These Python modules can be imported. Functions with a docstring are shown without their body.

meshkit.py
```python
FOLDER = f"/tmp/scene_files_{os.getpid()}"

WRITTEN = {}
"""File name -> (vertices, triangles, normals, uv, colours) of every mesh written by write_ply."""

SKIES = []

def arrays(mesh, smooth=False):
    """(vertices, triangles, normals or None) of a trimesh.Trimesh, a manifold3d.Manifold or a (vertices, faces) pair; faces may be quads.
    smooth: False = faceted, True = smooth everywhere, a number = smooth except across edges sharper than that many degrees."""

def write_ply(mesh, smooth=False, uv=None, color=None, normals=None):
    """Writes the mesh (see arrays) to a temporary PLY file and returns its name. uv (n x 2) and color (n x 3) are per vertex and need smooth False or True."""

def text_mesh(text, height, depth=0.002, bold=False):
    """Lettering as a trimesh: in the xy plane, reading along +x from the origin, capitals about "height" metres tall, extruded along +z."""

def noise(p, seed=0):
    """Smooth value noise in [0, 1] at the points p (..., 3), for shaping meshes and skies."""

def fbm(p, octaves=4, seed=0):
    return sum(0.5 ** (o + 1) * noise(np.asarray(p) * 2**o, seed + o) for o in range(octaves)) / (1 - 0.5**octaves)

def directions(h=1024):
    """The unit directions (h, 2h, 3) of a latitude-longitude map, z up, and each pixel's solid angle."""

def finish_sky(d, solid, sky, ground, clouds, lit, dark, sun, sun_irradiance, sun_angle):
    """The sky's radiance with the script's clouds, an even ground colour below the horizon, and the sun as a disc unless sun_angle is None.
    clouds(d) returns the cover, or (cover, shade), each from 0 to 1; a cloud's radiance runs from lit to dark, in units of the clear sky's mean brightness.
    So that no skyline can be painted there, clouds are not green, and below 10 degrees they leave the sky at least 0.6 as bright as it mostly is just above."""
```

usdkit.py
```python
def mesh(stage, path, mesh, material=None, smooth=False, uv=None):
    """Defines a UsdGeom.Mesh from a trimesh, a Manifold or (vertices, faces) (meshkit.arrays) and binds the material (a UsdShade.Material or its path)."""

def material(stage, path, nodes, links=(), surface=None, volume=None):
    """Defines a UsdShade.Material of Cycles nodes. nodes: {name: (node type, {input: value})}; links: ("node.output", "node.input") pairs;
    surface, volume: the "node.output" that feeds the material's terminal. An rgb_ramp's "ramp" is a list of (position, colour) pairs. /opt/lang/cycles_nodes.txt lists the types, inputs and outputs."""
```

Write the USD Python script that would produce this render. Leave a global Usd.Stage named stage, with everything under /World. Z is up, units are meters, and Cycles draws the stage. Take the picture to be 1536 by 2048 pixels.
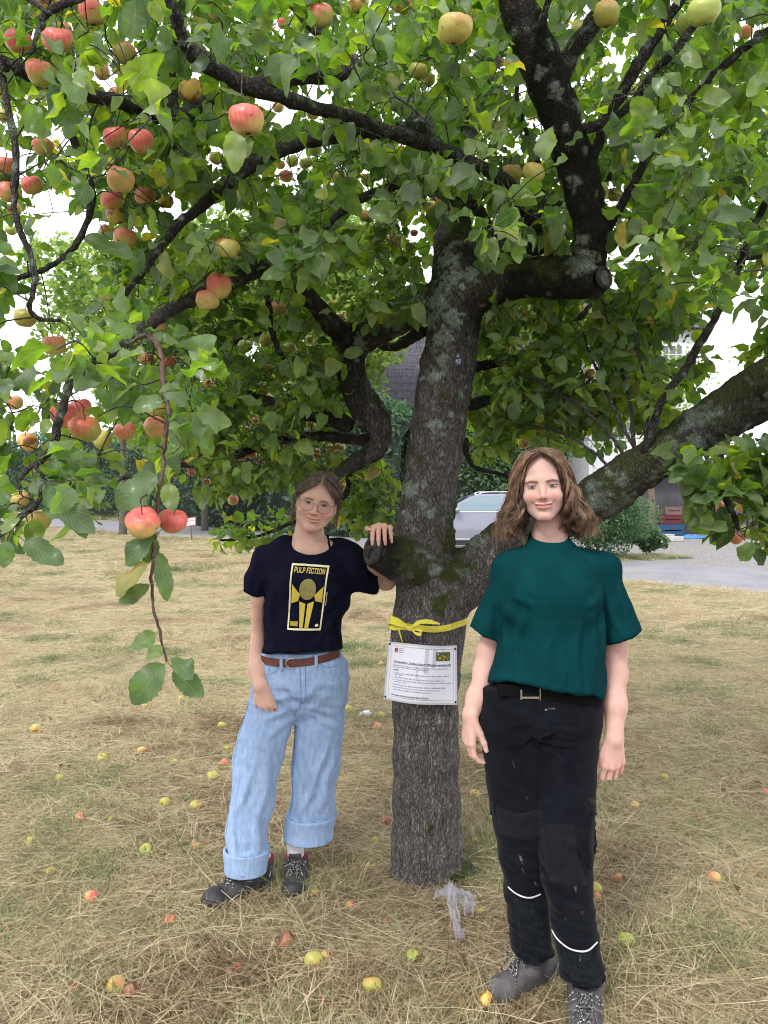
import math, random
import numpy as np, trimesh, shapely, meshkit, usdkit
from scipy.spatial import cKDTree
from pxr import Usd, UsdGeom, UsdLux, UsdShade, Gf, Sdf, Vt

stage = Usd.Stage.CreateInMemory()
UsdGeom.SetStageUpAxis(stage, 'Z')
UsdGeom.SetStageMetersPerUnit(stage, 1.0)
UsdGeom.Xform.Define(stage, '/World')
UsdGeom.Scope.Define(stage, '/World/Looks')
# ------------------------------------------------------------------ camera
F, H, HORIZON = 1537.0, 1.59, 980.0          # focal length in photo pixels, eye height, horizon row
cam = UsdGeom.Camera.Define(stage, '/World/camera')
cam.AddTranslateOp().Set(Gf.Vec3d(0, 0, H))
cam.AddRotateXOp().Set(90.0)
cam.CreateHorizontalApertureAttr(36.0)
cam.CreateVerticalApertureAttr(48.0)
cam.CreateFocalLengthAttr(36.0 * F / 1536)
cam.CreateVerticalApertureOffsetAttr(-(1024 - HORIZON) / 1536 * 36)
cam.CreateClippingRangeAttr(Gf.Vec2f(0.05, 500))
cam.CreateExposureAttr(1.0)
# ------------------------------------------------------------------ sky and sun (overcast, soft light from behind the camera)
SUN_DIR = np.array([-0.45, -0.72, 0.95]); SUN_DIR /= np.linalg.norm(SUN_DIR)
dome = UsdLux.DomeLight.Define(stage, '/World/sky')
dome.GetPrim().SetCustomDataByKey('kind', 'structure')
sky = usdkit.material(stage, '/World/Looks/sky_overcast', {
    'tc': ('texture_coordinate', {}),
    'n': ('noise_texture', {'scale': 2.2, 'detail': 5.0, 'roughness': 0.55}),
    'r': ('rgb_ramp', {'ramp': [(0.3, (7.2, 7.5, 8.0)), (0.7, (9.6, 9.7, 9.9))]}),
    's': ('sky_texture', {'sky_type': 'single_scattering', 'sun_disc': False, 'sun_elevation': float(math.asin(SUN_DIR[2])),
                          'sun_rotation': float(math.atan2(SUN_DIR[0], SUN_DIR[1]))}),
    'm': ('mix_color', {'fac': 0.9}),
    'b': ('background_shader', {'strength': 0.12})},
    [('tc.generated', 'n.vector'), ('n.fac', 'r.fac'), ('s.color', 'm.a'), ('r.color', 'm.b'), ('m.result', 'b.color')], surface='b.background')
UsdShade.MaterialBindingAPI.Apply(dome.GetPrim()).Bind(sky)
sun = UsdLux.DistantLight.Define(stage, '/World/sun')
sun.CreateNormalizeAttr(True); sun.CreateIntensityAttr(0.4); sun.CreateAngleAttr(14.0)
sun.CreateColorAttr(Gf.Vec3f(1.0, 0.97, 0.93))
_q = Gf.Rotation(Gf.Vec3d(0, 0, 1), Gf.Vec3d(*map(float, SUN_DIR)))
sun.AddTransformOp().Set(Gf.Matrix4d().SetRotate(_q))

# ------------------------------------------------------------------ helpers
rng = np.random.default_rng(7)
PI = math.pi
def V3(*a): return np.array(a, float)
def P(px, py, d): return np.array([(px - 768) / F * d, d, H - (py - HORIZON) / F * d])
def GP(px, py):
    d = H * F / (py - HORIZON)
    return P(px, py, d)
def unit(v):
    v = np.asarray(v, float); return v / (np.linalg.norm(v, axis=-1, keepdims=True) + 1e-12)

USED = {}
def path_of(name, parent):
    base = str(parent.GetPath()) if parent is not None else '/World'
    n = USED.get((base, name), 0); USED[(base, name)] = n + 1
    return f'{base}/{name}' if n == 0 else f'{base}/{name}_{n:03d}'
def data(prim, label=None, category=None, group=None, kind=None):
    for k, v in (('label', label), ('category', category), ('group', group), ('kind', kind)):
        if v: prim.SetCustomDataByKey(k, v)
    return prim
def thing(name, label, category, group=None, loc=(0, 0, 0), rotz=0.0, parent=None):
    x = UsdGeom.Xform.Define(stage, path_of(name, parent))
    x.AddTranslateOp().Set(Gf.Vec3d(*map(float, loc)))
    if rotz: x.AddRotateZOp().Set(float(rotz))
    return data(x.GetPrim(), label, category, group)
def add(name, mesh, material, parent=None, label=None, category=None, group=None, kind=None, smooth=False, tint=None, uv=None, loc=None):
    """One Mesh prim; tint: per-vertex colour-like primvar."""
    if tint is not None or uv is not None: smooth = bool(smooth)
    if isinstance(mesh, (tuple, list)): mesh = trimesh.Trimesh(np.asarray(mesh[0], float), meshkit.arrays(mesh)[1], process=False)
    m = usdkit.mesh(stage, path_of(name, parent), mesh, material, smooth=smooth, uv=uv)
    if tint is not None:
        UsdGeom.PrimvarsAPI(m).CreatePrimvar('tint', Sdf.ValueTypeNames.Color3fArray, 'vertex').Set(Vt.Vec3fArray.FromNumpy(np.asarray(tint, np.float32)))
    if loc is not None: m.AddTranslateOp().Set(Gf.Vec3d(*map(float, loc)))
    return data(m.GetPrim(), label, category, group, kind)
def copy_of(src, name, label, category, group, mat4=None):
    """An instance of a whole thing."""
    x = UsdGeom.Xform.Define(stage, path_of(name, None))
    x.GetPrim().GetReferences().AddInternalReference(src.GetPath())
    x.GetPrim().SetInstanceable(True)
    return data(x.GetPrim(), label, category, group)
def set_xform(prim, loc, R=np.eye(3), s=1.0):
    x = UsdGeom.Xformable(prim); x.ClearXformOpOrder()
    M = np.eye(4); M[:3, :3] = (np.asarray(R) * s).T; M[3, :3] = loc
    op = x.GetPrim().GetAttribute('xformOp:transform')
    (x.AddTransformOp() if not op or not op.IsValid() else UsdGeom.XformOp(op)).Set(Gf.Matrix4d(*M.flatten().tolist()))
    if not x.GetOrderedXformOps(): x.SetXformOpOrder([UsdGeom.XformOp(prim.GetAttribute('xformOp:transform'))])

cat = trimesh.util.concatenate
def box(lo, hi):
    lo, hi = np.asarray(lo, float), np.asarray(hi, float)
    m = trimesh.creation.box(hi - lo); m.apply_translation((lo + hi) / 2); return m
def bevel_box(lo, hi, r=0.01):
    import manifold3d as mf
    lo, hi = np.asarray(lo, float), np.asarray(hi, float)
    pts = []
    for sx in (0, 1):
        for sy in (0, 1):
            for sz in (0, 1):
                c = np.where([sx, sy, sz], hi - r, lo + r)
                for ax in range(3):
                    q = c.copy(); q[ax] = (hi if (sx, sy, sz)[ax] else lo)[ax]; pts.append(q)
    m = mf.Manifold.hull_points(np.array(pts, np.float32))
    a = m.to_mesh(); return trimesh.Trimesh(a.vert_properties[:, :3], a.tri_verts, process=False)
def catmull(pts, n):
    """Dense points through the control rows (any number of columns)."""
    p = np.asarray(pts, float); p = np.vstack([2 * p[0] - p[1], p, 2 * p[-1] - p[-2]])
    out = []
    for i in range(1, len(p) - 2):
        t = np.linspace(0, 1, n, endpoint=False)[:, None]
        a, b, c, d = p[i - 1], p[i], p[i + 1], p[i + 2]
        out.append(0.5 * (2 * b + (c - a) * t + (2 * a - 5 * b + 4 * c - d) * t ** 2 + (3 * b - a - 3 * c + d) * t ** 3))
    return np.vstack(out + [p[-2:-1]])
def tube(pts, rad, sides=6, cap=True, flat=None):
    """Tapered tube along a polyline; flat=(axis vector, ratio) squashes the section."""
    p = np.asarray(pts, float); r = np.broadcast_to(np.asarray(rad, float), (len(p),))
    t = unit(np.gradient(p, axis=0))
    ref = np.where(np.abs(t[:1, 2:]) < 0.9, [[0, 0, 1.0]], [[1.0, 0, 0]])[0]
    a = []
    for k in range(len(p)):
        ref = ref - t[k] * (ref @ t[k]); ref = ref / (np.linalg.norm(ref) + 1e-9); a.append(ref)
    a = np.array(a); b = np.cross(t, a)
    th = np.arange(sides) * 2 * PI / sides
    v = p[:, None] + r[:, None, None] * (np.cos(th)[None, :, None] * a[:, None] + np.sin(th)[None, :, None] * b[:, None])
    if flat is not None:
        ax = unit(flat[0]); off = v - p[:, None]
        v = v - (off @ ax)[..., None] * ax * (1 - flat[1])
    i, j = np.meshgrid(np.arange(len(p) - 1), np.arange(sides), indexing='ij')
    q = np.stack([i * sides + j, i * sides + (j + 1) % sides, (i + 1) * sides + (j + 1) % sides, (i + 1) * sides + j], -1).reshape(-1, 4)
    f = np.vstack([q[:, [0, 1, 2]], q[:, [0, 2, 3]]]); v = v.reshape(-1, 3)
    if cap:
        n = len(v); v = np.vstack([v, p[:1], p[-1:]]); e = (len(p) - 1) * sides; k = np.arange(sides)
        f = np.vstack([f, np.stack([np.full(sides, n), (k + 1) % sides, k], 1), np.stack([np.full(sides, n + 1), e + k, e + (k + 1) % sides], 1)])
    return trimesh.Trimesh(v, f, process=False)
def ribbon(pts, width, wdir, thick=0.0006):
    """Thin two-sided strip along a polyline; wdir: width direction(s)."""
    p = np.asarray(pts, float); w = unit(np.broadcast_to(np.asarray(wdir, float), p.shape)) * (np.broadcast_to(np.asarray(width, float), (len(p),))[:, None] / 2)
    t = unit(np.gradient(p, axis=0)); n = unit(np.cross(t, w)) * thick / 2
    v = np.stack([p - w - n, p + w - n, p + w + n, p - w + n], 1).reshape(-1, 3)
    i, j = np.meshgrid(np.arange(len(p) - 1), np.arange(4), indexing='ij')
    q = np.stack([i * 4 + j, i * 4 + (j + 1) % 4, (i + 1) * 4 + (j + 1) % 4, (i + 1) * 4 + j], -1).reshape(-1, 4)
    e = (len(p) - 1) * 4
    q = np.vstack([q, [[3, 2, 1, 0], [e, e + 1, e + 2, e + 3]]])
    return trimesh.Trimesh(v, np.vstack([q[:, [0, 1, 2]], q[:, [0, 2, 3]]]), process=False)
def noise_push(mesh, amp, scale, seed=0, octaves=3):
    n = mesh.vertex_normals; v = np.array(mesh.vertices)
    mesh.vertices = v + n * ((meshkit.fbm(v * np.asarray(scale), octaves, seed) - 0.5) * 2 * amp)[:, None]
    return mesh

# ---- signed distance modelling: f(points) -> distance, meshed with sparse surface nets
def smin(a, b, k):
    h = np.clip(0.5 + 0.5 * (b - a) / k, 0, 1); return b * (1 - h) + a * h - k * h * (1 - h)
def smax(a, b, k): return -smin(-a, -b, k)
def cone(p, a, b, ra, rb):
    a, b = np.asarray(a, np.float32), np.asarray(b, np.float32); ba = b - a
    t = np.clip(((p - a) @ ba) / (ba @ ba + 1e-12), 0, 1)
    return np.linalg.norm(p - a - t[:, None] * ba, axis=1) - (ra + t * (rb - ra))
def ell(p, c, r):
    q = p - np.asarray(c, np.float32); r = np.asarray(r, np.float32)
    k0 = np.linalg.norm(q / r, axis=1); k1 = np.linalg.norm(q / (r * r), axis=1)
    return k0 * (k0 - 1) / (k1 + 1e-9)
def loft(p, keys, axis_top=None, power=2.0):
    """Solid along z with elliptic sections: keys rows (z, cx, cy, a, b)."""
    k = np.asarray(keys, float); k = k[np.argsort(k[:, 0])]; z = p[:, 2]
    cx, cy, a, b = (np.interp(z, k[:, 0], k[:, i]) for i in (1, 2, 3, 4))
    x, y = np.abs(p[:, 0] - cx) / a, np.abs(p[:, 1] - cy) / b
    d = ((x ** power + y ** power + 1e-9) ** (1 / power) - 1) * np.minimum(a, b)
    return np.maximum(d, np.maximum(k[0, 0] - z, z - k[-1, 0]))
def smooth_keys(keys, n=6):
    k = np.asarray(keys, float); return catmull(k[np.argsort(k[:, 0])], n)
def sdf_mesh(f, lo, hi, h, newton=2, slack=1.35):
    lo, hi = np.asarray(lo, float), np.asarray(hi, float); B = 8
    nb = np.maximum(1, np.ceil((hi - lo) / (h * B))).astype(int); n = nb * B + 1
    c = np.stack(np.meshgrid(*[np.arange(k) for k in nb], indexing='ij'), -1).reshape(-1, 3)
    cd = f((lo + (c + 0.5) * B * h).astype(np.float32)); near = np.abs(cd) < h * B * 0.87 * slack
    V = np.ones(tuple(nb * B), np.float32); V[:] = np.sign(cd + 1e-9).reshape(nb).repeat(B, 0).repeat(B, 1).repeat(B, 2)
    V = np.pad(V, ((0, 1),) * 3, constant_values=1.0)
    o = np.stack(np.meshgrid(*[np.arange(B)] * 3, indexing='ij'), -1).reshape(-1, 3)
    idx = (c[near][:, None] * B + o[None]).reshape(-1, 3)
    V[tuple(idx.T)] = f((lo + idx * h).astype(np.float32))
    V[-1] = V[:, -1] = V[:, :, -1] = 1; V[0] = V[:, 0] = V[:, :, 0] = 1
    S = V < 0
    cnt = sum(S[i:n[0] - 1 + i, j:n[1] - 1 + j, k:n[2] - 1 + k].astype(np.int8) for i in (0, 1) for j in (0, 1) for k in (0, 1))
    cells = np.argwhere((cnt > 0) & (cnt < 8)); del cnt
    ids = np.full(V.shape, -1, np.int32); ids[tuple(cells.T)] = np.arange(len(cells))
    acc, num = np.zeros((len(cells), 3)), np.zeros(len(cells))
    for ax in range(3):
        for u in (0, 1):
            for w in (0, 1):
                o0 = np.zeros(3, int); o0[(ax + 1) % 3], o0[(ax + 2) % 3] = u, w; o1 = o0.copy(); o1[ax] = 1
                a, b = V[tuple((cells + o0).T)], V[tuple((cells + o1).T)]; m = (a < 0) != (b < 0)
                t = a[m] / (a[m] - b[m]); q = np.tile(o0.astype(float), (m.sum(), 1)); q[:, ax] = t
                acc[m] += q; num[m] += 1
    v = lo + (cells + acc / num[:, None]) * h
    faces = []
    for ax in range(3):
        sl0 = [slice(1, -1)] * 3; sl1 = [slice(1, -1)] * 3; sl0[ax] = slice(0, -1); sl1[ax] = slice(1, None)
        e = np.argwhere(S[tuple(sl0)] != S[tuple(sl1)]); 
        add1 = np.ones(3, int); add1[ax] = 0; e = e + add1
        inside = S[tuple(e.T)]; d1, d2 = np.zeros(3, int), np.zeros(3, int); d1[(ax + 1) % 3] = 1; d2[(ax + 2) % 3] = 1
        q = np.stack([ids[tuple((e - d1 - d2).T)], ids[tuple((e - d2).T)], ids[tuple(e.T)], ids[tuple((e - d1).T)]], 1)
        q[~inside] = q[~inside][:, ::-1]; faces.append(q)
    q = np.vstack(faces); q = q[(q >= 0).all(1)]
    for _ in range(newton):
        e = h * 0.2; p = v.astype(np.float32); d = f(p)
        g = np.stack([f(p + np.float32(e) * np.eye(3, dtype=np.float32)[k]) - f(p - np.float32(e) * np.eye(3, dtype=np.float32)[k]) for k in range(3)], 1) / (2 * e)
        g2 = (g * g).sum(1, keepdims=True); v = v - np.clip(d[:, None] * g / np.maximum(g2, 0.3), -h * 0.5, h * 0.5)
    return trimesh.Trimesh(v, np.vstack([q[:, [0, 1, 2]], q[:, [0, 2, 3]]]), process=False)
def drape(mesh2d, target, y0, off=0.0012, ydir=1.0):
    """Lays a flat mesh given in the x-z plane onto target's surface, seen along +y from y0."""
    v = np.array(mesh2d.vertices, float); o = v.copy(); o[:, 1] = y0
    loc, ray, _ = target.ray.intersects_location(o, np.tile([[0, ydir, 0.0]], (len(o), 1)), multiple_hits=False)
    y = np.full(len(v), np.nan); y[ray] = loc[:, 1]
    bad = np.isnan(y)
    if bad.any() and (~bad).any():
        y[bad] = y[~bad][cKDTree(o[~bad][:, [0, 2]]).query(o[bad][:, [0, 2]])[1]]
    v[:, 1] = y - off * ydir + (mesh2d.vertices[:, 1]); return trimesh.Trimesh(v, mesh2d.faces, process=False)
def flat_poly(poly, step, thick=0.0):
    """shapely polygon (x, z) -> finely divided flat mesh in the x-z plane (y = 0)."""
    out = []
    for g in getattr(poly, 'geoms', [poly]):
        if g.is_empty: continue
        v, f = trimesh.creation.triangulate_polygon(g.segmentize(step), engine='earcut')
        m = trimesh.Trimesh(np.c_[v[:, 0], np.zeros(len(v)), v[:, 1]], f[:, ::-1], process=False)
        v, f = trimesh.remesh.subdivide_to_size(m.vertices, m.faces, step * 2.2, max_iter=12)
        out.append(trimesh.Trimesh(v, f, process=False))
    m = cat(out)
    if (m.face_normals[:, 1].mean()) > 0: m.invert()
    return m
def text_shape(s, height, bold=False):
    """Lettering as a shapely shape, lower left corner at the origin."""
    m = meshkit.text_mesh(s, height, 0.001, bold)
    t = m.triangles[np.abs(m.face_normals[:, 2] - 1) < 1e-3]
    return shapely.union_all([shapely.Polygon(a[:, :2]) for a in t if shapely.Polygon(a[:, :2]).area > 1e-12])

# ------------------------------------------------------------------ materials
def mat(name, color=(0.5, 0.5, 0.5), rough=0.7, color2=None, scale=8.0, detail=4.0, ramp=(0.35, 0.65), bump=0.0, bscale=None, stretch=None, spec=0.4, extra=None, use='object', bdist=0.01):
    """Principled surface, colour broken up by noise, optional bump."""
    n = {'tc': ('texture_coordinate', {}), 'mp': ('mapping', {'scale': stretch or (1, 1, 1)}),
         'n': ('noise_texture', {'scale': scale, 'detail': detail, 'roughness': 0.6}),
         'r': ('rgb_ramp', {'ramp': [(ramp[0], color), (ramp[1], color2 or color)]}),
         'p': ('principled_bsdf', dict({'roughness': rough, 'specular_ior_level': spec}, **(extra or {})))}
    l = [('tc.' + use, 'mp.vector'), ('mp.vector', 'n.vector'), ('n.fac', 'r.fac'), ('r.color', 'p.base_color')]
    if bump:
        n['n2'] = ('noise_texture', {'scale': bscale or scale * 3, 'detail': 5.0, 'roughness': 0.65})
        n['b'] = ('bump', {'strength': bump, 'distance': bdist})
        l += [('mp.vector', 'n2.vector'), ('n2.fac', 'b.height'), ('b.normal', 'p.normal')]
    return usdkit.material(stage, '/World/Looks/' + name, n, l, surface='p.BSDF')
# ================================================================== ground, road, yard
def ground_z(x, y):
    return 0.0 * x
M_soil = mat('dry_hay_soil', (0.045, 0.032, 0.018), 0.95, (0.12, 0.09, 0.05), 3.0, 8.0, (0.3, 0.7), bump=0.8, bscale=60, use='object', bdist=0.03)
gx, gy = np.meshgrid(np.r_[-300, -120, -60, -30, np.arange(-16, 16.1, 0.5), 30, 60, 120, 300], np.r_[-200, -60, -20, -8, np.arange(-4, 30, 0.5), 45, 60, 120, 400], indexing='ij')
near = (np.abs(gx) < 17) & (gy > -5) & (gy < 9)
gz = np.where(near, (meshkit.fbm(np.stack([gx, gy, 0 * gx], -1) * 0.9, 3, 3) - 0.5) * 0.03, 0) - 0.012
n0, n1 = gx.shape
q = np.stack([np.arange(n0 * n1).reshape(n0, n1)[:-1, :-1], np.arange(n0 * n1).reshape(n0, n1)[1:, :-1], np.arange(n0 * n1).reshape(n0, n1)[1:, 1:], np.arange(n0 * n1).reshape(n0, n1)[:-1, 1:]], -1).reshape(-1, 4)
add('ground', (np.c_[gx.ravel(), gy.ravel(), gz.ravel()], q), M_soil, kind='structure', smooth=True)
def sheet(name, px_pts, material, z, kind='structure', **kw):
    """A flat sheet on the ground through photo pixels or plain (x, y) pairs, raised to z."""
    pts = [GP(*p)[:2] if len(p) == 2 and p[1] > 900 else np.array(p[:2], float) for p in px_pts]
    m = trimesh.creation.extrude_polygon(shapely.Polygon(pts).buffer(0), z + 0.05, engine='earcut')
    m.apply_translation([0, 0, -0.05])
    return add(name, m, material, kind=kind, **kw)
M_road = mat('grey_asphalt', (0.17, 0.165, 0.18), 0.85, (0.25, 0.24, 0.255), 1.2, 9.0, (0.3, 0.7), bump=0.4, bscale=60)
M_gravel = mat('pale_gravel', (0.15, 0.14, 0.135), 0.9, (0.34, 0.32, 0.31), 14.0, 8.0, (0.35, 0.65), bump=1.0, bscale=40, bdist=0.03)
M_verge = mat('verge_soil', (0.07, 0.09, 0.03), 0.95, (0.16, 0.15, 0.07), 1.5, 6.0, bump=0.6, bscale=30)
near_edge = [(1536, 1190), (1400, 1177), (1265, 1166), (1000, 1128), (700, 1094), (480, 1082), (340, 1075), (150, 1062), (0, 1051)]
far_edge = [(-80, 1030), (40, 1034), (200, 1040), (420, 1046), (560, 1056), (700, 1068), (900, 1090), (1000, 1100), (1190, 1116), (1290, 1124), (1400, 1131), (1536, 1139)]
road_pts = [(12.0, 6.5), (9.0, 8.8)] + near_edge + [(-80, 1045), (-60, 66), (-60, 72)] + far_edge + [(14.0, 10.5), (18, 6.5)]
sheet('road', road_pts, M_road, 0.006)
yard = [(14.0, 10.56)] + [(a, b) for a, b in far_edge[::-1][:8]]
yard_xy = [np.array([14.02, 10.6])] + [GP(*p)[:2] + [0.02, 0.03] for p in far_edge[::-1][:7]] + [np.array([1.0, 27.0]), np.array([4.0, 33.0]), np.array([30.0, 34.0]), np.array([34.0, 10.6])]
m = trimesh.creation.extrude_polygon(shapely.Polygon(yard_xy).buffer(0), 0.052, engine='earcut'); m.apply_translation([0, 0, -0.05])
add('gravel_yard', m, M_gravel, kind='structure')
verge_xy = [GP(*p)[:2] + [0.03, 0.04] for p in far_edge[:7]] + [np.array([0.5, 24.0]), np.array([-6, 40]), np.array([-60, 90]), np.array([-75, 85])]
m = trimesh.creation.extrude_polygon(shapely.Polygon(verge_xy).buffer(0), 0.054, engine='earcut'); m.apply_translation([0, 0, -0.05])
add('road_verge', m, M_verge, kind='structure')
# loose stones on the gravel yard
r = np.random.default_rng(5); stones = []
ico = trimesh.creation.icosphere(1)
for k in range(260):
    x, y = r.uniform(4, 12), r.uniform(15.5, 27)
    if not shapely.Polygon(yard_xy).contains(shapely.Point(x, y)): continue
    s = r.uniform(0.012, 0.035); m = ico.copy(); m.apply_scale([s, s * r.uniform(.6, 1), s * .6]); m.apply_translation([x, y, 0.004 + s * .3]); stones.append(m)
add('yard_stones', cat(stones), mat('yard_stone', (0.2, 0.19, 0.18), 0.9, (0.40, 0.38, 0.37), 30), kind='stuff', label='loose pale stones scattered over the gravel yard', category='stones')

# ---- leafy masses: many small leaf faces through a volume
def leaf_tris(c, size, r, up=0.5, face=None, aspect=0.55):
    """Small folded leaves (4 triangles) at centres c: returns mesh and a tint per vertex."""
    n = len(c); nrm = unit(r.normal(size=(n, 3)) + [0, 0, up] + (0 if face is None else np.asarray(face)))
    a = unit(np.cross(nrm, r.normal(size=(n, 3)))); b = np.cross(nrm, a)
    L = (size * r.uniform(0.65, 1.3, n))[:, None]; W = L * aspect
    p0, p1 = c - a * L / 2, c + a * L / 2 - nrm * L * 0.15
    s0, s1 = c + b * W / 2 + nrm * L * 0.06, c - b * W / 2 + nrm * L * 0.06
    v = np.stack([p0, s0, p1, s1, c - nrm * L * 0.02], 1).reshape(-1, 3)
    k = np.arange(n)[:, None] * 5
    f = np.concatenate([k + [0, 4, 1], k + [1, 4, 2], k + [2, 4, 3], k + [3, 4, 0]], 0)
    t = np.repeat(np.c_[r.random(n), r.random(n), r.random(n)], 5, 0)
    return trimesh.Trimesh(v, f, process=False), t
def leaf_mat(name, dark, light, trans, rough=0.45, twist=0.5, old=None):
    n = {'at': ('attribute', {'attribute': 'tint'}), 'sp': ('separate_color', {'color_type': 'rgb'}),
         'r': ('rgb_ramp', {'ramp': [(0.0, dark), (0.75, light), (0.97, light), (1.0, old or light)]}),
         'p': ('principled_bsdf', {'roughness': rough, 'specular_ior_level': 0.35}),
         't': ('translucent_bsdf', {}), 'h': ('mix_color', {'fac': 0.6, 'blend_type': 'multiply', 'b': trans}),
         'g': ('hsv', {'value': 2.4, 'saturation': 1.05}), 'mx': ('mix_closure', {'fac': 0.38})}
    return usdkit.material(stage, '/World/Looks/' + name, n, [('at.color', 'sp.color'), ('sp.r', 'r.fac'), ('r.color', 'p.base_color'), ('r.color', 'g.color'), ('g.color', 'h.a'), ('h.result', 't.color'), ('p.BSDF', 'mx.closure1'), ('t.BSDF', 'mx.closure2')], surface='mx.closure')
M_hedge = leaf_mat('hedge_leaf_hazed', (0.026, 0.052, 0.036), (0.078, 0.135, 0.082), (0.6, 0.8, 0.3))  # lightened towards blue: distance haze put into the leaf colour
M_bush = leaf_mat('bush_leaf', (0.03, 0.06, 0.03), (0.10, 0.17, 0.085), (0.7, 0.9, 0.4))
M_far = leaf_mat('far_tree_leaf', (0.08, 0.13, 0.035), (0.24, 0.31, 0.09), (0.8, 1.0, 0.3))
M_core = mat('hedge_core_painted_shade', (0.008, 0.014, 0.009), 1.0, (0.015, 0.022, 0.012), 3.0)  # near-black core: shade of the hedge depth put into its colour
M_bark_far = mat('far_bark', (0.07, 0.06, 0.05), 0.95, (0.14, 0.12, 0.10), 20, bump=0.5)
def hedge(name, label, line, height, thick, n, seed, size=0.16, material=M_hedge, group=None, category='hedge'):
    """Dense hedge along an xy polyline."""
    r = np.random.default_rng(seed); line = np.asarray(line, float)
    seg = np.linalg.norm(np.diff(line, axis=0), axis=1); cum = np.r_[0, np.cumsum(seg)]
    def along(s): return np.c_[np.interp(s, cum, line[:, 0]), np.interp(s, cum, line[:, 1])]
    s = r.uniform(0, cum[-1], n); xy = along(s); t = unit(along(s + 0.1) - along(s - 0.1)); nn = np.c_[t[:, 1], -t[:, 0]]
    u = r.uniform(-1, 1, n); w = r.uniform(0, 1, n) ** 0.8
    hh = height * (0.8 + 0.4 * meshkit.fbm(np.c_[s * 0.8, 0 * s, 0 * s], 3, seed))
    z = w * hh; bulge = thick * (1 - 0.35 * w ** 3) * (0.7 + 0.6 * meshkit.fbm(np.c_[s * 1.3, z * 1.3, 0 * s], 3, seed + 1))
    top = r.random(n) < 0.25; side = np.sign(u) * (0.75 + 0.25 * np.abs(u))
    off = np.where(top, u, side) * bulge; z = np.where(top, hh * r.uniform(0.9, 1.02, n), z)
    c = np.c_[xy + nn * off[:, None], z + 0.03]
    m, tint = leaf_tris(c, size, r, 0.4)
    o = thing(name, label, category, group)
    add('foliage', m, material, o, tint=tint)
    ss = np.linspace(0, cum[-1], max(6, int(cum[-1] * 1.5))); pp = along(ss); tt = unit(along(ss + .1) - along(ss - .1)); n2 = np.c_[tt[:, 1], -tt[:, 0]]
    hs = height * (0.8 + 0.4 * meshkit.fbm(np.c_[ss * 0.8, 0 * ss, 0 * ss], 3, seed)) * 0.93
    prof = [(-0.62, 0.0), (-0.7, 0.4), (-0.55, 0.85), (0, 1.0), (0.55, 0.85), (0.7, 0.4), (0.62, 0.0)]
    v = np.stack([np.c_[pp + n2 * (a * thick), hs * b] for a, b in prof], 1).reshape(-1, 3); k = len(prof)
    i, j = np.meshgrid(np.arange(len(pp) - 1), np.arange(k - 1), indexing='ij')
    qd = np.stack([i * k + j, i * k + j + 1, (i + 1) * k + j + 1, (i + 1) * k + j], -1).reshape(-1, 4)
    add('inner_branches', (v, qd), M_core, o)  # solid shell in painted shade, closes the gaps behind the leaves
    return o
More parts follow.
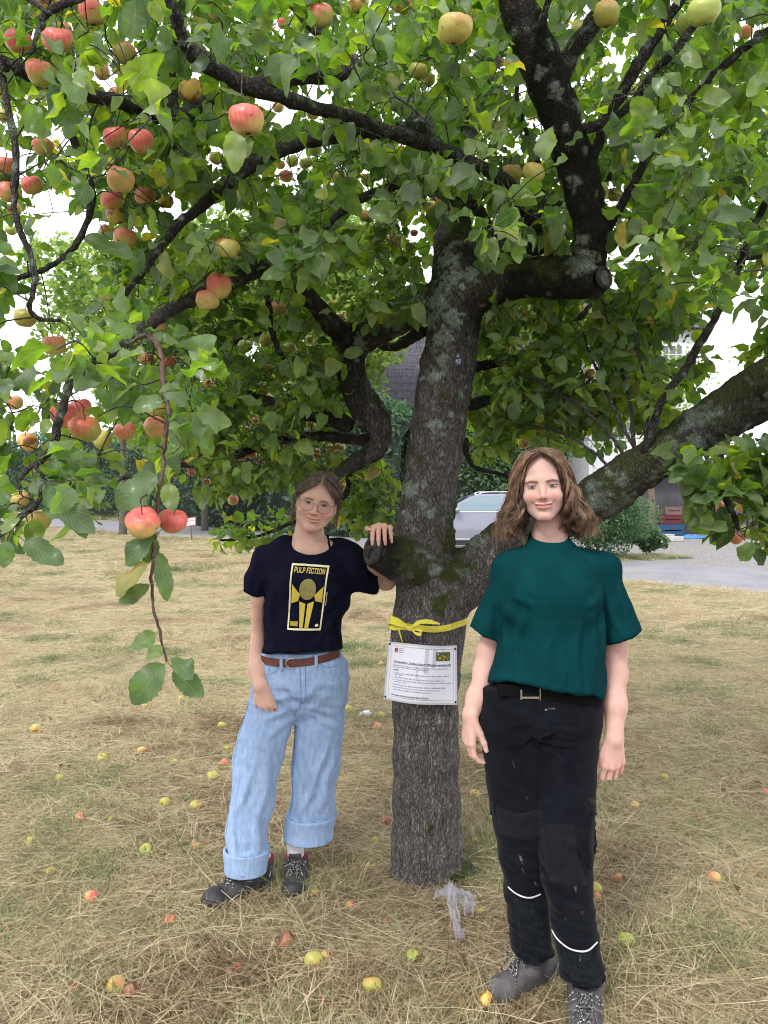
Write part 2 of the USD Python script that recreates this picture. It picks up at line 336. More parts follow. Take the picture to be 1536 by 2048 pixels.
def ball_tree(name, label, base, height, crown_r, crown_c, n, seed, size=0.2, material=M_far, group=None, trunk_r=0.15, category='tree', ztop=1.0, lumps=14):
    """Tree or shrub: tapered trunk with limbs, crown of leaves in uneven lumps."""
    r = np.random.default_rng(seed); base = np.asarray(base, float)
    o = thing(name, label, category, group)
    cc = base + [0, 0, crown_c]; R = np.asarray(crown_r, float)
    lc = cc + unit(r.normal(size=(lumps, 3))) * R * r.uniform(0.35, 0.85, (lumps, 1)); lr = R.mean() * r.uniform(0.28, 0.5, lumps)
    limbs = [tube(catmull([[*base, trunk_r], [*(base + [0, 0, crown_c * .5]), trunk_r * .75], [*(cc + [0, 0, R[2] * .5]), trunk_r * .2]], 6)[:, :3], np.linspace(trunk_r, trunk_r * .2, 13), 8)]
    add('trunk', limbs[0], M_bark_far, o, smooth=True)
    br = []
    for q in lc:
        a = base + [0, 0, crown_c * r.uniform(.5, .95)]
        br.append(tube(catmull([a, (a + q) / 2 + r.normal(size=3) * .15 + [0, 0, .1], q], 4), np.linspace(trunk_r * .35, trunk_r * .06, 9), 5))
    add('branches', cat(br), M_bark_far, o, smooth=True, kind='stuff')
    w = r.choice(lumps, n, p=lr ** 2 / (lr ** 2).sum())
    c = lc[w] + unit(r.normal(size=(n, 3))) * (lr[w] * r.uniform(0.45, 1.08, n) ** 0.6)[:, None]
    c[:, 2] = np.maximum(c[:, 2], 0.05)
    m, tint = leaf_tris(c, size, r, 0.6)
    add('crown', m, material, o, tint=tint)
    return o
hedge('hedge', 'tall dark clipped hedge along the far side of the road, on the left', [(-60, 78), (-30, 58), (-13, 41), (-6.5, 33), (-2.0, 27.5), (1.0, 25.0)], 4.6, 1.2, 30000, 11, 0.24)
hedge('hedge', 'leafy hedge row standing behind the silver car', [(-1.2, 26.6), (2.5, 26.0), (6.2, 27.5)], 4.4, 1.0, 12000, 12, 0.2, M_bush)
ball_tree('tree', 'tall pale green tree whose crown fills the gaps left of the trunk', (-7.0, 30.0, 0), 15, (3.2, 2.6, 4.2), 9.2, 11000, 27, 0.3, lumps=22)
ball_tree('tree', 'tall light green tree rising right behind the upper trunk', (-2.0, 35.0, 0), 16, (3.4, 2.6, 4.6), 10.6, 11000, 28, 0.3, lumps=22)
ball_tree('tree', 'tall mid green tree between the slate house and the white house', (5.4, 34.0, 0), 16, (3.4, 2.6, 4.4), 10.4, 11000, 29, 0.3, lumps=22)
# pale trees beyond the road whose light crowns show through the gaps
ball_tree('tree', 'pale yellow-green tree left of the trunk, beyond the road', (-9.0, 26.5, 0), 11, (3.6, 3.0, 4.0), 7.0, 9000, 21, 0.3, group=None)
ball_tree('tree', 'light green tree behind the apple tree, over the dark hedge', (-2.6, 31.0, 0), 10, (3.4, 3.0, 3.4), 6.4, 8000, 22, 0.3)
ball_tree('tree', 'green tree on the right, in front of the white house', (5.6, 29.0, 0), 8, (2.0, 2.0, 2.2), 4.8, 5000, 23, 0.24, M_bush)
ball_tree('shrub', 'round green bush at the corner of the gravel yard', (4.95, 17.8, 0), 2.1, (1.3, 0.9, 1.0), 0.98, 13000, 24, 0.075, M_bush, trunk_r=0.05, category='bush', lumps=18)
ball_tree('shrub', 'low fern-like plant beside the stone blocks in the yard', (6.35, 18.6, 0), 0.7, (0.5, 0.45, 0.3), 0.36, 1500, 25, 0.12, M_bush, trunk_r=0.02, category='plant', lumps=10)
o = thing('tree', 'slender bare-trunked tree beside the garage wall', 'tree')
add('trunk', tube(catmull([[8.35, 24, 0], [8.38, 24.05, 1.2], [8.3, 24, 3.2], [8.4, 24.1, 4.4]], 5), np.linspace(.13, .06, 16), 9), mat('pinkish_bark', (0.10, 0.07, 0.055), 0.95, (0.19, 0.14, 0.11), 15, bump=.5), o, smooth=True)
r = np.random.default_rng(26); c = V3(8.3, 24, 4.6) + r.normal(size=(2500, 3)) * [0.8, 0.8, 0.7]; m, t = leaf_tris(c, 0.14, r); add('crown', m, M_far, o, tint=t)

# ---- buildings
M_white = mat('white_render', (0.62, 0.62, 0.65), 0.9, (0.72, 0.72, 0.74), 3.0, 5, bump=0.15, bscale=60)
M_slate = mat('slate_shingle', (0.035, 0.032, 0.045), 0.8, (0.10, 0.09, 0.115), 7.0, 6.0, (0.3, 0.7), bump=0.5, bscale=25)
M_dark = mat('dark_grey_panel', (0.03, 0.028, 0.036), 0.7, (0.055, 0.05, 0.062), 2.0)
M_glassy = mat('window_glass', (0.05, 0.06, 0.075), 0.06, (0.09, 0.10, 0.12), 1.0, spec=0.9)
M_frame = mat('white_window_frame', (0.7, 0.7, 0.72), 0.5)
M_brown = mat('brown_fascia', (0.16, 0.10, 0.085), 0.8, (0.22, 0.15, 0.13), 4)
def window(parent, x0, x1, z0, z1, y, nx, nz):
    w = add('window', cat([box((x0, y - .06, z0), (x1, y, z0 + .07)), box((x0, y - .06, z1 - .07), (x1, y, z1)), box((x0, y - .058, z0 + .07), (x0 + .07, y, z1 - .07)), box((x1 - .07, y - .058, z0 + .07), (x1, y, z1 - .07))]
        + [box((x0 + (x1 - x0) * k / nx - .02, y - .05, z0 + .07), (x0 + (x1 - x0) * k / nx + .02, y - .012, z1 - .07)) for k in range(1, nx)]
        + [box((x0 + .07, y - .046, z0 + (z1 - z0) * k / nz - .018), (x1 - .07, y - .012, z0 + (z1 - z0) * k / nz + .018)) for k in range(1, nz)]), M_frame, parent)
    add('pane', box((x0 + .05, y - .03, z0 + .05), (x1 - .05, y - .004, z1 - .05)), M_glassy, w)
o = thing('house', 'white rendered house with gridded windows behind the right branches', 'house')
hx0, hx1, hy = 9.6, 14.6, 36.0
add('wall', box((hx0, hy, 0), (hx1, hy + 8, 9.2)), M_white, o)
add('roof', trimesh.Trimesh(*(lambda v, f: (v, f))(np.array([[hx0 - .5, hy - .5, 9.1], [hx1 + .5, hy - .5, 9.1], [hx1 + .5, hy + 8.5, 9.1], [hx0 - .5, hy + 8.5, 9.1], [hx0 - .5, hy + 4, 12], [hx1 + .5, hy + 4, 12]], float), np.array([[0, 1, 5], [0, 5, 4], [2, 3, 4], [2, 4, 5], [0, 4, 3], [1, 2, 5], [0, 3, 2], [0, 2, 1]])), process=False), M_slate, o)
for x in (10.3, 12.3): window(o, x, x + 1.3, 3.9, 6.1, hy, 4, 5)
window(o, 10.5, 11.6, 7.0, 8.4, hy, 3, 3); window(o, 13.0, 14.0, 7.0, 8.4, hy, 3, 3); window(o, 10.3, 11.6, 1.0, 2.6, hy, 4, 4)
add('downpipe', tube([[hx0 + .25, hy - .09, 0.1], [hx0 + .25, hy - .09, 9.0]], .06, 8), M_frame, o, smooth=True)
o = thing('house', 'slate-hung house with a steep dark roof behind the trunk', 'house')
sx0, sx1, sy = -2.6, 9.0, 40.0
add('wall', box((sx0, sy, 0), (sx1, sy + 8, 6.2)), M_slate, o)
rows = []
for k in range(18):   # courses of slates on the roof slope
    z0 = 5.9 + k * 0.42; y0 = sy - .5 + k * 0.30
    for j in range(16):
        x = sx0 - .4 + j * .8 + (k % 2) * .4
        s = box((x, 0, 0), (x + .78, .5, .035)); s.apply_transform(trimesh.transformations.rotation_matrix(math.atan2(.42, .30), [1, 0, 0])); s.apply_translation([0, y0, z0]); rows.append(s)
add('roof', cat(rows), M_slate, o, kind='stuff')
add('roof_deck', trimesh.Trimesh(np.array([[sx0 - .4, sy - .45, 5.85], [sx1 + .8, sy - .45, 5.85], [sx1 + .8, sy + 5, 13.4], [sx0 - .4, sy + 5, 13.4], [sx0 - .4, sy + 8, 5.85], [sx1 + .8, sy + 8, 5.85]]), np.array([[0, 1, 2], [0, 2, 3], [3, 2, 5], [3, 5, 4], [0, 3, 4], [1, 5, 2]]), process=False), M_dark, o)
for x in (-1.4, 1.4, 5.4): window(o, x, x + 1.2, 2.6, 4.4, sy, 2, 3)
add('drainpipe', tube([[2.2, sy - .1, .1], [2.2, sy - .1, 6.0]], .07, 8), M_frame, o, smooth=True)
# garage block; dark panels carry the shade of the open bays in their colour
o = thing('garage', 'long low garage with dark bays at the back of the yard', 'garage')
ga, gb = V3(8.9, 28.6, 0), V3(22.0, 23.2, 0); gd = unit(gb - ga); gl = np.linalg.norm(gb - ga)
def gbox(x0, x1, y0, y1, z0, z1):
    m = box((x0, y0, z0), (x1, y1, z1)); m.apply_transform(trimesh.transformations.rotation_matrix(math.atan2(gd[1], gd[0]), [0, 0, 1])); m.apply_translation(ga); return m
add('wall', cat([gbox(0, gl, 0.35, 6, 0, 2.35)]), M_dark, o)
add('roof', gbox(-.3, gl + .3, -.35, 6.2, 2.36, 2.46), M_slate, o)
add('fascia', gbox(-.3, gl + .3, -.40, -.352, 2.28, 2.52), M_brown, o)
M_bay = mat('bay_painted_shade', (0.055, 0.05, 0.06), 0.55, (0.085, 0.08, 0.09), 2)
M_post = mat('grey_post', (0.10, 0.095, 0.105), 0.8)
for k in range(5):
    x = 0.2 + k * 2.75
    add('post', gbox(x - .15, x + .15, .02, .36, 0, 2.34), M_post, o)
    d = add('door', gbox(x + .2, x + 2.4, .26, .345, 0.02, 2.2), M_bay if k != 2 else M_dark, o)
    for j in range(7):
        add('door_rib', gbox(x + .2 + .3 * j + .02, x + .2 + .3 * j + .06, .235, .259, .05, 2.15), M_post, d)
# bin, crates, blocks, tarp in the yard
o = thing('wheelie_bin', 'dark grey wheeled bin by the garage', 'bin', loc=GP(1352, 1072) * [1, 1, 0])
M_bin = mat('dark_bin_plastic', (0.035, 0.038, 0.042), 0.5)
s = trimesh.creation.extrude_polygon(shapely.box(-.29, -.3, .29, .3), .86, engine='earcut'); v = np.array(s.vertices); v[:, :2] *= (0.8 + 0.2 * v[:, 2:] / .86); s.vertices = v; s.apply_translation([0, 0, .08])
add('bin_body', s, M_bin, o); add('lid', bevel_box((-.32, -.36, .945), (.32, .33, 1.02), .02), M_bin, o)
for sx in (-1, 1):
    w = trimesh.creation.cylinder(.1, .05, sections=16); w.apply_transform(trimesh.transformations.rotation_matrix(PI / 2, [0, 1, 0])); w.apply_translation([sx * .27, .25, .1]); add('wheel', w, M_bin, o)
def crate(label, loc, w, d, h, color, nm):
    o = thing('crate', label, 'crate', loc=loc); mm = mat(nm, color, 0.5, tuple(c * 1.25 for c in color), 6)
    add('base', box((-w / 2, -d / 2, 0), (w / 2, d / 2, .03)), mm, o)
    for k, (a, b, c2, d2) in enumerate([(-w / 2, -d / 2, w / 2, -d / 2 + .03), (-w / 2, d / 2 - .03, w / 2, d / 2), (-w / 2, -d / 2 + .031, -w / 2 + .03, d / 2 - .031), (w / 2 - .03, -d / 2 + .031, w / 2, d / 2 - .031)]):
        add('side', cat([box((a, b, .031), (c2, d2, h * .45)), box((a, b, h * .55), (c2, d2, h))]), mm, o)
    for sx in (-1, 1): add('corner', box((sx * w / 2 - .034, -d / 2 - .004, .02), (sx * w / 2 + .034, -d / 2 + .034, h + .006)), mm, o)
    return o
cb = GP(1335, 1072)
crate('blue plastic crate on the ground before the dark bin', (cb[0], cb[1] - .2, 0), .75, .5, .42, (0.015, 0.055, 0.13), 'blue_plastic')
crate('red plastic crate stacked on the blue crate', (cb[0] - .03, cb[1] - .2, .43), .68, .46, .3, (0.10, 0.014, 0.02), 'red_plastic')
crate('brown cardboard box on top of the red crate', (cb[0] + .08, cb[1] - .2, .74), .5, .36, .28, (0.16, 0.10, 0.075), 'cardboard')
M_conc = mat('concrete_block', (0.3, 0.29, 0.28), 0.9, (0.42, 0.41, 0.4), 10, bump=.4)
for k, (px, py, w, lab) in enumerate([(1305, 1092, .5, 'grey concrete block beside the fern in the yard'), (1350, 1083, .45, 'flat stone block below the blue crate'), (1330, 1078, .55, 'low stone step just in front of the crates')]):
    g = GP(px, py); o = thing('stone_block', lab, 'block', loc=(g[0], g[1], 0)); add('block', noise_push(bevel_box((-w / 2, -.15, 0), (w / 2, .15, .16), .02).subdivide(), .006, 9, k), M_conc, o)
g = GP(1388, 1077); t = trimesh.creation.icosphere(3); v = t.vertices * [.4, .25, .1] ; t.vertices = v; noise_push(t, .05, 8, 4); v = np.array(t.vertices); v[:, 2] = np.maximum(v[:, 2], -.02) + .02; t.vertices = v + [g[0], g[1], 0.004]
add('tarpaulin', t, mat('blue_tarp', (0.03, 0.15, 0.40), 0.5, (0.07, 0.22, 0.50), 6), label='crumpled bright blue tarpaulin lying in front of the garage', category='tarpaulin', smooth=True)
# ================================================================== apple tree: trunk and limbs
def B(*rows): return [(P(px, py, d), w / 2 / F * d) for px, py, w, d in rows]       # rows: photo pixel, width in pixels, distance
TRUNK = B((852, 1830, 166, 3.15), (853, 1760, 142, 3.15), (853, 1600, 128, 3.15), (851, 1420, 124, 3.15), (855, 1290, 136, 3.15), (862, 1200, 140, 3.15))
STEM = B((850, 1150, 112, 3.14), (850, 1050, 104, 3.14), (868, 920, 99, 3.14), (886, 790, 102, 3.14), (905, 680, 99, 3.13), (914, 590, 98, 3.13), (912, 520, 84, 3.16), (905, 450, 66, 3.22), (888, 360, 58, 3.3), (868, 270, 56, 3.38), (812, 205, 46, 3.45), (740, 170, 38, 3.5), (640, 120, 30, 3.5))
LIMB_R = B((872, 1205, 112, 3.13), (938, 1156, 94, 3.10), (1012, 1090, 84, 3.06), (1100, 1048, 76, 3.02), (1200, 996, 76, 2.96), (1268, 945, 74, 2.92), (1393, 865, 76, 2.86), (1500, 800, 94, 2.80), (1570, 762, 96, 2.74), (1720, 700, 90, 2.65), (1900, 600, 80, 2.6))
ARM_L = B((905, 600, 66, 3.16), (850, 612, 62, 3.22), (790, 640, 60, 3.3), (735, 668, 62, 3.36), (700, 700, 56, 3.4), (708, 770, 52, 3.42), (738, 830, 58, 3.45), (762, 860, 36, 3.45), (750, 900, 28, 3.45), (680, 945, 22, 3.42))
STUB_R = B((930, 600, 72, 3.10), (985, 575, 62, 3.0), (1060, 558, 66, 2.9), (1120, 556, 74, 2.82), (1192, 562, 62, 2.72))
UP_R = B((1178, 545, 56, 2.74), (1182, 450, 62, 2.66), (1158, 350, 66, 2.58), (1120, 230, 70, 2.48), (1075, 110, 70, 2.38), (1035, 20, 58, 2.3), (990, -120, 50, 2.2))
STUB_L = B((850, 1138, 80, 3.10), (802, 1124, 76, 3.02), (748, 1099, 66, 2.94))
def chain(p, rows):
    d = None
    for (a, ra), (b, rb) in zip(rows[:-1], rows[1:]):
        e = cone(p, a, b, ra, rb); d = e if d is None else np.minimum(d, smin(d, e, 0.03))
    return d
def dense(rows, n=4):
    q = catmull(np.array([[*a, r] for a, r in rows]), n); return [(x[:3], x[3]) for x in q]
MAIN = [dense(x, 2) for x in (TRUNK, STEM, LIMB_R, ARM_L, STUB_R, UP_R)] + [STUB_L]
BB = [(np.min([a - r for a, r in c], 0) - 0.1, np.max([a + r for a, r in c], 0) + 0.1) for c in MAIN]
def cut(p, at, direction, d):      # sawn end
    return np.maximum(d, (p - np.asarray(at, np.float32)) @ unit(direction).astype(np.float32))
def tree_sdf(p):
    d = np.full(len(p), 9.0, np.float32)
    for i, c in enumerate(MAIN):
        m = ((p > BB[i][0]) & (p < BB[i][1])).all(1)
        far = ~m
        if m.any():
            e = chain(p[m], c)
            if i == 4: e = cut(p[m], c[-1][0] + [0.012, 0, 0], (0.55, -0.75, 0), e)
            if i == 6: e = cut(p[m], c[-1][0], (-0.8, -0.45, 0.25), e)
            d[m] = smin(d[m], e, 0.022 if i == 2 else 0.04)
        if far.any():
            q = np.maximum(BB[i][0] - p[far], p[far] - BB[i][1]); d[far] = np.minimum(d[far], np.linalg.norm(np.maximum(q, 0), axis=1) + 0.08)
    d = smin(d, ell(p, P(845, 1795, 3.1) + [0, 0, -0.02], (0.20, 0.17, 0.10)), 0.05)
    d = smin(d, ell(p, P(925, 1780, 3.12), (0.06, 0.06, 0.12)), 0.05)
    # healed wound rings
    return d
lo = np.min([b[0] for b in BB], 0); hi = np.max([b[1] for b in BB], 0); hi[2] = min(hi[2], 3.9); lo[2] = -0.12
trunk = sdf_mesh(tree_sdf, lo, np.minimum(hi, [1.85, 4, 3.9]), 0.0085, newton=1)
tv, tn = np.array(trunk.vertices), np.array(trunk.vertex_normals)
# knots: rings that stand proud around the sawn, healed faces
def ring_push(c, axis, r0, w, amp, hollow):
    global tv
    ax = unit(axis); q = tv - c; h = q @ ax; rr = np.linalg.norm(q - h[:, None] * ax, axis=1); m = (np.abs(h) < 0.09) & (rr < r0 * 2)
    tv = tv + ax * (m * (amp * np.exp(-((rr - r0) / w) ** 2) - hollow * np.exp(-(rr / (r0 * .6)) ** 2)))[:, None]
KNOT1 = P(1512, 800, 2.73); ring_push(KNOT1, (0.1, -1, 0.1), 0.036, 0.014, 0.022, 0.02)
KNOT2 = STUB_R[-1][0] + np.array([0.0, -0.02, 0]); ring_push(KNOT2, (0.55, -0.75, 0), 0.036, 0.012, 0.012, 0.018)
KNOT3 = P(905, 662, 3.02); ring_push(KNOT3, (0.1, -1, 0.1), 0.03, 0.02, 0.012, 0.01)
# bark: ridges running along the wood
ang_c = np.array([np.interp(tv[:, 2], [0, .9, 1.2, 2.6], [P(853, 1700, 3.15)[0], P(855, 1250, 3.15)[0], P(852, 1080, 3.14)[0], P(912, 560, 3.13)[0]]), np.full(len(tv), 3.14)])
ang = np.arctan2(tv[:, 1] - ang_c[1], tv[:, 0] - ang_c[0])
b1 = meshkit.noise(np.c_[np.cos(ang) * 7, np.sin(ang) * 7, tv[:, 2] * 9], 3); b2 = meshkit.fbm(tv * [55, 55, 24], 3, 4)
ridge = 1 - np.abs(2 * meshkit.fbm(np.c_[np.cos(ang) * 9, np.sin(ang) * 9, tv[:, 2] * 5] + b1[:, None], 3, 8) - 1) * 2
big = meshkit.fbm(tv * 5, 2, 12)
tv = tv + tn * ((ridge - 0.4) * 0.0055 + (b2 - 0.5) * 0.009 + (big - 0.5) * 0.014)[:, None]
trunk.vertices = tv; tn = np.array(trunk.vertex_normals)
def spots(v, rows, seed, thr=0.5, scale=30):
    """Patches of growth at photo pixels (px, py, radius in px, distance)."""
    n = meshkit.fbm(v * scale * 1.6, 4, seed); out = np.zeros(len(v))
    for px, py, r, d in rows:
        q = v - P(px, py, d); rr = np.hypot(q[:, 0], q[:, 2]) / (r / F * d); m = np.abs(q[:, 1]) < 0.22
        out = np.maximum(out, m * np.clip((1.12 - rr) * 1.6 + (n - 0.5) * 5.0, 0, 1))
    return out
MOSS = [(825, 1125, 30, 3.02), (808, 1098, 24, 3.0), (840, 1150, 22, 3.02), (905, 1080, 34, 3.1), (905, 1140, 26, 3.1), (915, 1030, 22, 3.14), (990, 1030, 34, 3.0), (880, 1200, 18, 3.0), (875, 1215, 14, 3.0), (1240, 920, 40, 2.95), (1300, 900, 60, 2.9), (1400, 800, 70, 2.85), (1470, 760, 70, 2.8), (1220, 990, 50, 2.95), (930, 1745, 26, 3.1), (925, 1790, 30, 3.1), (862, 1660, 10, 3.0), (1330, 930, 50, 2.9), (912, 788, 10, 3.05), (890, 790, 9, 3.05), (1100, 540, 40, 2.85)]
LICH = [(865, 850, 14, 3.05), (872, 750, 16, 3.05), (885, 720, 14, 3.05), (820, 980, 16, 3.05), (815, 1030, 10, 3.05), (862, 1025, 9, 3.05), (880, 600, 28, 3.05), (905, 560, 26, 3.05), (895, 520, 24, 3.1), (885, 680, 22, 3.05), (860, 640, 18, 3.1), (905, 640, 20, 3.03), (940, 560, 16, 3.05), (870, 1140, 14, 3.0), (860, 1120, 10, 3.0), (955, 1080, 16, 3.02), (1195, 1000, 24, 2.92), (1215, 1020, 20, 2.92), (1245, 1000, 18, 2.92), (1185, 975, 14, 2.92), (1335, 900, 22, 2.85), (1380, 890, 20, 2.83), (1325, 930, 14, 2.85), (1390, 840, 24, 2.8), (1420, 830, 20, 2.78), (1260, 1000, 14, 2.9), (1150, 540, 24, 2.78), (1175, 530, 16, 2.72), (1110, 185, 14, 2.4), (1150, 370, 12, 2.55), (1165, 480, 8, 2.65), (860, 250, 40, 3.35), (800, 200, 40, 3.42), (870, 330, 26, 3.3), (885, 420, 24, 3.2), (790, 640, 22, 3.25), (835, 610, 20, 3.2), (720, 690, 16, 3.35), (1240, 960, 12, 2.9), (1300, 960, 10, 2.9), (880, 1440, 7, 3.05), (845, 1010, 8, 3.05), (1100, 100, 10, 2.35), (1075, 160, 9, 2.4), (1168, 620, 8, 2.7), (1130, 260, 8, 2.45)]
moss = spots(tv, MOSS, 21, scale=22); moss = np.maximum(moss, np.clip((tn[:, 2] - 0.25) * 2.2 + (meshkit.fbm(tv * 14, 3, 31) - 0.5) * 4, 0, 1) * (tv[:, 2] > 1.1) * 0.9)
lich = spots(tv, LICH, 22, scale=40) * (1 - moss * 0.5)
lich = np.maximum(lich, np.clip((meshkit.fbm(tv * 26, 3, 41) - 0.66) * 8, 0, 1) * np.clip((tv[:, 2] - 0.9) / 0.8, 0.05, 1))
fresh = np.exp(-(((tv - KNOT1)[:, [0, 2]] ** 2).sum(1)) / .028 ** 2) * (tv[:, 1] < 2.82)
tv = tv + tn * (moss * 0.010 * (0.4 + meshkit.fbm(tv * 90, 2, 5)) + lich * 0.003)[:, None]; trunk.vertices = tv
moss *= 1 - np.exp(-(np.linalg.norm(tv - STUB_L[-1][0], axis=1) / .09) ** 2)
lich *= 1 - np.exp(-(np.linalg.norm(tv - STUB_L[-1][0], axis=1) / .13) ** 2)
lich *= np.where(tv[:, 0] > .5, .8, 1); moss *= np.where(tv[:, 0] > .5, .75, 1)
dark = np.clip(0.62 + 0.38 * (1 - np.clip((tv[:, 2] - 1.5) / 0.9, 0, 1)), 0, 1)      # wood turns darker above the fork
def bark_mat(name, rough=0.9):
    n = {'at': ('attribute', {'attribute': 'tint'}), 'sp': ('separate_color', {'color_type': 'rgb'}), 'tc': ('texture_coordinate', {}),
         'mp': ('mapping', {'scale': (1, 1, 0.32)}), 'n': ('noise_texture', {'scale': 50.0, 'detail': 6.0, 'roughness': 0.7}),
         'wn': ('noise_texture', {'scale': 26.0, 'detail': 3.0}), 'ws': ('vector_math', {'math_type': 'scale', 'scale': 0.055}), 'wa': ('vector_math', {'math_type': 'add'}), 'v': ('voronoi_texture', {'scale': 100.0, 'feature': 'distance_to_edge'}), 'cr': ('rgb_ramp', {'ramp': [(0.0, (0.32, 0.30, 0.29)), (0.12, (0.75, .73, .72)), (0.30, (1, 1, 1))]}), 'cm': ('mix_color', {'fac': 1.0, 'blend_type': 'multiply'}), 'bh': ('math', {'math_type': 'minimum', 'value2': 0.25}), 'bs': ('math', {'math_type': 'multiply', 'value2': 3.0}), 'ad2': ('math', {'math_type': 'add'}),
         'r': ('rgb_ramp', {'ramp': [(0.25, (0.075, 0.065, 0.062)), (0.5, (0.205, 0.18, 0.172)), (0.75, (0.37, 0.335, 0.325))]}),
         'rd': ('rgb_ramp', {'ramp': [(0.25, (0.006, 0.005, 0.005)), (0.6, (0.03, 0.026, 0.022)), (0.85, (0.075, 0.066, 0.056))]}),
         'm0': ('mix_color', {}), 'fine': ('noise_texture', {'scale': 160.0, 'detail': 3.0}),
         'rm': ('rgb_ramp', {'ramp': [(0.3, (0.02, 0.028, 0.006)), (0.7, (0.085, 0.105, 0.018))]}),
         'rl': ('rgb_ramp', {'ramp': [(0.3, (0.16, 0.20, 0.17)), (0.55, (0.33, 0.38, 0.33)), (0.8, (0.50, 0.54, 0.50))]}),
         'm1': ('mix_color', {}), 'm2': ('mix_color', {}), 'p': ('principled_bsdf', {'roughness': rough, 'specular_ior_level': 0.3}),
         'ad': ('math', {'math_type': 'add'}), 'b': ('bump', {'strength': 0.9, 'distance': 0.012})}
    return usdkit.material(stage, '/World/Looks/' + name, n, [('at.color', 'sp.color'), ('tc.object', 'mp.vector'), ('mp.vector', 'n.vector'), ('mp.vector', 'wn.vector'), ('wn.color', 'ws.vector1'), ('ws.vector', 'wa.vector1'), ('mp.vector', 'wa.vector2'), ('wa.vector', 'v.vector'), ('v.distance', 'cr.fac'), ('v.distance', 'bh.value1'), ('bh.value', 'bs.value1'), ('cr.color', 'cm.b'), ('tc.object', 'fine.vector'), ('n.fac', 'r.fac'), ('n.fac', 'rd.fac'),
        ('rd.color', 'm0.a'), ('r.color', 'm0.b'), ('sp.b', 'm0.fac'), ('fine.fac', 'rm.fac'), ('fine.fac', 'rl.fac'), ('m0.result', 'cm.a'), ('cm.result', 'm1.a'), ('rm.color', 'm1.b'), ('sp.r', 'm1.fac'), ('m1.result', 'm2.a'), ('rl.color', 'm2.b'), ('sp.g', 'm2.fac'),
        ('m2.result', 'p.base_color'), ('n.fac', 'ad.value1'), ('fine.fac', 'ad.value2'), ('ad.value', 'ad2.value1'), ('bs.value', 'ad2.value2'), ('ad2.value', 'b.height'), ('b.normal', 'p.normal')], surface='p.BSDF')
M_bark = bark_mat('apple_bark')
apple_tree = thing('apple_tree', 'old gnarled apple tree with lichen on its bark, laden with fruit, between the two people', 'tree')
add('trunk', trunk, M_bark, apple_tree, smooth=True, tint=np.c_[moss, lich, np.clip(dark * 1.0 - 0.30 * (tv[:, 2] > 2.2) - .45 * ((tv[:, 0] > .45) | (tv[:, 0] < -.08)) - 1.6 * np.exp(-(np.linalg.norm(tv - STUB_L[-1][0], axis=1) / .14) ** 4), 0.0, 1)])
# sawn, healed faces
M_wound = mat('weathered_wound_wood', (0.035, 0.03, 0.035), 0.8, (0.19, 0.18, 0.17), 22, bump=0.6)
M_heart = mat('grey_heartwood', (0.10, 0.085, 0.08), 0.85, (0.30, 0.27, 0.25), 30, bump=0.6)
M_rotwood = mat('black_rotten_wood', (0.010, 0.009, 0.010), 0.7, (0.075, 0.06, 0.05), 40, bump=0.8)
def wound(at, axis, r, seed, rm=None, fm=None):
    th = np.linspace(0, 2 * PI, 25)[:-1]; ax = unit(axis); a = unit(np.cross(ax, [0, 0, 1.0])); b = np.cross(ax, a); rr = r * (1 + .12 * np.sin(3 * th + seed))
    rim = trimesh.creation.torus(r, r * .22, 28, 10); R = np.eye(4); R[:3, 0], R[:3, 1], R[:3, 2] = a, b, ax; R[:3, 3] = at; rim.apply_transform(R); noise_push(rim, .004, 40, seed)
    disc = trimesh.creation.icosphere(3, radius=r); v = np.array(disc.vertices); v[:, 2] *= .12; disc.vertices = v; disc.apply_transform(R); noise_push(disc, .006, 45, seed + 1)
    w = add('wound_rim', rim, rm or M_heart, apple_tree, smooth=True); add('wound_face', disc, fm or M_wound, w, smooth=True)
wound(KNOT1 + [0, -.012, 0], (0.1, -1, 0.1), .03, 1)
wound(KNOT2 + unit((0.55, -0.75, 0)) * 0.028, (0.55, -0.75, 0.05), .034, 2, M_rotwood, M_wound)
wound(STUB_L[-1][0] + unit((-0.8, -0.45, .25)) * .004, (-0.8, -0.45, .25), .052, 3, M_rotwood, M_rotwood)

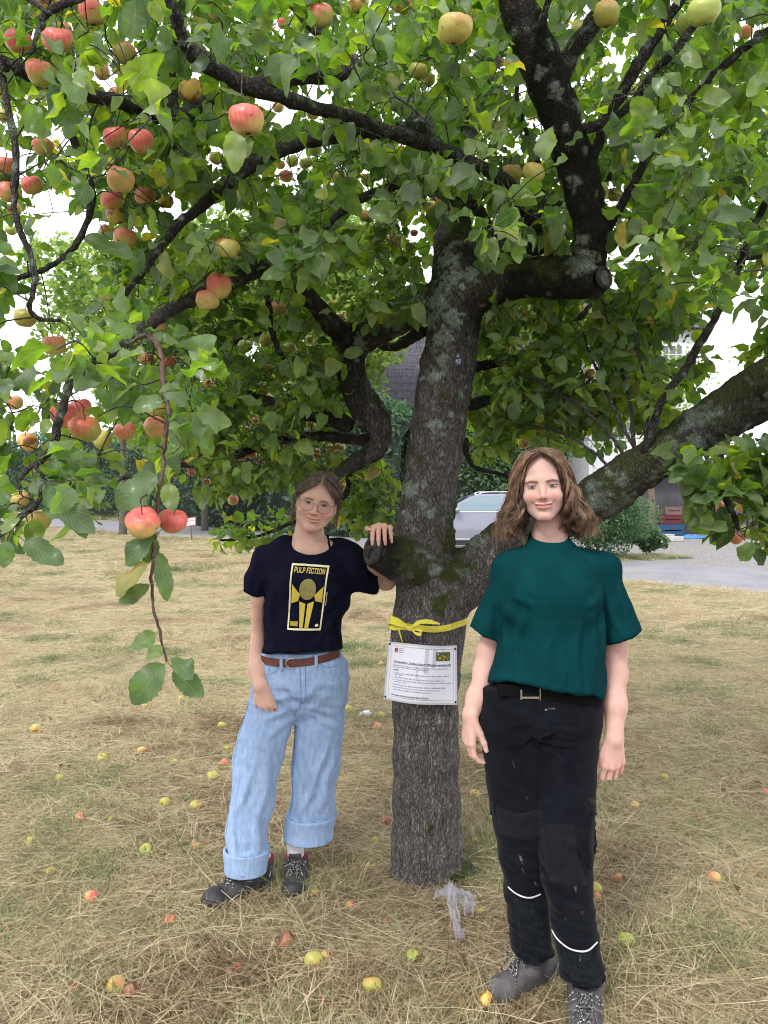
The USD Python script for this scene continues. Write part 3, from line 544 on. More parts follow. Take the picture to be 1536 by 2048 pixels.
# ---- branches
BR = {  # photo polylines: (px, py, width px, distance)
 'long_front': [(1072, 500, 40, 2.92), (1062, 440, 30, 2.84), (1000, 352, 30, 2.66), (900, 300, 28, 2.46), (760, 252, 28, 2.26), (620, 214, 28, 2.1), (480, 165, 32, 1.96), (400, 120, 34, 1.9), (362, 85, 26, 1.86), (338, 10, 24, 1.8), (300, -90, 20, 1.75)],
 'arch': [(1002, 520, 26, 3.06), (975, 450, 24, 3.0), (930, 392, 24, 2.95), (830, 364, 24, 2.9), (765, 382, 20, 2.86), (700, 412, 16, 2.8), (640, 470, 12, 2.75)],
 'left_mid': [(860, 262, 34, 3.36), (760, 262, 34, 3.2), (650, 268, 32, 3.0), (545, 305, 28, 2.8), (470, 355, 26, 2.66), (405, 410, 24, 2.56), (355, 450, 20, 2.5), (300, 520, 14, 2.42), (250, 590, 10, 2.4)],
 'left_low': [(700, 690, 44, 3.38), (620, 600, 34, 3.1), (540, 540, 34, 2.86), (470, 560, 30, 2.66), (380, 605, 28, 2.45), (310, 650, 26, 2.28), (245, 694, 24, 2.12), (180, 730, 18, 2.0), (150, 770, 16, 1.9), (120, 850, 16, 1.8), (90, 910, 14, 1.74), (40, 960, 10, 1.7)],
 'left_top': [(700, 150, 32, 3.4), (560, 160, 32, 3.0), (430, 200, 30, 2.7), (350, 236, 30, 2.5), (260, 212, 30, 2.36), (140, 182, 30, 2.2), (0, 122, 26, 2.06), (-120, 90, 20, 2.0)],
 'left_upright': [(350, 236, 26, 2.5), (346, 170, 26, 2.5), (344, 105, 22, 2.48), (350, 30, 18, 2.46), (340, -80, 14, 2.4)],
 'left_drop': [(140, 182, 18, 2.2), (128, 230, 16, 2.22), (152, 300, 16, 2.24), (175, 360, 14, 2.25), (185, 420, 14, 2.26), (150, 500, 12, 2.26), (90, 540, 12, 2.25), (30, 560, 10, 2.2)],
 'far_left_drop': [(0, 122, 18, 2.06), (30, 300, 14, 1.95), (20, 400, 12, 1.9), (45, 470, 12, 1.9), (70, 545, 12, 1.9), (60, 620, 10, 1.88), (120, 640, 8, 1.86)],
 'top_left_twig': [(230, -60, 18, 1.66), (165, 0, 16, 1.66), (100, 30, 14, 1.65), (85, 60, 12, 1.64), (60, 108, 8, 1.63)],
 'top_left_twig2': [(40, -20, 10, 1.64), (95, 22, 10, 1.65), (100, 30, 9, 1.65)],
 'hanging_twig': [(262, 684, 9, 2.1), (296, 668, 10, 1.9), (314, 690, 11, 1.76), (322, 760, 11, 1.70), (334, 850, 10, 1.66), (336, 915, 9, 1.64), (322, 985, 9, 1.62), (318, 1045, 9, 1.61), (308, 1110, 8, 1.60), (308, 1170, 7, 1.6), (318, 1240, 6, 1.6), (334, 1325, 5, 1.6)],
 'low_left': [(-40, 1080, 14, 1.55), (0, 1064, 13, 1.55), (35, 1040, 13, 1.56), (62, 1012, 10, 1.57), (78, 970, 8, 1.58), (70, 930, 8, 1.6)],
 'up_fork': [(1108, 172, 42, 2.44), (1140, 110, 38, 2.4), (1200, 30, 34, 2.34), (1262, -60, 30, 2.3)],
 'top_tuft': [(1050, 40, 20, 2.3), (1076, 50, 16, 2.28), (1096, 0, 14, 2.25), (1120, -60, 10, 2.2)],
 'right_a': [(1180, 322, 24, 2.56), (1215, 250, 22, 2.5), (1270, 140, 24, 2.42), (1330, 50, 22, 2.36), (1400, -50, 18, 2.3)],
 'right_b': [(1164, 262, 20, 2.5), (1230, 235, 18, 2.4), (1290, 172, 17, 2.3), (1350, 100, 16, 2.2), (1432, -8, 14, 2.1), (1480, -80, 12, 2.05)],
 'right_c': [(1198, 490, 18, 2.7), (1250, 400, 17, 2.6), (1310, 290, 16, 2.5), (1370, 215, 15, 2.42), (1450, 130, 15, 2.36), (1560, 40, 12, 2.3)],
 'right_back': [(930, 530, 46, 3.2), (1060, 440, 40, 3.5), (1180, 355, 36, 3.7), (1300, 350, 36, 3.8), (1420, 340, 34, 3.9), (1560, 330, 30, 4.0)],
 'shoot': [(1288, 905, 20, 2.86), (1320, 820, 17, 2.8), (1370, 740, 16, 2.76), (1430, 640, 15, 2.7), (1472, 545, 15, 2.66), (1500, 470, 14, 2.62), (1545, 380, 12, 2.58)],
 'shoot2': [(1486, 516, 10, 2.64), (1530, 510, 8, 2.6), (1580, 520, 6, 2.6)],
 'hang_right': [(1420, 880, 18, 2.7), (1440, 925, 16, 2.62), (1456, 960, 15, 2.6), (1455, 1000, 13, 2.58), (1462, 1030, 11, 2.57), (1478, 1060, 8, 2.56)],
 'rear_right': [(935, 735, 22, 3.3), (1000, 720, 20, 3.5), (1070, 705, 16, 3.7), (1150, 640, 12, 3.9), (1190, 600, 8, 4.0)],
 'rear_right2': [(940, 810, 24, 3.25), (990, 800, 24, 3.5), (1060, 850, 20, 3.8), (1130, 820, 12, 4.0), (1180, 760, 8, 4.1)],
 'rear_right3': [(930, 880, 16, 3.25), (945, 930, 10, 3.35), (990, 945, 8, 3.4), (1020, 955, 6, 3.4)],
 'rear_left': [(850, 660, 26, 3.3), (780, 690, 20, 3.6), (700, 650, 18, 3.9), (600, 640, 16, 4.1), (480, 680, 12, 4.2), (380, 740, 8, 4.2)],
 'rear_left2': [(700, 850, 34, 3.5), (620, 830, 28, 3.7), (520, 800, 24, 3.9), (440, 790, 16, 4.0), (360, 830, 12, 4.0), (300, 900, 8, 4.0)],
 'rear_left3': [(735, 880, 26, 3.48), (640, 870, 22, 3.7), (540, 880, 18, 3.85), (430, 920, 14, 3.95), (330, 930, 10, 4.0), (230, 960, 8, 4.0)],
 'low_droop': [(762, 862, 28, 3.45), (755, 905, 22, 3.5), (700, 935, 18, 3.6), (690, 985, 14, 3.8), (640, 1020, 10, 4.0), (520, 1070, 7, 4.1), (440, 1080, 5, 4.1)],
 'canopy1': [(905, 450, 50, 3.22), (940, 250, 44, 3.5), (1000, 60, 40, 3.8), (1060, -160, 34, 4.0), (1100, -400, 26, 4.2)],
 'canopy2': [(740, 170, 34, 3.5), (600, 20, 30, 3.5), (450, -180, 26, 3.4), (300, -420, 20, 3.3)],
 'canopy3': [(990, -120, 44, 2.2), (960, -300, 36, 2.1), (900, -560, 30, 2.0)],
 'canopy4': [(1400, -50, 18, 2.3), (1500, -250, 16, 2.3), (1600, -480, 12, 2.4)],
 'fan1': [(1262, 930, 8, 2.9), (1200, 850, 7, 2.95), (1120, 790, 6, 3.0), (1040, 745, 4, 3.05)],
 'fan2': [(1278, 915, 8, 2.9), (1230, 820, 7, 2.95), (1190, 730, 6, 3.0), (1160, 650, 4, 3.05)],
 'fan3': [(1270, 900, 9, 2.9), (1262, 800, 8, 2.95), (1230, 700, 7, 3.0), (1205, 600, 5, 3.05)],
 'fan4': [(1290, 890, 7, 2.88), (1295, 780, 6, 2.9), (1275, 700, 5, 2.95), (1265, 640, 4, 3.0)],
 'fan5': [(1230, 950, 7, 2.92), (1180, 900, 6, 2.98), (1120, 870, 5, 3.05), (1060, 850, 4, 3.1)],
 'drop_mid': [(1070, 470, 16, 2.88), (1085, 380, 12, 2.85), (1072, 300, 10, 2.8), (1040, 220, 8, 2.75), (1030, 150, 8, 2.7)],
 'mid_shoots': [(530, 560, 14, 2.86), (545, 640, 14, 3.0), (556, 690, 12, 3.1), (580, 740, 8, 3.2)],
}
M_redtwig = mat('red_brown_twig', (0.045, 0.024, 0.02), 0.55, (0.12, 0.056, 0.044), 45, bump=.3)
nodes, node_r = [], []
bt = lambda n: np.tile([0.0, 0.0, 0.12], (n, 1))
for name, rows in BR.items():
    q = catmull(np.array([[*a, r] for a, r in B(*rows)]), 7)
    rr = np.random.default_rng(abs(len(name) * 7 + int(rows[0][0])))
    wob = np.cumsum(rr.normal(size=(len(q), 3)), 0) * 0.002; wob -= np.linspace(0, 1, len(q))[:, None] * wob[-1]
    q[:, :3] += wob
    m = tube(q[:, :3], np.maximum(q[:, 3], 0.0022) * (1 + 0.14 * rr.normal(size=len(q)).clip(-1, 1)), 9 if rows[0][2] > 14 else 6)
    if rows[0][2] > 18: m = m.subdivide(); noise_push(m, 0.0035, 60, 3)
    mv = np.array(m.vertices); l = np.clip((meshkit.fbm(mv * 38, 3, 51) - 0.60) * 7, 0, 1) * (0.9 if name in ('left_mid', 'canopy1', 'left_upright') else 0.55)
    thin = rows[0][2] <= 13 or name == 'hanging_twig'
    add('branch', m, M_redtwig if name == 'hanging_twig' else M_bark if not thin else bark_mat('twig_bark', 0.6) if not stage.GetPrimAtPath('/World/Looks/twig_bark') else UsdShade.Material.Get(stage, '/World/Looks/twig_bark'), apple_tree, smooth=True,
        tint=np.c_[np.clip((m.vertex_normals[:, 2] - .4) + (meshkit.fbm(mv * 20, 2, 9) - .55) * 3, 0, .6) * (not thin), l * (not thin), np.full(len(mv), 0.22 if not thin else 0.5)])
    nodes += list(q[:, :3]); node_r += list(q[:, 3])
for c in MAIN[1:6]:
    nodes += [a for a, r in c]; node_r += [r for a, r in c]
nodes = np.array(nodes)

HANG = [(36, 82, 52, 'R'), (115, 80, 60, 'R'), (80, 145, 57, 'H'), (248, 106, 46, 'H'), (183, 25, 52, 'R'), (205, 145, 30, 'R'), (232, 192, 33, 'R'), (231, 275, 50, 'R'), (283, 283, 52, 'R'), (85, 293, 40, 'R'), (12, 330, 40, 'P'), (64, 370, 42, 'R'), (16, 384, 42, 'R'), (28, 420, 30, 'O'), (242, 360, 55, 'P'), (224, 400, 45, 'R'), (232, 430, 38, 'O'), (216, 464, 32, 'P'), (250, 476, 45, 'R'), (290, 392, 40, 'P'), (330, 402, 35, 'O'), (10, 230, 32, 'Y'), (22, 460, 22, 'G'), (100, 2, 50, 'O'), (130, 58, 28, 'P'),
        (382, 180, 52, 'O'), (493, 240, 72, 'R'), (440, 26, 44, 'H'), (642, 30, 48, 'R'), (566, 46, 22, 'R'), (497, 184, 26, 'Y'), (556, 215, 22, 'R'), (625, 228, 26, 'O'), (630, 298, 27, 'G'), (585, 322, 26, 'G'), (612, 326, 27, 'G'), (561, 330, 18, 'R'), (572, 352, 27, 'P'), (432, 316, 28, 'Y'), (678, 354, 28, 'Y'), (736, 360, 28, 'Y'), (732, 432, 30, 'P'), (455, 496, 50, 'H'), (715, 8, 36, 'O'), (710, 115, 15, 'R'),
        (50, 636, 44, 'Y'), (108, 690, 46, 'P'), (308, 655, 46, 'R'), (295, 718, 30, 'R'), (338, 722, 30, 'R'), (128, 830, 54, 'R'), (163, 816, 44, 'R'), (170, 857, 60, 'H'), (55, 884, 40, 'O'), (205, 880, 38, 'Y'), (250, 862, 42, 'P'), (312, 855, 46, 'P'), (312, 815, 40, 'Y'), (38, 998, 40, 'Y'), (75, 1042, 52, 'Y'), (285, 1046, 68, 'R'), (345, 1042, 56, 'R'), (30, 805, 30, 'P'),
        (438, 572, 48, 'R'), (416, 599, 48, 'R'), (556, 617, 33, 'P'), (532, 680, 28, 'Y'), (490, 692, 28, 'G'), (578, 697, 27, 'Y'), (533, 738, 29, 'Y'), (525, 779, 27, 'Y'), (534, 797, 23, 'Y'), (576, 772, 18, 'Y'), (682, 636, 22, 'H'), (678, 657, 21, 'R'), (669, 668, 21, 'H'), (690, 677, 21, 'H'), (703, 668, 20, 'R'), (620, 679, 19, 'G'), (622, 850, 20, 'Y'), (568, 883, 19, 'Y'), (662, 896, 20, 'Y'), (681, 894, 20, 'Y'), (632, 906, 20, 'O'), (672, 846, 17, 'Y'), (511, 842, 16, 'P'), (492, 860, 18, 'P'), (482, 911, 22, 'P'), (504, 909, 19, 'P'), (522, 925, 14, 'R'), (466, 1000, 22, 'R'), (362, 930, 18, 'R'), (380, 928, 18, 'R'), (382, 944, 18, 'H'), (414, 964, 16, 'H'), (415, 765, 19, 'O'), (663, 970, 19, 'O'), (682, 972, 21, 'O'), (738, 845, 18, 'Y'),
        (910, 58, 72, 'Y'), (836, 142, 36, 'Y'), (858, 160, 26, 'Y'), (805, 10, 36, 'O'), (1000, 125, 18, 'R'), (1022, 350, 42, 'Y'), (1067, 346, 46, 'Y'), (868, 412, 36, 'Y'), (812, 436, 26, 'O'), (828, 466, 17, 'B'), (790, 482, 30, 'Y'), (1160, 58, 36, 'Y'), (1213, 28, 52, 'Y'), (1408, 22, 64, 'G'), (1372, 48, 40, 'G'), (1492, 64, 28, 'P'), (1198, 380, 38, 'Y'), (1230, 389, 30, 'H'), (1530, 232, 24, 'Y'), (1262, 180, 25, 'Y'),
        (1047, 620, 25, 'O'), (1050, 673, 22, 'G'), (1170, 706, 28, 'Y'), (1180, 748, 23, 'O'), (1165, 626, 27, 'Y'), (1026, 700, 17, 'P'), (1047, 887, 23, 'O'), (1446, 1015, 29, 'P'), (1482, 1013, 25, 'P'), (1470, 1076, 29, 'P'), (1495, 1064, 29, 'G'), (845, 718, 15, 'P'), (978, 725, 22, 'G')]
def apple_depth(px, py, dm):
    if px == 285: return 1.585
    if px == 345 and py > 1000: return 1.66
    return float(np.clip(0.074 * F / dm, 1.5, 4.4))
# ---- foliage: spur clusters spread through the crown, joined to the wood by twigs
R_ = np.random.default_rng(101)
def inside(poly, px, py): return shapely.contains_xy(poly, px, py)
Pg = shapely.Polygon
ZONES = [  # polygon in the photo, nearest and farthest distance, clusters, leaf length
 (Pg([(-60, -60), (420, -60), (380, 120), (300, 260), (260, 420), (200, 470), (-60, 480)]), 1.6, 2.6, 95, .082),
 (Pg([(-60, 560), (120, 600), (300, 640), (420, 700), (440, 860), (380, 930), (230, 960), (180, 1030), (60, 1080), (-60, 1100)]), 1.55, 2.3, 92, .082),
 (Pg([(-60, 440), (60, 450), (110, 520), (60, 600), (-60, 620)]), 1.6, 2.4, 14, .08),
 (Pg([(300, -60), (800, -60), (900, 60), (820, 200), (600, 190), (420, 120)]), 1.7, 2.6, 62, .085),
 (Pg([(240, 200), (440, 170), (800, 280), (960, 330), (900, 420), (720, 470), (560, 640), (440, 620), (300, 520), (220, 420)]), 2.1, 3.2, 150, .08),
 (Pg([(180, 460), (760, 440), (860, 500), (840, 620), (700, 660), (640, 900), (560, 960), (420, 980), (300, 900), (200, 700), (220, 600)]), 2.9, 4.4, 300, .078),
 (Pg([(560, 660), (690, 700), (700, 840), (660, 940), (420, 1000), (330, 930), (420, 800)]), 3.4, 4.4, 130, .075),
 (Pg([(820, -60), (1600, -60), (1600, 560), (1300, 620), (1000, 620), (960, 480), (860, 300)]), 2.0, 3.2, 185, .082),
 (Pg([(820, -60), (1600, -60), (1600, 620), (1340, 640), (960, 600), (860, 300)]), 3.1, 4.8, 330, .08),
 (Pg([(400, -60), (900, -60), (900, 480), (700, 520), (460, 420)]), 3.0, 4.8, 190, .08),
 (Pg([(-60, -60), (480, -60), (420, 420), (-60, 440)]), 2.6, 4.2, 130, .08),
 (Pg([(960, 600), (1340, 600), (1360, 720), (1250, 880), (1180, 900), (1060, 880), (940, 930), (930, 800)]), 3.1, 4.6, 235, .078),
 (Pg([(990, 560), (1260, 590), (1300, 700), (1220, 840), (1120, 860), (1000, 800)]), 2.9, 3.3, 45, .078),
 (Pg([(1290, 640), (1400, 600), (1440, 640), (1400, 760), (1330, 850), (1270, 860)]), 2.7, 3.6, 22, .078),
 (Pg([(1340, 905), (1440, 880), (1600, 830), (1600, 1080), (1500, 1095), (1420, 1040), (1390, 980)]), 2.4, 2.9, 62, .085),
 (Pg([(640, 940), (780, 930), (790, 1040), (700, 1055), (640, 1030), (660, 980)]), 3.5, 4.3, 40, .07),
 (Pg([(430, 1050), (590, 1030), (590, 1085), (440, 1092)]), 3.9, 4.4, 9, .07),
 (Pg([(1380, 660), (1600, 560), (1600, 730), (1470, 740)]), 2.5, 3.4, 10, .08),
 (Pg([(1600, 250), (2150, 250), (2150, 900), (1600, 1000)]), 2.2, 3.4, 90, .085),
 (Pg([(-300, -800), (1900, -800), (1900, -60), (-300, -60)]), 1.9, 5.0, 400, .085),
]
HOLES = [(105, 545, 95, 105), (55, 655, 40, 40), (435, 430, 75, 28), (565, 218, 42, 30), (330, 470, 34, 30), (20, 300, 40, 22), (90, 395, 40, 18), (180, 290, 18, 18), (1440, 690, 70, 60), (1510, 620, 40, 60), (1235, 90, 34, 22), (820, 720, 52, 70), (680, 560, 40, 40), (1330, 690, 26, 40), (1460, 180, 26, 22), (1265, 500, 22, 14), (840, 285, 34, 14), (1500, 930, 20, 12), (1060, 160, 12, 14), (1245, 840, 26, 24), (700, 440, 14, 12), (1350, 780, 14, 60), (505, 800, 10, 10), (490, 590, 14, 18)]
KEEP = Pg([(795, 1250), (785, 1000), (840, 700), (860, 540), (905, 470), (965, 560), (975, 700), (930, 950), (900, 1060), (900, 1250)])   # the trunk stays clear
LIMBZ = Pg([(900, 1200), (1160, 980), (1290, 860), (1380, 800), (1600, 690), (1600, 850), (1400, 900), (1200, 1040), (1000, 1120)])
STZ = Pg([(900, 520), (1230, 520), (1230, 610), (1050, 610), (900, 650)])
UPZ = Pg([(1150, 600), (1150, 480), (1060, 200), (1020, -60), (1100, -60), (1160, 200), (1215, 480), (1225, 600)])
cl = []
for poly, d0, d1, n, L in ZONES:
    n = int(n * (1.2 if d1 < 2.7 else 2.0)); L = L * (1 if d1 < 2.7 else 1.06); x0, y0, x1, y1 = poly.bounds; got = 0; tries = 0
    while got < n and tries < n * 30:
        tries += 1
        px, py = R_.uniform(x0, x1), R_.uniform(y0, y1)
        if not inside(poly, px, py): continue
        d = R_.uniform(d0, d1)
        if any(((px - a) / (c + 18 * 2.5 / d)) ** 2 + ((py - b) / (e + 18 * 2.5 / d)) ** 2 < 1 for a, b, c, e in HOLES) and R_.random() < 0.93: continue
        pt = shapely.Point(px, py); g = 24 * 3 / d
        if d < 3.3 and KEEP.distance(pt) < g: continue
        if d < 3.1 and LIMBZ.distance(pt) < g * .6 and R_.random() < .92: continue
        if d < 2.75 and UPZ.distance(pt) < g * .8 and R_.random() < .8: continue
        if d < 3.0 and STZ.distance(pt) < g * .5 and R_.random() < .9: continue
        w = P(px, py, d)
        if d > 3.6 and py > 600 and (300 < px < 1300) and R_.random() < 0.0: continue
        cl.append((*w, L)); got += 1
cl = np.array(cl)
# join each cluster to the nearest wood or to a cluster already joined
tree_pts = list(nodes); kd = cKDTree(nodes); dist, near_i = kd.query(cl[:, :3]); order = np.argsort(dist)
joined = np.empty((0, 3)); parent = {}
twigs, tdir = [], np.zeros((len(cl), 3)); dyn = None; pending = []
for rank, i in enumerate(order):
    c = cl[i, :3]; a = nodes[near_i[i]]; best = dist[i] * 1.0
    if len(pending) > 25 or dyn is None:
        joined = np.vstack([joined, pending]) if pending else joined; pending = []
        dyn = cKDTree(joined) if len(joined) else None
    if dyn is not None:
        dd, jj = dyn.query(c)
        if dd < best * 0.8: a, best = joined[jj], dd
    L = np.linalg.norm(c - a)
    mid = (a + c) / 2 + R_.normal(size=3) * L * 0.10 + [0, 0, L * 0.10]
    q = catmull([a, mid, c], 3); twigs.append((q, np.clip(0.0016 + L * 0.006, .0018, .006)))
    tdir[i] = unit(c - mid); pending.append(c)
    if L > .25: pending.append(mid)
tw = [tube(q, np.linspace(r0, .0014, len(q)), 3, cap=False) for q, r0 in twigs]
m = cat(tw); add('twigs', m, UsdShade.Material.Get(stage, '/World/Looks/twig_bark'), apple_tree, kind='stuff', smooth=True, tint=np.tile([0, 0, .35], (len(m.vertices), 1)))

# every cluster carries a rosette of leaves
leaf_rows = []   # base, axis, normal, length, width, droop, fold, tone
CAMP = V3(0, 0, H)
for (x, y, z, L0), t in zip(cl, tdir):
    k = R_.integers(5, 9); ph = R_.uniform(0, 2 * PI); c = V3(x, y, z)
    a0 = unit(np.cross(t, R_.normal(size=3))); b0 = np.cross(t, a0); young = R_.random() < .3
    for j in range(k):
        th = ph + j * 2.4; s = j / k
        ax = unit(t * R_.uniform(.05, .8) + (np.cos(th) * a0 + np.sin(th) * b0) + [0, 0, R_.uniform(-.45, .15)])
        tocam = unit(CAMP - c)
        nr = V3(0, 0, .75) + tocam * R_.uniform(-.2, .7) + R_.normal(size=3) * .5 - ax * .0
        nr = unit(nr - ax * (nr @ ax))
        L = L0 * R_.uniform(.50, 1.22); base = c - t * s * .05 + ax * .012
        leaf_rows.append((*base, *ax, *nr, L, L * R_.uniform(.50, .70), R_.uniform(-.05, .65), R_.uniform(.0, .65), R_.random() if not young else R_.uniform(.55, .95), R_.random(), .2 + .5 * R_.random()))
# named leaves of the hanging twig and other near ones: (px, py of base, px, py of tip, distance, width ratio)
for bx, by, tx, ty, d, wr, tone in [(340, 1318, 252, 1404, 1.58, .55, .35), (338, 1312, 390, 1352, 1.6, .7, .3), (340, 1330, 402, 1398, 1.61, .5, .2), (318, 1262, 262, 1300, 1.62, .6, .6), (330, 1290, 290, 1318, 1.6, .6, .75),
        (322, 1060, 242, 1122, 1.60, .55, .2), (316, 1070, 285, 1130, 1.62, .5, .3), (308, 1165, 235, 1208, 1.6, .45, .25), (310, 1090, 342, 1200, 1.63, .35, .5), (306, 1120, 222, 1182, 1.59, .5, .99),
        (325, 940, 230, 1018, 1.6, .62, .3), (330, 960, 352, 1020, 1.58, .6, .8), (372, 838, 462, 838, 1.64, .6, .85), (380, 750, 458, 740, 1.7, .5, .6), (335, 800, 262, 810, 1.63, .6, .65), (340, 840, 360, 872, 1.6, .6, .8), (372, 720, 428, 668, 1.75, .62, .55),
        (100, 990, 185, 1066, 1.56, .45, .1), (40, 1075, 120, 1130, 1.56, .55, .15), (20, 1075, 0, 1135, 1.55, .6, .5), (60, 960, 140, 1010, 1.6, .5, .3), (470, 250, 470, 342, 1.74, .5, .95), (280, 520, 160, 470, 2.3, .4, .4), (130, 520, 148, 505, 2.2, .5, .2)]:
    b, e = P(bx, by, d), P(tx, ty, d - .01); ax = unit(e - b); L = np.linalg.norm(e - b)
    nr = unit(unit(CAMP - b) * .9 + V3(0, 0, .5) + R_.normal(size=3) * .15); nr = unit(nr - ax * (nr @ ax))
    leaf_rows.append((*b, *ax, *nr, L, L * wr, .12, .18, tone, R_.random(), 1.0))
LR = np.array(leaf_rows)
ok = np.ones(len(LR), bool)
ctr = LR[:, :3] + LR[:, 3:6] * LR[:, 9:10] * .6; cpx = 768 + ctr[:, 0] / ctr[:, 1] * F; cpy = HORIZON - (ctr[:, 2] - H) / ctr[:, 1] * F
for k in range(len(LR)):
    pt = shapely.Point(cpx[k], cpy[k])
    if LR[k, 15] < 1.0 and ctr[k, 1] < 3.2 and KEEP.distance(pt) < 4: ok[k] = False
    if LR[k, 15] < 1.0 and ctr[k, 1] < 2.95 and 560 < cpx[k] < 690 and cpy[k] > 940: ok[k] = False
    if ctr[k, 1] < 3.0 and 1040 < cpx[k] < 1180 and cpy[k] > 895: ok[k] = False
hp = np.array([(px, py, dm, apple_depth(px, py, dm)) for px, py, dm, k in HANG]); lsz = LR[:, 9] / ctr[:, 1] * F * .36
for px, py, dm, d in hp:
    m = (np.hypot(cpx - px, cpy - py) < dm * .5 + lsz * .95) & (ctr[:, 1] < d + .03) & (LR[:, 15] < 1); ok &= ~(m & (R_.random(len(LR)) < .94))
vb = np.vstack([catmull(np.array(BR[k_], float), 8) for k_ in ('long_front', 'left_mid', 'left_low', 'left_top', 'right_a', 'right_b', 'right_c', 'shoot', 'up_fork', 'arch', 'hanging_twig')] + [np.array([[1178, 545, 56, 2.74], [1182, 450, 62, 2.66], [1172, 400, 64, 2.62], [1158, 350, 66, 2.58], [1140, 290, 68, 2.53], [1120, 230, 70, 2.48], [1098, 170, 70, 2.43], [1075, 110, 70, 2.38], [1055, 65, 64, 2.34], [1035, 20, 58, 2.3]])])
dd_, jj_ = cKDTree(vb[:, :2]).query(np.c_[cpx, cpy]); ok &= ~((dd_ < vb[jj_, 2] * .5 + lsz * .55) & (ctr[:, 1] < vb[jj_, 3]) & (LR[:, 15] < 1) & (R_.random(len(LR)) < .72))
LR = LR[ok]; ctr = ctr[ok]; cpx, cpy = cpx[ok], cpy[ok]
def leaves_mesh(rows, nu, nv, serr=0.0):
    """Grid leaves: nv stations along, nu across (odd). Returns vertices, faces, tint, uv."""
    n = len(rows); b, ax, nr = rows[:, None, None, :3], rows[:, None, None, 3:6], rows[:, None, None, 6:9]
    side = np.cross(ax, nr); L, W, dr, fo, tone, ph = (rows[:, k][:, None, None, None] for k in range(9, 15))
    v = np.linspace(0, 1, nv)[None, :, None, None]; u = np.linspace(-1, 1, nu)[None, None, :, None]
    prof = np.clip(np.sin(PI * v ** 0.94) ** 0.62 * (1 - 0.10 * v), 0, None)
    if serr: prof = prof * (1 + serr * np.where(np.abs(u) > .99, ((np.arange(nv) % 2)[None, :, None, None] * 2 - 1), 0))
    w = W / 2 * prof
    lift = fo * np.abs(u) * w + np.sin(v * 11 + ph * 20) * np.abs(u) * w * 0.26 + np.sin(v * 6 + ph * 9) * u * w * .34
    x = b + ax * (L * (v * 0.88 + 0.12)) + side * (u * w + np.sin(ph * 31) * L * .09 * v ** 2) + nr * (lift - dr * L * v ** 2)
    # petiole
    V = x.reshape(-1, 3); i, j = np.meshgrid(np.arange(nv - 1), np.arange(nu - 1), indexing='ij')
    q = np.stack([i * nu + j, (i + 1) * nu + j, (i + 1) * nu + j + 1, i * nu + j + 1], -1).reshape(-1, 4)
    Q = (np.arange(n)[:, None, None] * (nu * nv) + q[None]).reshape(-1, 4)
    T = np.broadcast_to(np.concatenate([tone, ph, (ph * 7.3) % 1], -1), x.shape).reshape(-1, 3)
    uv = np.concatenate([np.broadcast_to(u, x.shape[:3] + (1,)), np.broadcast_to(v, x.shape[:3] + (1,))], -1).reshape(-1, 2)
    # small stalks
    s0 = b[:, 0, 0] - ax[:, 0, 0] * .006; s1 = b[:, 0, 0] + ax[:, 0, 0] * L[:, 0, 0] * .13; sd = side[:, 0, 0] * .0011; nn = nr[:, 0, 0] * .0011
    PV = np.stack([s0 - sd, s0 + sd, s0 + nn, s1 - sd, s1 + sd, s1 + nn], 1).reshape(-1, 3); o = len(V) + np.arange(n)[:, None, None] * 6
    pf = np.array([[0, 1, 4, 3], [1, 2, 5, 4], [2, 0, 3, 5]])[None] + o
    return np.vstack([V, PV]), np.vstack([Q, pf.reshape(-1, 4)]), np.vstack([T, np.repeat(np.c_[tone[:, 0, 0, 0] * 0 + .8, ph[:, 0, 0, 0], ph[:, 0, 0, 0]], 6, 0)]), np.vstack([uv, np.zeros((n * 6, 2))])
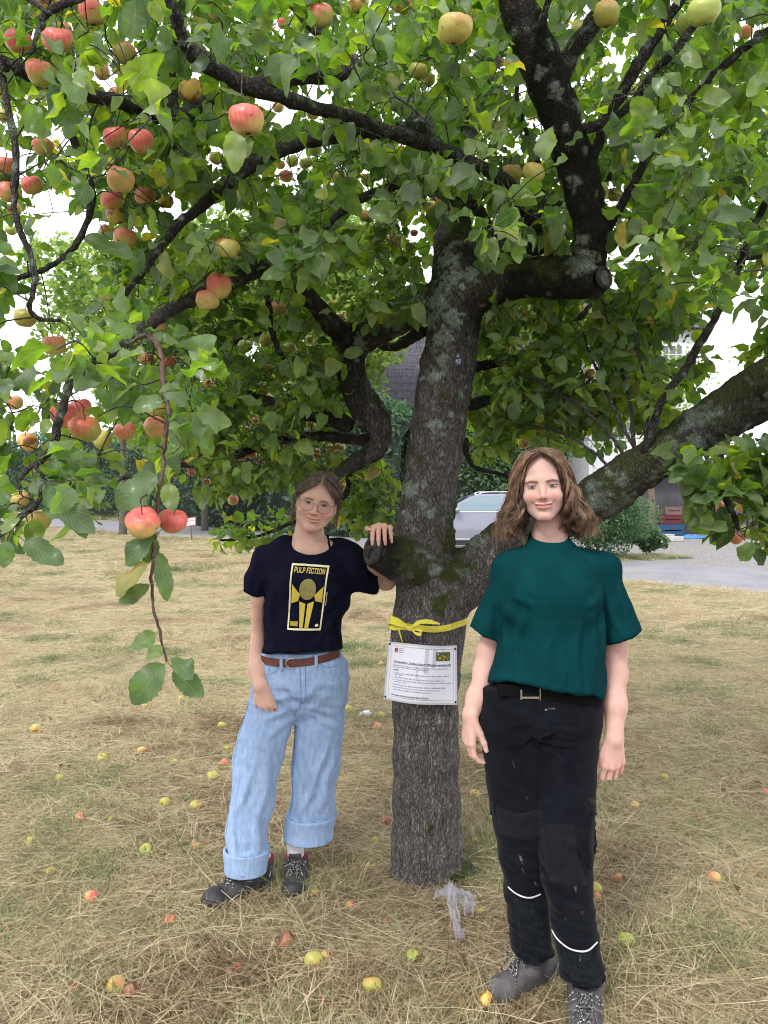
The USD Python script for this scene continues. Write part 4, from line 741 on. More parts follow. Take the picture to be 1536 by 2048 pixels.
def apple_leaf_mat():
    n = {'at': ('attribute', {'attribute': 'tint'}), 'sp': ('separate_color', {'color_type': 'rgb'}), 'uv': ('uvmap', {'attribute': 'st'}), 'sx': ('separate_xyz', {}),
         'r': ('rgb_ramp', {'ramp': [(0.0, (0.027, 0.058, 0.022)), (0.4, (0.058, 0.107, 0.026)), (0.75, (0.115, 0.176, 0.031)), (0.95, (0.19, 0.235, 0.038)), (0.985, (0.36, 0.28, 0.05)), (1.0, (0.30, 0.17, 0.09))]}),
         'ab': ('math', {'math_type': 'absolute'}), 'k': ('math', {'math_type': 'multiply', 'value2': 0.45}), 'd': ('math', {'math_type': 'subtract'}), 'f': ('math', {'math_type': 'multiply', 'value2': 46.0}), 'si': ('math', {'math_type': 'sine'}),
         'vein': ('rgb_ramp', {'ramp': [(0.86, (0, 0, 0)), (0.99, (1, 1, 1))]}), 'mid': ('rgb_ramp', {'ramp': [(0.02, (1, 1, 1)), (0.07, (0, 0, 0))]}), 'vm': ('mix', {'mix_type': 'lighten', 'fac': 1.0}),
         'vc': ('mix_color', {'b': (0.15, 0.21, 0.075)}), 'vf': ('math', {'math_type': 'multiply', 'value2': 0.5}),
         'tc': ('texture_coordinate', {}), 'sn': ('noise_texture', {'scale': 70.0, 'detail': 3.0}), 'sr': ('rgb_ramp', {'ramp': [(0.70, (0, 0, 0)), (0.76, (1, 1, 1))]}), 'spot': ('mix_color', {'b': (0.07, 0.035, 0.012)}), 'sf': ('math', {'math_type': 'multiply'}),
         'ln': ('noise_texture', {'scale': 22.0, 'detail': 2.0}), 'lr': ('map_range', {'from_min': 0.3, 'from_max': 0.7, 'to_min': 0.58, 'to_max': 1.32}), 'lh': ('hsv', {}),
         'geo': ('geometry', {}), 'under': ('mix_color', {'b': (0.15, 0.20, 0.105)}), 'uf': ('math', {'math_type': 'multiply', 'value2': 0.62}),
         'b': ('bump', {'strength': 0.35, 'distance': 0.004}), 'rg': ('map_range', {'to_min': 0.30, 'to_max': 0.55}),
         'p': ('principled_bsdf', {'specular_ior_level': 0.5}), 'g': ('hsv', {'value': 3.5, 'saturation': 1.08}), 'th': ('mix_color', {'fac': 1.0, 'blend_type': 'multiply', 'b': (0.92, 1.0, 0.35)}), 't': ('translucent_bsdf', {}), 'mx': ('mix_closure', {'fac': 0.42})}
    l = [('at.color', 'sp.color'), ('sp.r', 'r.fac'), ('uv.UV', 'sx.vector'), ('sx.x', 'ab.value1'), ('ab.value', 'k.value1'), ('sx.y', 'd.value1'), ('k.value', 'd.value2'), ('d.value', 'f.value1'), ('f.value', 'si.value1'), ('si.value', 'vein.fac'), ('ab.value', 'mid.fac'),
         ('vein.color', 'vm.color1'), ('mid.color', 'vm.color2'), ('vm.color', 'vf.value1'), ('vf.value', 'vc.fac'), ('tc.object', 'ln.vector'), ('ln.fac', 'lr.value'), ('r.color', 'lh.color'), ('lr.result', 'lh.value'), ('lh.color', 'vc.a'),
         ('tc.object', 'sn.vector'), ('sn.fac', 'sr.fac'), ('sr.color', 'sf.value1'), ('sp.g', 'sf.value2'), ('sf.value', 'spot.fac'), ('vc.result', 'spot.a'), ('geo.backfacing', 'uf.value1'), ('uf.value', 'under.fac'), ('spot.result', 'under.a'), ('under.result', 'p.base_color'),
         ('vm.color', 'b.height'), ('b.normal', 'p.normal'), ('sp.b', 'rg.value'), ('rg.result', 'p.roughness'), ('spot.result', 'g.color'), ('g.color', 'th.a'), ('th.result', 't.color'), ('p.BSDF', 'mx.closure1'), ('t.BSDF', 'mx.closure2')]
    return usdkit.material(stage, '/World/Looks/apple_leaf', n, l, surface='mx.closure')
M_leaf = apple_leaf_mat()
vis = (cpx > -20) & (cpx < 1556) & (cpy > -20) & (cpy < 1500)
size = np.where(vis, LR[:, 9] / ctr[:, 1], 0); size = size * np.where(LR[:, 15] >= 1, 3, 1); big = np.argsort(-size)[:300]
rest = np.setdiff1d(np.arange(len(LR)), big)
for k in big:
    v, q, t, uv = leaves_mesh(LR[k:k + 1], 5, 15, 0.05)
    add('leaf', (v, q), M_leaf, apple_tree, tint=t, uv=uv, smooth=True)
v, q, t, uv = leaves_mesh(LR[rest], 3, 7, .03)
add('foliage', (v, q), M_leaf, apple_tree, tint=t, uv=uv, smooth=True, kind='stuff')
# ================================================================== people
def Rx(t): c, s = math.cos(t), math.sin(t); return np.array([[1, 0, 0], [0, c, -s], [0, s, c]])
def Ry(t): c, s = math.cos(t), math.sin(t); return np.array([[c, 0, s], [0, 1, 0], [-s, 0, c]])
def Rz(t): c, s = math.cos(t), math.sin(t); return np.array([[c, -s, 0], [s, c, 0], [0, 0, 1]])
def rot_about(v, axis, ang):
    axis = unit(axis); return v * math.cos(ang) + np.cross(axis, v) * math.sin(ang) + axis * (axis @ v) * (1 - math.cos(ang))
def head_sdf(q, wide=1.0):
    x = np.abs(q[:, 0]) / wide; s = np.stack([x, q[:, 1], q[:, 2]], 1)           # mirrored half
    d = ell(q / np.float32([wide, 1, 1]), (0, 0.014, 0.030), (0.073, 0.092, 0.086))
    d = smin(d, ell(s, (0, -0.028, -0.028), (0.0655, 0.058, 0.080)), 0.02)
    d = smin(d, cone(s, (0.050, 0.0, -0.046), (0.013, -0.064, -0.096), 0.019, 0.0145), 0.022)
    d = smin(d, ell(s, (0, -0.074, -0.0945), (0.019, 0.016, 0.0145)), 0.014)
    d = smin(d, ell(s, (0.037, -0.060, -0.031), (0.026, 0.025, 0.021)), 0.018)
    d = smin(d, cone(s, (0.0, -0.074, 0.024), (0.042, -0.062, 0.021), 0.012, 0.010), 0.014)
    d = -smin(-d, ell(s, (0.0315, -0.0915, -0.001), (0.016, 0.0115, 0.0095)), 0.014)       # eye sockets
    d = smin(d, np.linalg.norm(s - np.float32([0.0315, -0.0665, 0.0]), axis=1) - 0.0132, 0.003)   # lids over the eyeballs
    n = smin(cone(s, (0, -0.0775, 0.008), (0, -0.1015, -0.0305), 0.0065, 0.0095), ell(s, (0.0105, -0.0910, -0.0345), (0.0066, 0.0100, 0.0060)), 0.006)
    d = smin(d, n, 0.013)
    d = smax(d, -(np.linalg.norm(s - np.float32([0.0056, -0.0985, -0.0425]), axis=1) - 0.0036), 0.003)
    zc = -0.0600 + 4.6 * np.minimum(x, 0.033) ** 2
    m = np.stack([x, q[:, 1] - 3.5 * x ** 2, q[:, 2] - (zc + 0.0600)], 1)
    lips = smin(ell(m, (0.0, -0.0885, -0.0560), (0.028, 0.0080, 0.0050)), ell(m, (0, -0.0875, -0.0655), (0.024, 0.0088, 0.0062)), 0.002)
    d = smin(d, lips, 0.004)
    d = smax(d, -cone(m, (0, -0.0970, -0.0602), (0.029, -0.0940, -0.0602), 0.0020, 0.0013), 0.0018)
    d = smax(d, -ell(s, (0.035, -0.080, -0.054), (0.0035, 0.006, 0.006)), 0.008)
    ear = ell(s, (0.0745, 0.012, -0.012), (0.0085, 0.019, 0.030))
    ear = smax(ear, -ell(s, (0.085, 0.006, -0.010), (0.008, 0.009, 0.017)), 0.004)
    return smin(d, ear, 0.008) * np.float32(0.9)
def hand_bones(W, f, s, n, curl, thumb, size=1.0, spread=0.045):
    """Cones of a hand. W wrist, f along the palm, s towards the thumb, n the side the fingers bend to. Returns (palm cones, list of finger chains, nails)."""
    f = unit(f); s = unit(s - f * (s @ f)); n = unit(n - f * (n @ f) - s * (n @ s)); palm, fingers, nails = [], [], []
    lens = [(.040, .024, .019), (.044, .027, .020), (.041, .025, .019), (.032, .019, .017)]
    for i in range(4):
        k0 = W + s * (0.014 - 0.009 * i) * size
        kn = W + f * (0.088 - (0.0, -.003, .001, .010)[i]) * size + s * (0.0300 - 0.0208 * i) * size - n * (0.004, 0.0, 0.001, .005)[i] * -1 * size
        palm.append((k0, kn, .0155 * size, (.0115, 0.0132, .0112, .0098)[i] * size))
        d = unit(f + s * (spread * (1.5 - i))); p = kn; ch = []
        for j in range(3):
            c = curl[i][j] if np.ndim(curl[0]) else curl[j] * (1 + .08 * i)
            d = unit(rot_about(d, np.cross(f, n), c)); e = p + d * lens[i][j] * size
            r0 = (.0090, .0084, .0074)[j] * (1, 1.02, .97, .86)[i] * size; r1 = (.0084, .0074, .0058)[j] * (1, 1.02, .97, .86)[i] * size
            ch.append((p, e, r0, r1)); p = e
        back = unit(np.cross(np.cross(f, n), d)); back = back if back @ n < 0 else -back
        nails.append((e - d * .004 * size + back * .0062 * size, .0062 * size)); fingers.append(ch)
    b = W + f * .022 * size + s * .022 * size + n * .006 * size; ch = []
    d = unit(f * thumb[0] + s * thumb[1] + n * thumb[2]); p = b
    for L, r0, r1, c in ((.040, .0150, .0112, 0.0), (.032, .0108, .0095, thumb[3]), (.025, .0095, .0072, thumb[3])):
        d = unit(rot_about(d, np.cross(d, f * 1.0 + n * .2), c)) if c else d; e = p + d * L * size; ch.append((p, e, r0 * size, r1 * size)); p = e
    fingers.append(ch); nails.append((p - d * .004 * size - n * .006 * size, .0072 * size))
    return palm, fingers, nails
def hand_sdf(p, hb):
    palm, fingers, _ = hb; d = None
    for a, b, r0, r1 in palm:
        e = cone(p, a, b, r0, r1); d = e if d is None else smin(d, e, 0.012)
    out = d
    for ch in fingers:
        e = None
        for a, b, r0, r1 in ch:
            c = cone(p, a, b, r0, r1); e = c if e is None else smin(e, c, 0.004)
        out = np.minimum(out, smin(d, e, 0.007))
    return out
def limb(p, pts):
    d = None
    for (a, ra), (b, rb) in zip(pts[:-1], pts[1:]):
        e = cone(p, a, b, ra, rb); d = e if d is None else smin(d, e, 0.03)
    return d
def rows_to_keys(rows, ratio=0.8):
    """(py, x left, x right, distance[, depth ratio]) -> loft keys."""
    out = []
    for r in rows:
        py, xl, xr, d = r[:4]; a = (xr - xl) / 2 / F * d; c = P((xl + xr) / 2, py, d); out.append((c[2], c[0], c[1], a, a * (r[4] if len(r) > 4 else ratio)))
    return smooth_keys(out, 5)
def bounded(fn, lo, hi, pad=0.05):
    """Evaluates fn only near its box; elsewhere the distance to the box."""
    lo, hi = np.asarray(lo, np.float32) - pad, np.asarray(hi, np.float32) + pad
    def g(p):
        q = np.maximum(lo - p, p - hi); out = np.linalg.norm(np.maximum(q, 0), axis=1) + 0.02; m = (q < 0).all(1)
        if m.any(): out[m] = fn(p[m])
        return out
    return g
def skin_mat(name, tone):
    n = {'at': ('attribute', {'attribute': 'tint'}), 'tc': ('texture_coordinate', {}), 'n': ('noise_texture', {'scale': 28.0, 'detail': 4.0}), 'mr': ('map_range', {'from_min': .3, 'from_max': .7, 'to_min': .93, 'to_max': 1.06}),
         'h': ('hsv', {}), 'n2': ('noise_texture', {'scale': 420.0, 'detail': 2.0}), 'b': ('bump', {'strength': 0.12, 'distance': 0.002}),
         'p': ('principled_bsdf', {'roughness': 0.58, 'specular_ior_level': 0.25, 'subsurface_weight': 0.3, 'subsurface_scale': 0.008, 'subsurface_radius': (1.0, 0.35, 0.2)})}
    return usdkit.material(stage, '/World/Looks/' + name, n, [('at.color', 'h.color'), ('tc.object', 'n.vector'), ('n.fac', 'mr.value'), ('mr.result', 'h.value'), ('h.color', 'p.base_color'), ('tc.object', 'n2.vector'), ('n2.fac', 'b.height'), ('b.normal', 'p.normal')], surface='p.BSDF')
def face_tint(q, base, blush, lip):
    """Skin colour over the head in head space: cheeks, nose, lips, painted nostril shade."""
    x, y, z = np.abs(q[:, 0]), q[:, 1], q[:, 2]; front = np.clip((-y - 0.03) / 0.03, 0, 1)
    t = np.tile(np.array(base, float), (len(q), 1))
    def put(w, c):
        nonlocal t; w = np.clip(w, 0, 1)[:, None]; t = t * (1 - w) + np.array(c) * w
    g = lambda cx, cz, sx, sz: np.exp(-((x - cx) / sx) ** 2 - ((z - cz) / sz) ** 2) * front
    put(0.5 * g(.038, -.034, .018, .015), blush); put(0.25 * g(0, -.031, .012, .009), blush); put(.3 * g(0, -.1, .018, .012), blush)
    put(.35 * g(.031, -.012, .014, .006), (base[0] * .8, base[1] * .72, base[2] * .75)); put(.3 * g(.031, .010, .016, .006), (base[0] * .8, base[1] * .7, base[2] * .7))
    zc = -0.0600 + 4.6 * np.minimum(x, .033) ** 2; xx = np.clip(x / .0295, 0, 1)
    up, dn = .0046 * np.sqrt(1 - xx ** 2) * (1 - .25 * np.exp(-(x / .004) ** 2)), 0.0060 * np.sqrt(1 - xx ** 2)
    dz = z - zc; put(np.clip((up - dz) / .0012, 0, 1) * np.clip((dz + dn) / .0012, 0, 1) * (xx < 1) * front, lip)
    put(.75 * np.exp(-(dz / .0013) ** 2) * (x < .0305) * front, (lip[0] * .3, lip[1] * .2, lip[2] * .22))
    put(np.exp(-((x - .0056) / .0032) ** 2 - ((z + .0425) / .0022) ** 2) * front * .85, (.10, .03, .025))  # nostril openings: their shade painted into the skin colour
    return t
M_eye = mat('eye_white', (0.36, 0.32, 0.31), 0.12, spec=0.6)
M_iris_b = mat('blue_grey_iris', (0.05, 0.068, 0.08), 0.1, (0.09, 0.115, 0.13), 800, spec=.7)
M_iris_d = mat('dark_blue_iris', (0.03, 0.04, 0.05), 0.1, (0.055, 0.065, 0.08), 800, spec=.7)
M_pupil = mat('pupil_black', (0.004, 0.004, 0.005), 0.08, spec=.8)
M_lash = mat('lash_dark', (0.02, 0.012, 0.01), 0.7)
M_brow = mat('eyebrow_hair', (0.095, 0.055, 0.04), 0.8, (0.19, 0.115, 0.085), 220)
M_lid = mat('eyelid_skin', (0.40, 0.225, 0.185), 0.5)
def eyes(parent, fr, hu, hd, iris, gaze=(0, 0), brow=None):
    """Almond eyes on the eyeballs, with iris, pupil, lashes and brows. fr maps head space to the world."""
    for sx in (-1, 1):
        c = V3(sx * .0315, -.0602, 0)
        def on(u, w, r): # u, w: metres sideways and up on the ball
            return fr(c + np.stack([u, -np.sqrt(np.maximum(r * r - u * u - w * w, 1e-8)), w], -1))
        U, Wn = np.meshgrid(np.linspace(-1, 1, 21), np.linspace(0, 1, 9), indexing='ij')
        tilt = .0011 * sx * U
        top = hu * (1 - U ** 2) ** .65 + tilt; bot = -hd * (1 - U ** 2) ** .8 + tilt
        pts = on(0.0146 * U, bot + (top - bot) * Wn, .0203); i, j = np.meshgrid(np.arange(20), np.arange(8), indexing='ij')
        q = np.stack([i * 9 + j, (i + 1) * 9 + j, (i + 1) * 9 + j + 1, i * 9 + j + 1], -1).reshape(-1, 4)
        e = add('eye', (pts.reshape(-1, 3), q), M_eye, parent, smooth=True)
        def disc(rad, r, m, nm):
            A, Rr = np.meshgrid(np.linspace(0, 2 * PI, 29), np.linspace(0, 1, 5), indexing='ij')
            u = gaze[0] + rad * Rr * np.cos(A); w = gaze[1] + rad * Rr * np.sin(A); un = np.clip(u / 0.0146, -1, 1)
            w = np.clip(w, -hd * (1 - un ** 2) ** .8 + .0011 * sx * un, hu * (1 - un ** 2) ** .65 + .0011 * sx * un)
            i, j = np.meshgrid(np.arange(28), np.arange(4), indexing='ij')
            add(nm, (on(u, w, r).reshape(-1, 3), np.stack([i * 5 + j, i * 5 + j + 1, (i + 1) * 5 + j + 1, (i + 1) * 5 + j], -1).reshape(-1, 4)), m, e, smooth=True)
        disc(.0064, .0206, iris, 'iris'); disc(.0029, .0209, M_pupil, 'pupil')
        u = np.linspace(-1.06, 1.06, 17); uu = np.clip(u, -1, 1)
        add('eyelashes', tube(on(0.0146 * u, hu * (1 - uu ** 2) ** .65 + .0011 * sx * u + .0004, .0210), np.interp(np.abs(u), [0, .8, 1.06], [.00115, .0010, .0004]), 5), M_lash, e, smooth=True)
        add('upper_lid', tube(on(0.0146 * u, hu * (1 - uu ** 2) ** .65 + .0011 * sx * u + .0022, .0200), np.interp(np.abs(u), [0, .8, 1.06], [.0021, .0017, .0006]), 6), M_lid, parent, smooth=True)
        add('lower_lid', tube(on(0.0146 * u, -hd * (1 - uu ** 2) ** .8 + .0011 * sx * u - .0003, .0205), .00045, 5), M_brow, e, smooth=True)
def brows(parent, fr, skin, pts, w, material=None):
    for sx in (-1, 1):
        q = catmull(np.array([[sx * a, -.095, b] for a, b in pts]), 5); ww = np.interp(np.linspace(0, 1, len(q)), [0, .2, .7, 1], [.75 * w, w, .8 * w, .15 * w])
        v = fr(q); o, dirn = v, np.tile(unit(fr(V3(0, 1, 0)) - fr(V3(0, 0, 0))), (len(v), 1))
        loc, ray, _ = skin.ray.intersects_location(o - dirn * .03, dirn, multiple_hits=False)
        P_ = v.copy(); P_[ray] = loc; up = unit(fr(V3(0, 0, 1)) - fr(V3(0, 0, 0)))
        add('eyebrow', ribbon(P_ - dirn * .0012, ww, up, .0022), material or M_brow, parent)
def strands(name, parent, lines, width, material):
    """Hair as curves; lines: list of (k, 3) arrays."""
    c = UsdGeom.BasisCurves.Define(stage, path_of(name, parent))
    c.CreateTypeAttr('linear'); c.CreateWrapAttr('nonperiodic')
    c.CreatePointsAttr(Vt.Vec3fArray.FromNumpy(np.vstack(lines).astype(np.float32))); c.CreateCurveVertexCountsAttr(Vt.IntArray([len(x) for x in lines]))
    ws = np.concatenate([np.interp(np.linspace(0, 1, len(x)), [0, .15, .7, 1], [.8, 1, .9, .25]) * w for x, w in zip(lines, np.broadcast_to(width, (len(lines),)))])
    c.CreateWidthsAttr(Vt.FloatArray.FromNumpy(ws.astype(np.float32))); c.SetWidthsInterpolation('vertex')
    UsdShade.MaterialBindingAPI.Apply(c.GetPrim()).Bind(material); return c.GetPrim()
def hair_mat(name, dark, mid, light):
    n = {'hi': ('hair_info', {}), 'tc': ('texture_coordinate', {}), 'n': ('noise_texture', {'scale': 55.0, 'detail': 3.0}), 'r': ('rgb_ramp', {'ramp': [(0.25, dark), (0.5, mid), (0.78, light)]}),
         'p': ('principled_bsdf', {'roughness': 0.42, 'specular_ior_level': 0.45})}
    return usdkit.material(stage, '/World/Looks/' + name, n, [('tc.object', 'n.vector'), ('n.fac', 'r.fac'), ('r.color', 'p.base_color')], surface='p.BSDF')
def cloth_mat(name, c1, c2, scale, weave=900.0, rough=0.95, sheen=0.0, bump=0.25, stretch=(1, 1, 1), ramp=(.35, .65)):
    n = {'tc': ('texture_coordinate', {}), 'mp': ('mapping', {'scale': stretch}), 'n': ('noise_texture', {'scale': scale, 'detail': 6.0, 'roughness': .65}), 'r': ('rgb_ramp', {'ramp': [(ramp[0], c1), (ramp[1], c2)]}),
         'w': ('noise_texture', {'scale': weave, 'detail': 2.0}), 'b': ('bump', {'strength': bump, 'distance': .002}), 'p': ('principled_bsdf', {'roughness': rough, 'sheen_weight': sheen, 'sheen_roughness': .5, 'specular_ior_level': .06})}
    return usdkit.material(stage, '/World/Looks/' + name, n, [('tc.object', 'mp.vector'), ('mp.vector', 'n.vector'), ('n.fac', 'r.fac'), ('r.color', 'p.base_color'), ('tc.object', 'w.vector'), ('w.fac', 'b.height'), ('b.normal', 'p.normal')], surface='p.BSDF')
M_teal = cloth_mat('teal_jersey', (0.0014, 0.029, 0.034), (0.0022, 0.037, 0.042), 14)
M_navy = cloth_mat('black_navy_jersey', (0.0045, 0.0045, 0.013), (0.0075, 0.0075, 0.019), 14)
M_denim = cloth_mat('light_blue_denim', (0.185, 0.28, 0.465), (0.35, 0.455, 0.635), 75, 1100, .95, .06, .6, (1, 1, .3), (.25, .75))
M_denim_d = cloth_mat('denim_seam', (0.09, 0.16, 0.36), (0.18, 0.29, 0.52), 60, 1100, .95, .1, .5)
M_work = cloth_mat('black_work_cloth', (0.003, 0.0034, 0.006), (0.006, 0.0068, 0.0105), 18, 700, .85, .05, .35)
M_work2 = cloth_mat('black_coarse_cloth', (0.0062, 0.0065, 0.009), (0.012, 0.012, 0.0145), 30, 500, .9, .05, .5)
M_work3 = cloth_mat('charcoal_lower_leg', (0.005, 0.0068, 0.009), (0.011, 0.0135, 0.016), 26, 600, .9, .05, .4)
M_stain = mat('dried_plaster_dirt', (0.012, 0.012, 0.014), 0.95, (0.13, 0.125, 0.125), 70, ramp=(.35, .75))
M_white_p = mat('white_reflective_piping', (0.38, 0.38, 0.40), 0.5, (0.60, 0.60, 0.62), 60)
M_sock = cloth_mat('white_sock', (0.6, 0.6, 0.64), (0.72, 0.72, 0.74), 60, 500)
M_boot = mat('dark_scuffed_leather', (0.018, 0.017, 0.021), 0.75, (0.075, 0.068, 0.068), 22, 6, (.35, .75), bump=.5, bscale=120, bdist=.004)
M_boot_g = mat('grey_dusty_leather', (0.045, 0.042, 0.046), 0.85, (0.115, 0.105, 0.108), 20, 6, bump=.5, bscale=120, bdist=.004)
M_rubber = mat('black_rubber', (0.012, 0.012, 0.016), 0.6, (0.03, 0.03, 0.036), 20)
M_rubber_b = mat('blue_grey_rubber', (0.03, 0.04, 0.06), 0.6, (0.09, 0.11, 0.145), 14)
M_lace = mat('black_white_lace', (0.01, 0.01, 0.012), 0.8, (0.5, 0.5, 0.52), 260, 1, (.56, .6))
M_red = mat('red_lining', (0.30, 0.02, 0.035), 0.8)
M_belt = mat('brown_belt_leather', (0.07, 0.02, 0.012), 0.5, (0.13, 0.042, 0.024), 30, bump=.2)
M_metal = mat('dull_buckle_metal', (0.5, 0.45, 0.36), 0.35, extra={'metallic': 1.0})
M_gold = mat('gold_metal', (0.75, 0.52, 0.24), 0.3, extra={'metallic': 1.0})
M_black = mat('black_strap', (0.0035, 0.0035, 0.004), 0.85, spec=.1)

def boot(parent, heel, toe, ankle, top_z, upper, sole_m, lining=None, sock=None, toe_cap=None, size=1.0, tongue=True):
    """Ankle boot: upper, sole, toe cap, laces, collar lining. heel/toe/ankle: points at sole level / ankle centre."""
    heel, toe, ankle = (np.asarray(x, float) for x in (heel, toe, ankle)); f = unit((toe - heel) * [1, 1, 0]); s = np.cross(f, [0, 0, 1.0]); L = np.linalg.norm(toe - heel); up = V3(0, 0, 1)
    a0, a1 = ankle.copy(), ankle.copy(); a1[2] = top_z
    def fn(p):
        d = cone(p, heel + up * .055, heel + f * L * .55 + up * .05, .044 * size, .042 * size)
        d = smin(d, cone(p, heel + f * L * .55 + up * .046, toe + up * .038, .043 * size, .040 * size), .02)
        q = p - (toe + f * .005 + up * .040); d = smin(d, ell(np.stack([q @ f.astype(np.float32), q @ s.astype(np.float32), q[:, 2]], 1), (0, 0, 0), (.048 * size, .048 * size, .040 * size)), .02)
        d = smin(d, cone(p, heel + f * .012 + up * .07, a1, .046 * size, .047 * size), .02)
        d = smin(d, cone(p, a0 + f * .02, heel + f * L * .62 + up * .055, .044 * size, .036 * size), .03)
        d = smax(d, (.018 - p[:, 2]).astype(np.float32), .006)
        inner = cone(p, a0, a1 + up * .06, .038 * size, .038 * size)
        return smax(np.maximum(d, p[:, 2] - np.float32(top_z)), -inner, .004)
    lo, hi = np.min([heel, toe, ankle], 0) - [.1, .1, 0], np.max([heel, toe, ankle], 0) + [.1, .1, 0]; lo[2] = -.02; hi[2] = top_z + .02
    m = sdf_mesh(fn, lo, hi, .004); noise_push(m, .003, 38, 7); b = thing('boot', None, None, parent=parent)
    add('upper', m, upper, b, smooth=True)
    def sole(p):
        z = p[:, 2]; q = p.copy(); q[:, 2] = 0; h0, t0 = heel * [1, 1, 0], toe * [1, 1, 0]
        d = smin(cone(q, h0, h0 + f * L * .5, .046 * size, .041 * size), cone(q, h0 + f * L * .5, t0 + f * .008, .041 * size, .050 * size), .02)
        return smax(d - .003, np.abs(z - .012) - .017, .006)
    lo2, hi2 = lo.copy(), hi.copy(); hi2[2] = .05; lo2[2] = -.03
    add('sole', sdf_mesh(sole, lo2, hi2, .004), sole_m, b, smooth=True)
    if toe_cap is not None:
        def capf(p): return np.maximum(fn(p) - .0025, .035 - (p - (toe - f * .012)).astype(np.float32) @ unit(f + up * .25).astype(np.float32) - .02)
        add('toe_cap', sdf_mesh(capf, lo, hi - [0, 0, .06], .004), toe_cap, b, smooth=True)
    # laces: crossed over the instep, a bow and loose ends
    ray = m.ray; laces = []
    def on(u, w):      # u along foot from heel (0..1), w sideways in metres -> point on the upper, from above-front
        o = heel + f * (L * u) + s * w + up * .30 + f * .16; dr = unit(V3(0, 0, -1) - f * .62)
        loc, r_, _ = ray.intersects_location([o], [dr], multiple_hits=False)
        return loc[0] + up * .003 + f * .002 if len(loc) else heel + f * L * u + s * w + up * .1
    us = np.linspace(.72, .30, 6)
    for k in range(5):
        for sg in (-1, 1): laces.append(tube(catmull([on(us[k], sg * .020), on((us[k] + us[k + 1]) / 2, 0) + up * .002, on(us[k + 1], -sg * .020)], 4), .0024, 5))
    kt = on(us[-1], 0)
    for sg in (-1, 1):
        laces.append(tube(catmull([kt, kt + s * sg * .03 + up * .012 + f * .01, kt + s * sg * .05 + f * .02 - up * .012, kt + s * sg * .025 + f * .012 - up * .004, kt], 4), .0022, 5))
        laces.append(tube(catmull([kt, kt + s * sg * .02 + f * .03 - up * .01, kt + s * sg * .034 + f * .05 - up * .05, kt + s * sg * .03 + f * .055 - up * .085], 4), .0022, 5))
    add('lace', cat(laces), M_lace, b, smooth=True)
    if tongue:
        t0 = a1 + f * .040
        tg = ribbon(catmull([t0 - up * .05 + f * .006, t0, t0 + up * .025 + f * .004], 4), .05, s, .012); add('tongue', tg, upper, b, smooth=30)
    if lining is not None:
        th = np.linspace(0, 2 * PI, 25); add('collar_lining', tube(np.c_[a1[0] + .040 * size * np.cos(th), a1[1] + .040 * size * np.sin(th), np.full(25, top_z)], .0065, 6, cap=False), lining, b, smooth=True)
    if sock is not None:
        add('sock', tube(catmull([a0 - up * .02, a1, sock], 6), .034, 14), M_sock, parent, smooth=True)
    return b
def hem_band(mesh, band): pass

# ------------------------------------------------------------------ the taller person, right, in the teal T-shirt
DW = 2.42
def W_(px, py, dd=0.0): return P(px, py, DW + dd)
wf_R = Rz(math.radians(-11)) @ Ry(math.radians(-4)) @ Rx(math.radians(2)); wf_s = 0.95
wf_O = P(1084.5, 973, 2.345) - wf_R @ V3(0, -.078, 0) * wf_s
w_fr = lambda q: np.asarray(q) @ wf_R.T * wf_s + wf_O
def w_head(p): return head_sdf(((p - wf_O.astype(np.float32)) @ wf_R.astype(np.float32) / np.float32(wf_s)), .98) * np.float32(wf_s)
wL = hand_bones(W_(941, 1428, -.02), (-.13, -.02, -1), (0.35, -1, 0), (1, .25, .1), [(.30, .55, .45), (.42, .6, .5), (.55, .65, .5), (.65, .7, .5)], (.80, .30, .50, .10), .95)
wR = hand_bones(W_(1229, 1476, -.03), (-.03, -.02, -1), (-1, -.25, 0), (-.15, 1, 0), [(.22, .45, .35), (.26, .5, .4), (.3, .5, .4), (.34, .5, .4)], (.92, .36, .25, .05), .98)
w_armL = [(W_(1022, 1145, .025), .040), (W_(1004, 1190, .03), .041), (W_(979, 1300, .05), .0335), (W_(970, 1340, .04), .0325), (W_(954, 1395, .0), .0285), (W_(941, 1430, -.02), .0245)]
w_armR = [(W_(1210, 1145, .025), .040), (W_(1222, 1190, .03), .041), (W_(1229, 1300, .05), .0355), (W_(1230, 1345, .04), .0350), (W_(1230, 1410, .0), .0325), (W_(1229, 1478, -.03), .0262)]
def w_skin(p):
    d = bounded(w_head, wf_O - .15, wf_O + .15, .0)(p)
    d = smin(d, limb(p, [(W_(1097, 1025, .035), .050), (W_(1099, 1075, .035), .049), (W_(1100, 1110, .04), .062)]), .018)
    d = smin(d, limb(p, [(W_(1024, 1146, .03), .040), (W_(1099, 1128, .04), .052), (W_(1208, 1146, .03), .040)]), .03)
    for arm, hb in ((w_armL, wL), (w_armR, wR)):
        e = limb(p, arm); q = np.array([x for c in hb[1] for b in c for x in b[:2]] + [b[0] for b in hb[0]])
        d = smin(d, smin(e, bounded(lambda z, hb=hb: hand_sdf(z, hb), q.min(0), q.max(0), .03)(p), .012), .02)
    return d
w_body = sdf_mesh(w_skin, W_(905, 1600, -.18), W_(1275, 900, .2) + [0, .02, 0], .0028)
BASE_W, BLUSH_W, LIP_W = (0.53, 0.325, 0.275), (0.53, 0.20, 0.175), (0.44, 0.135, 0.13)
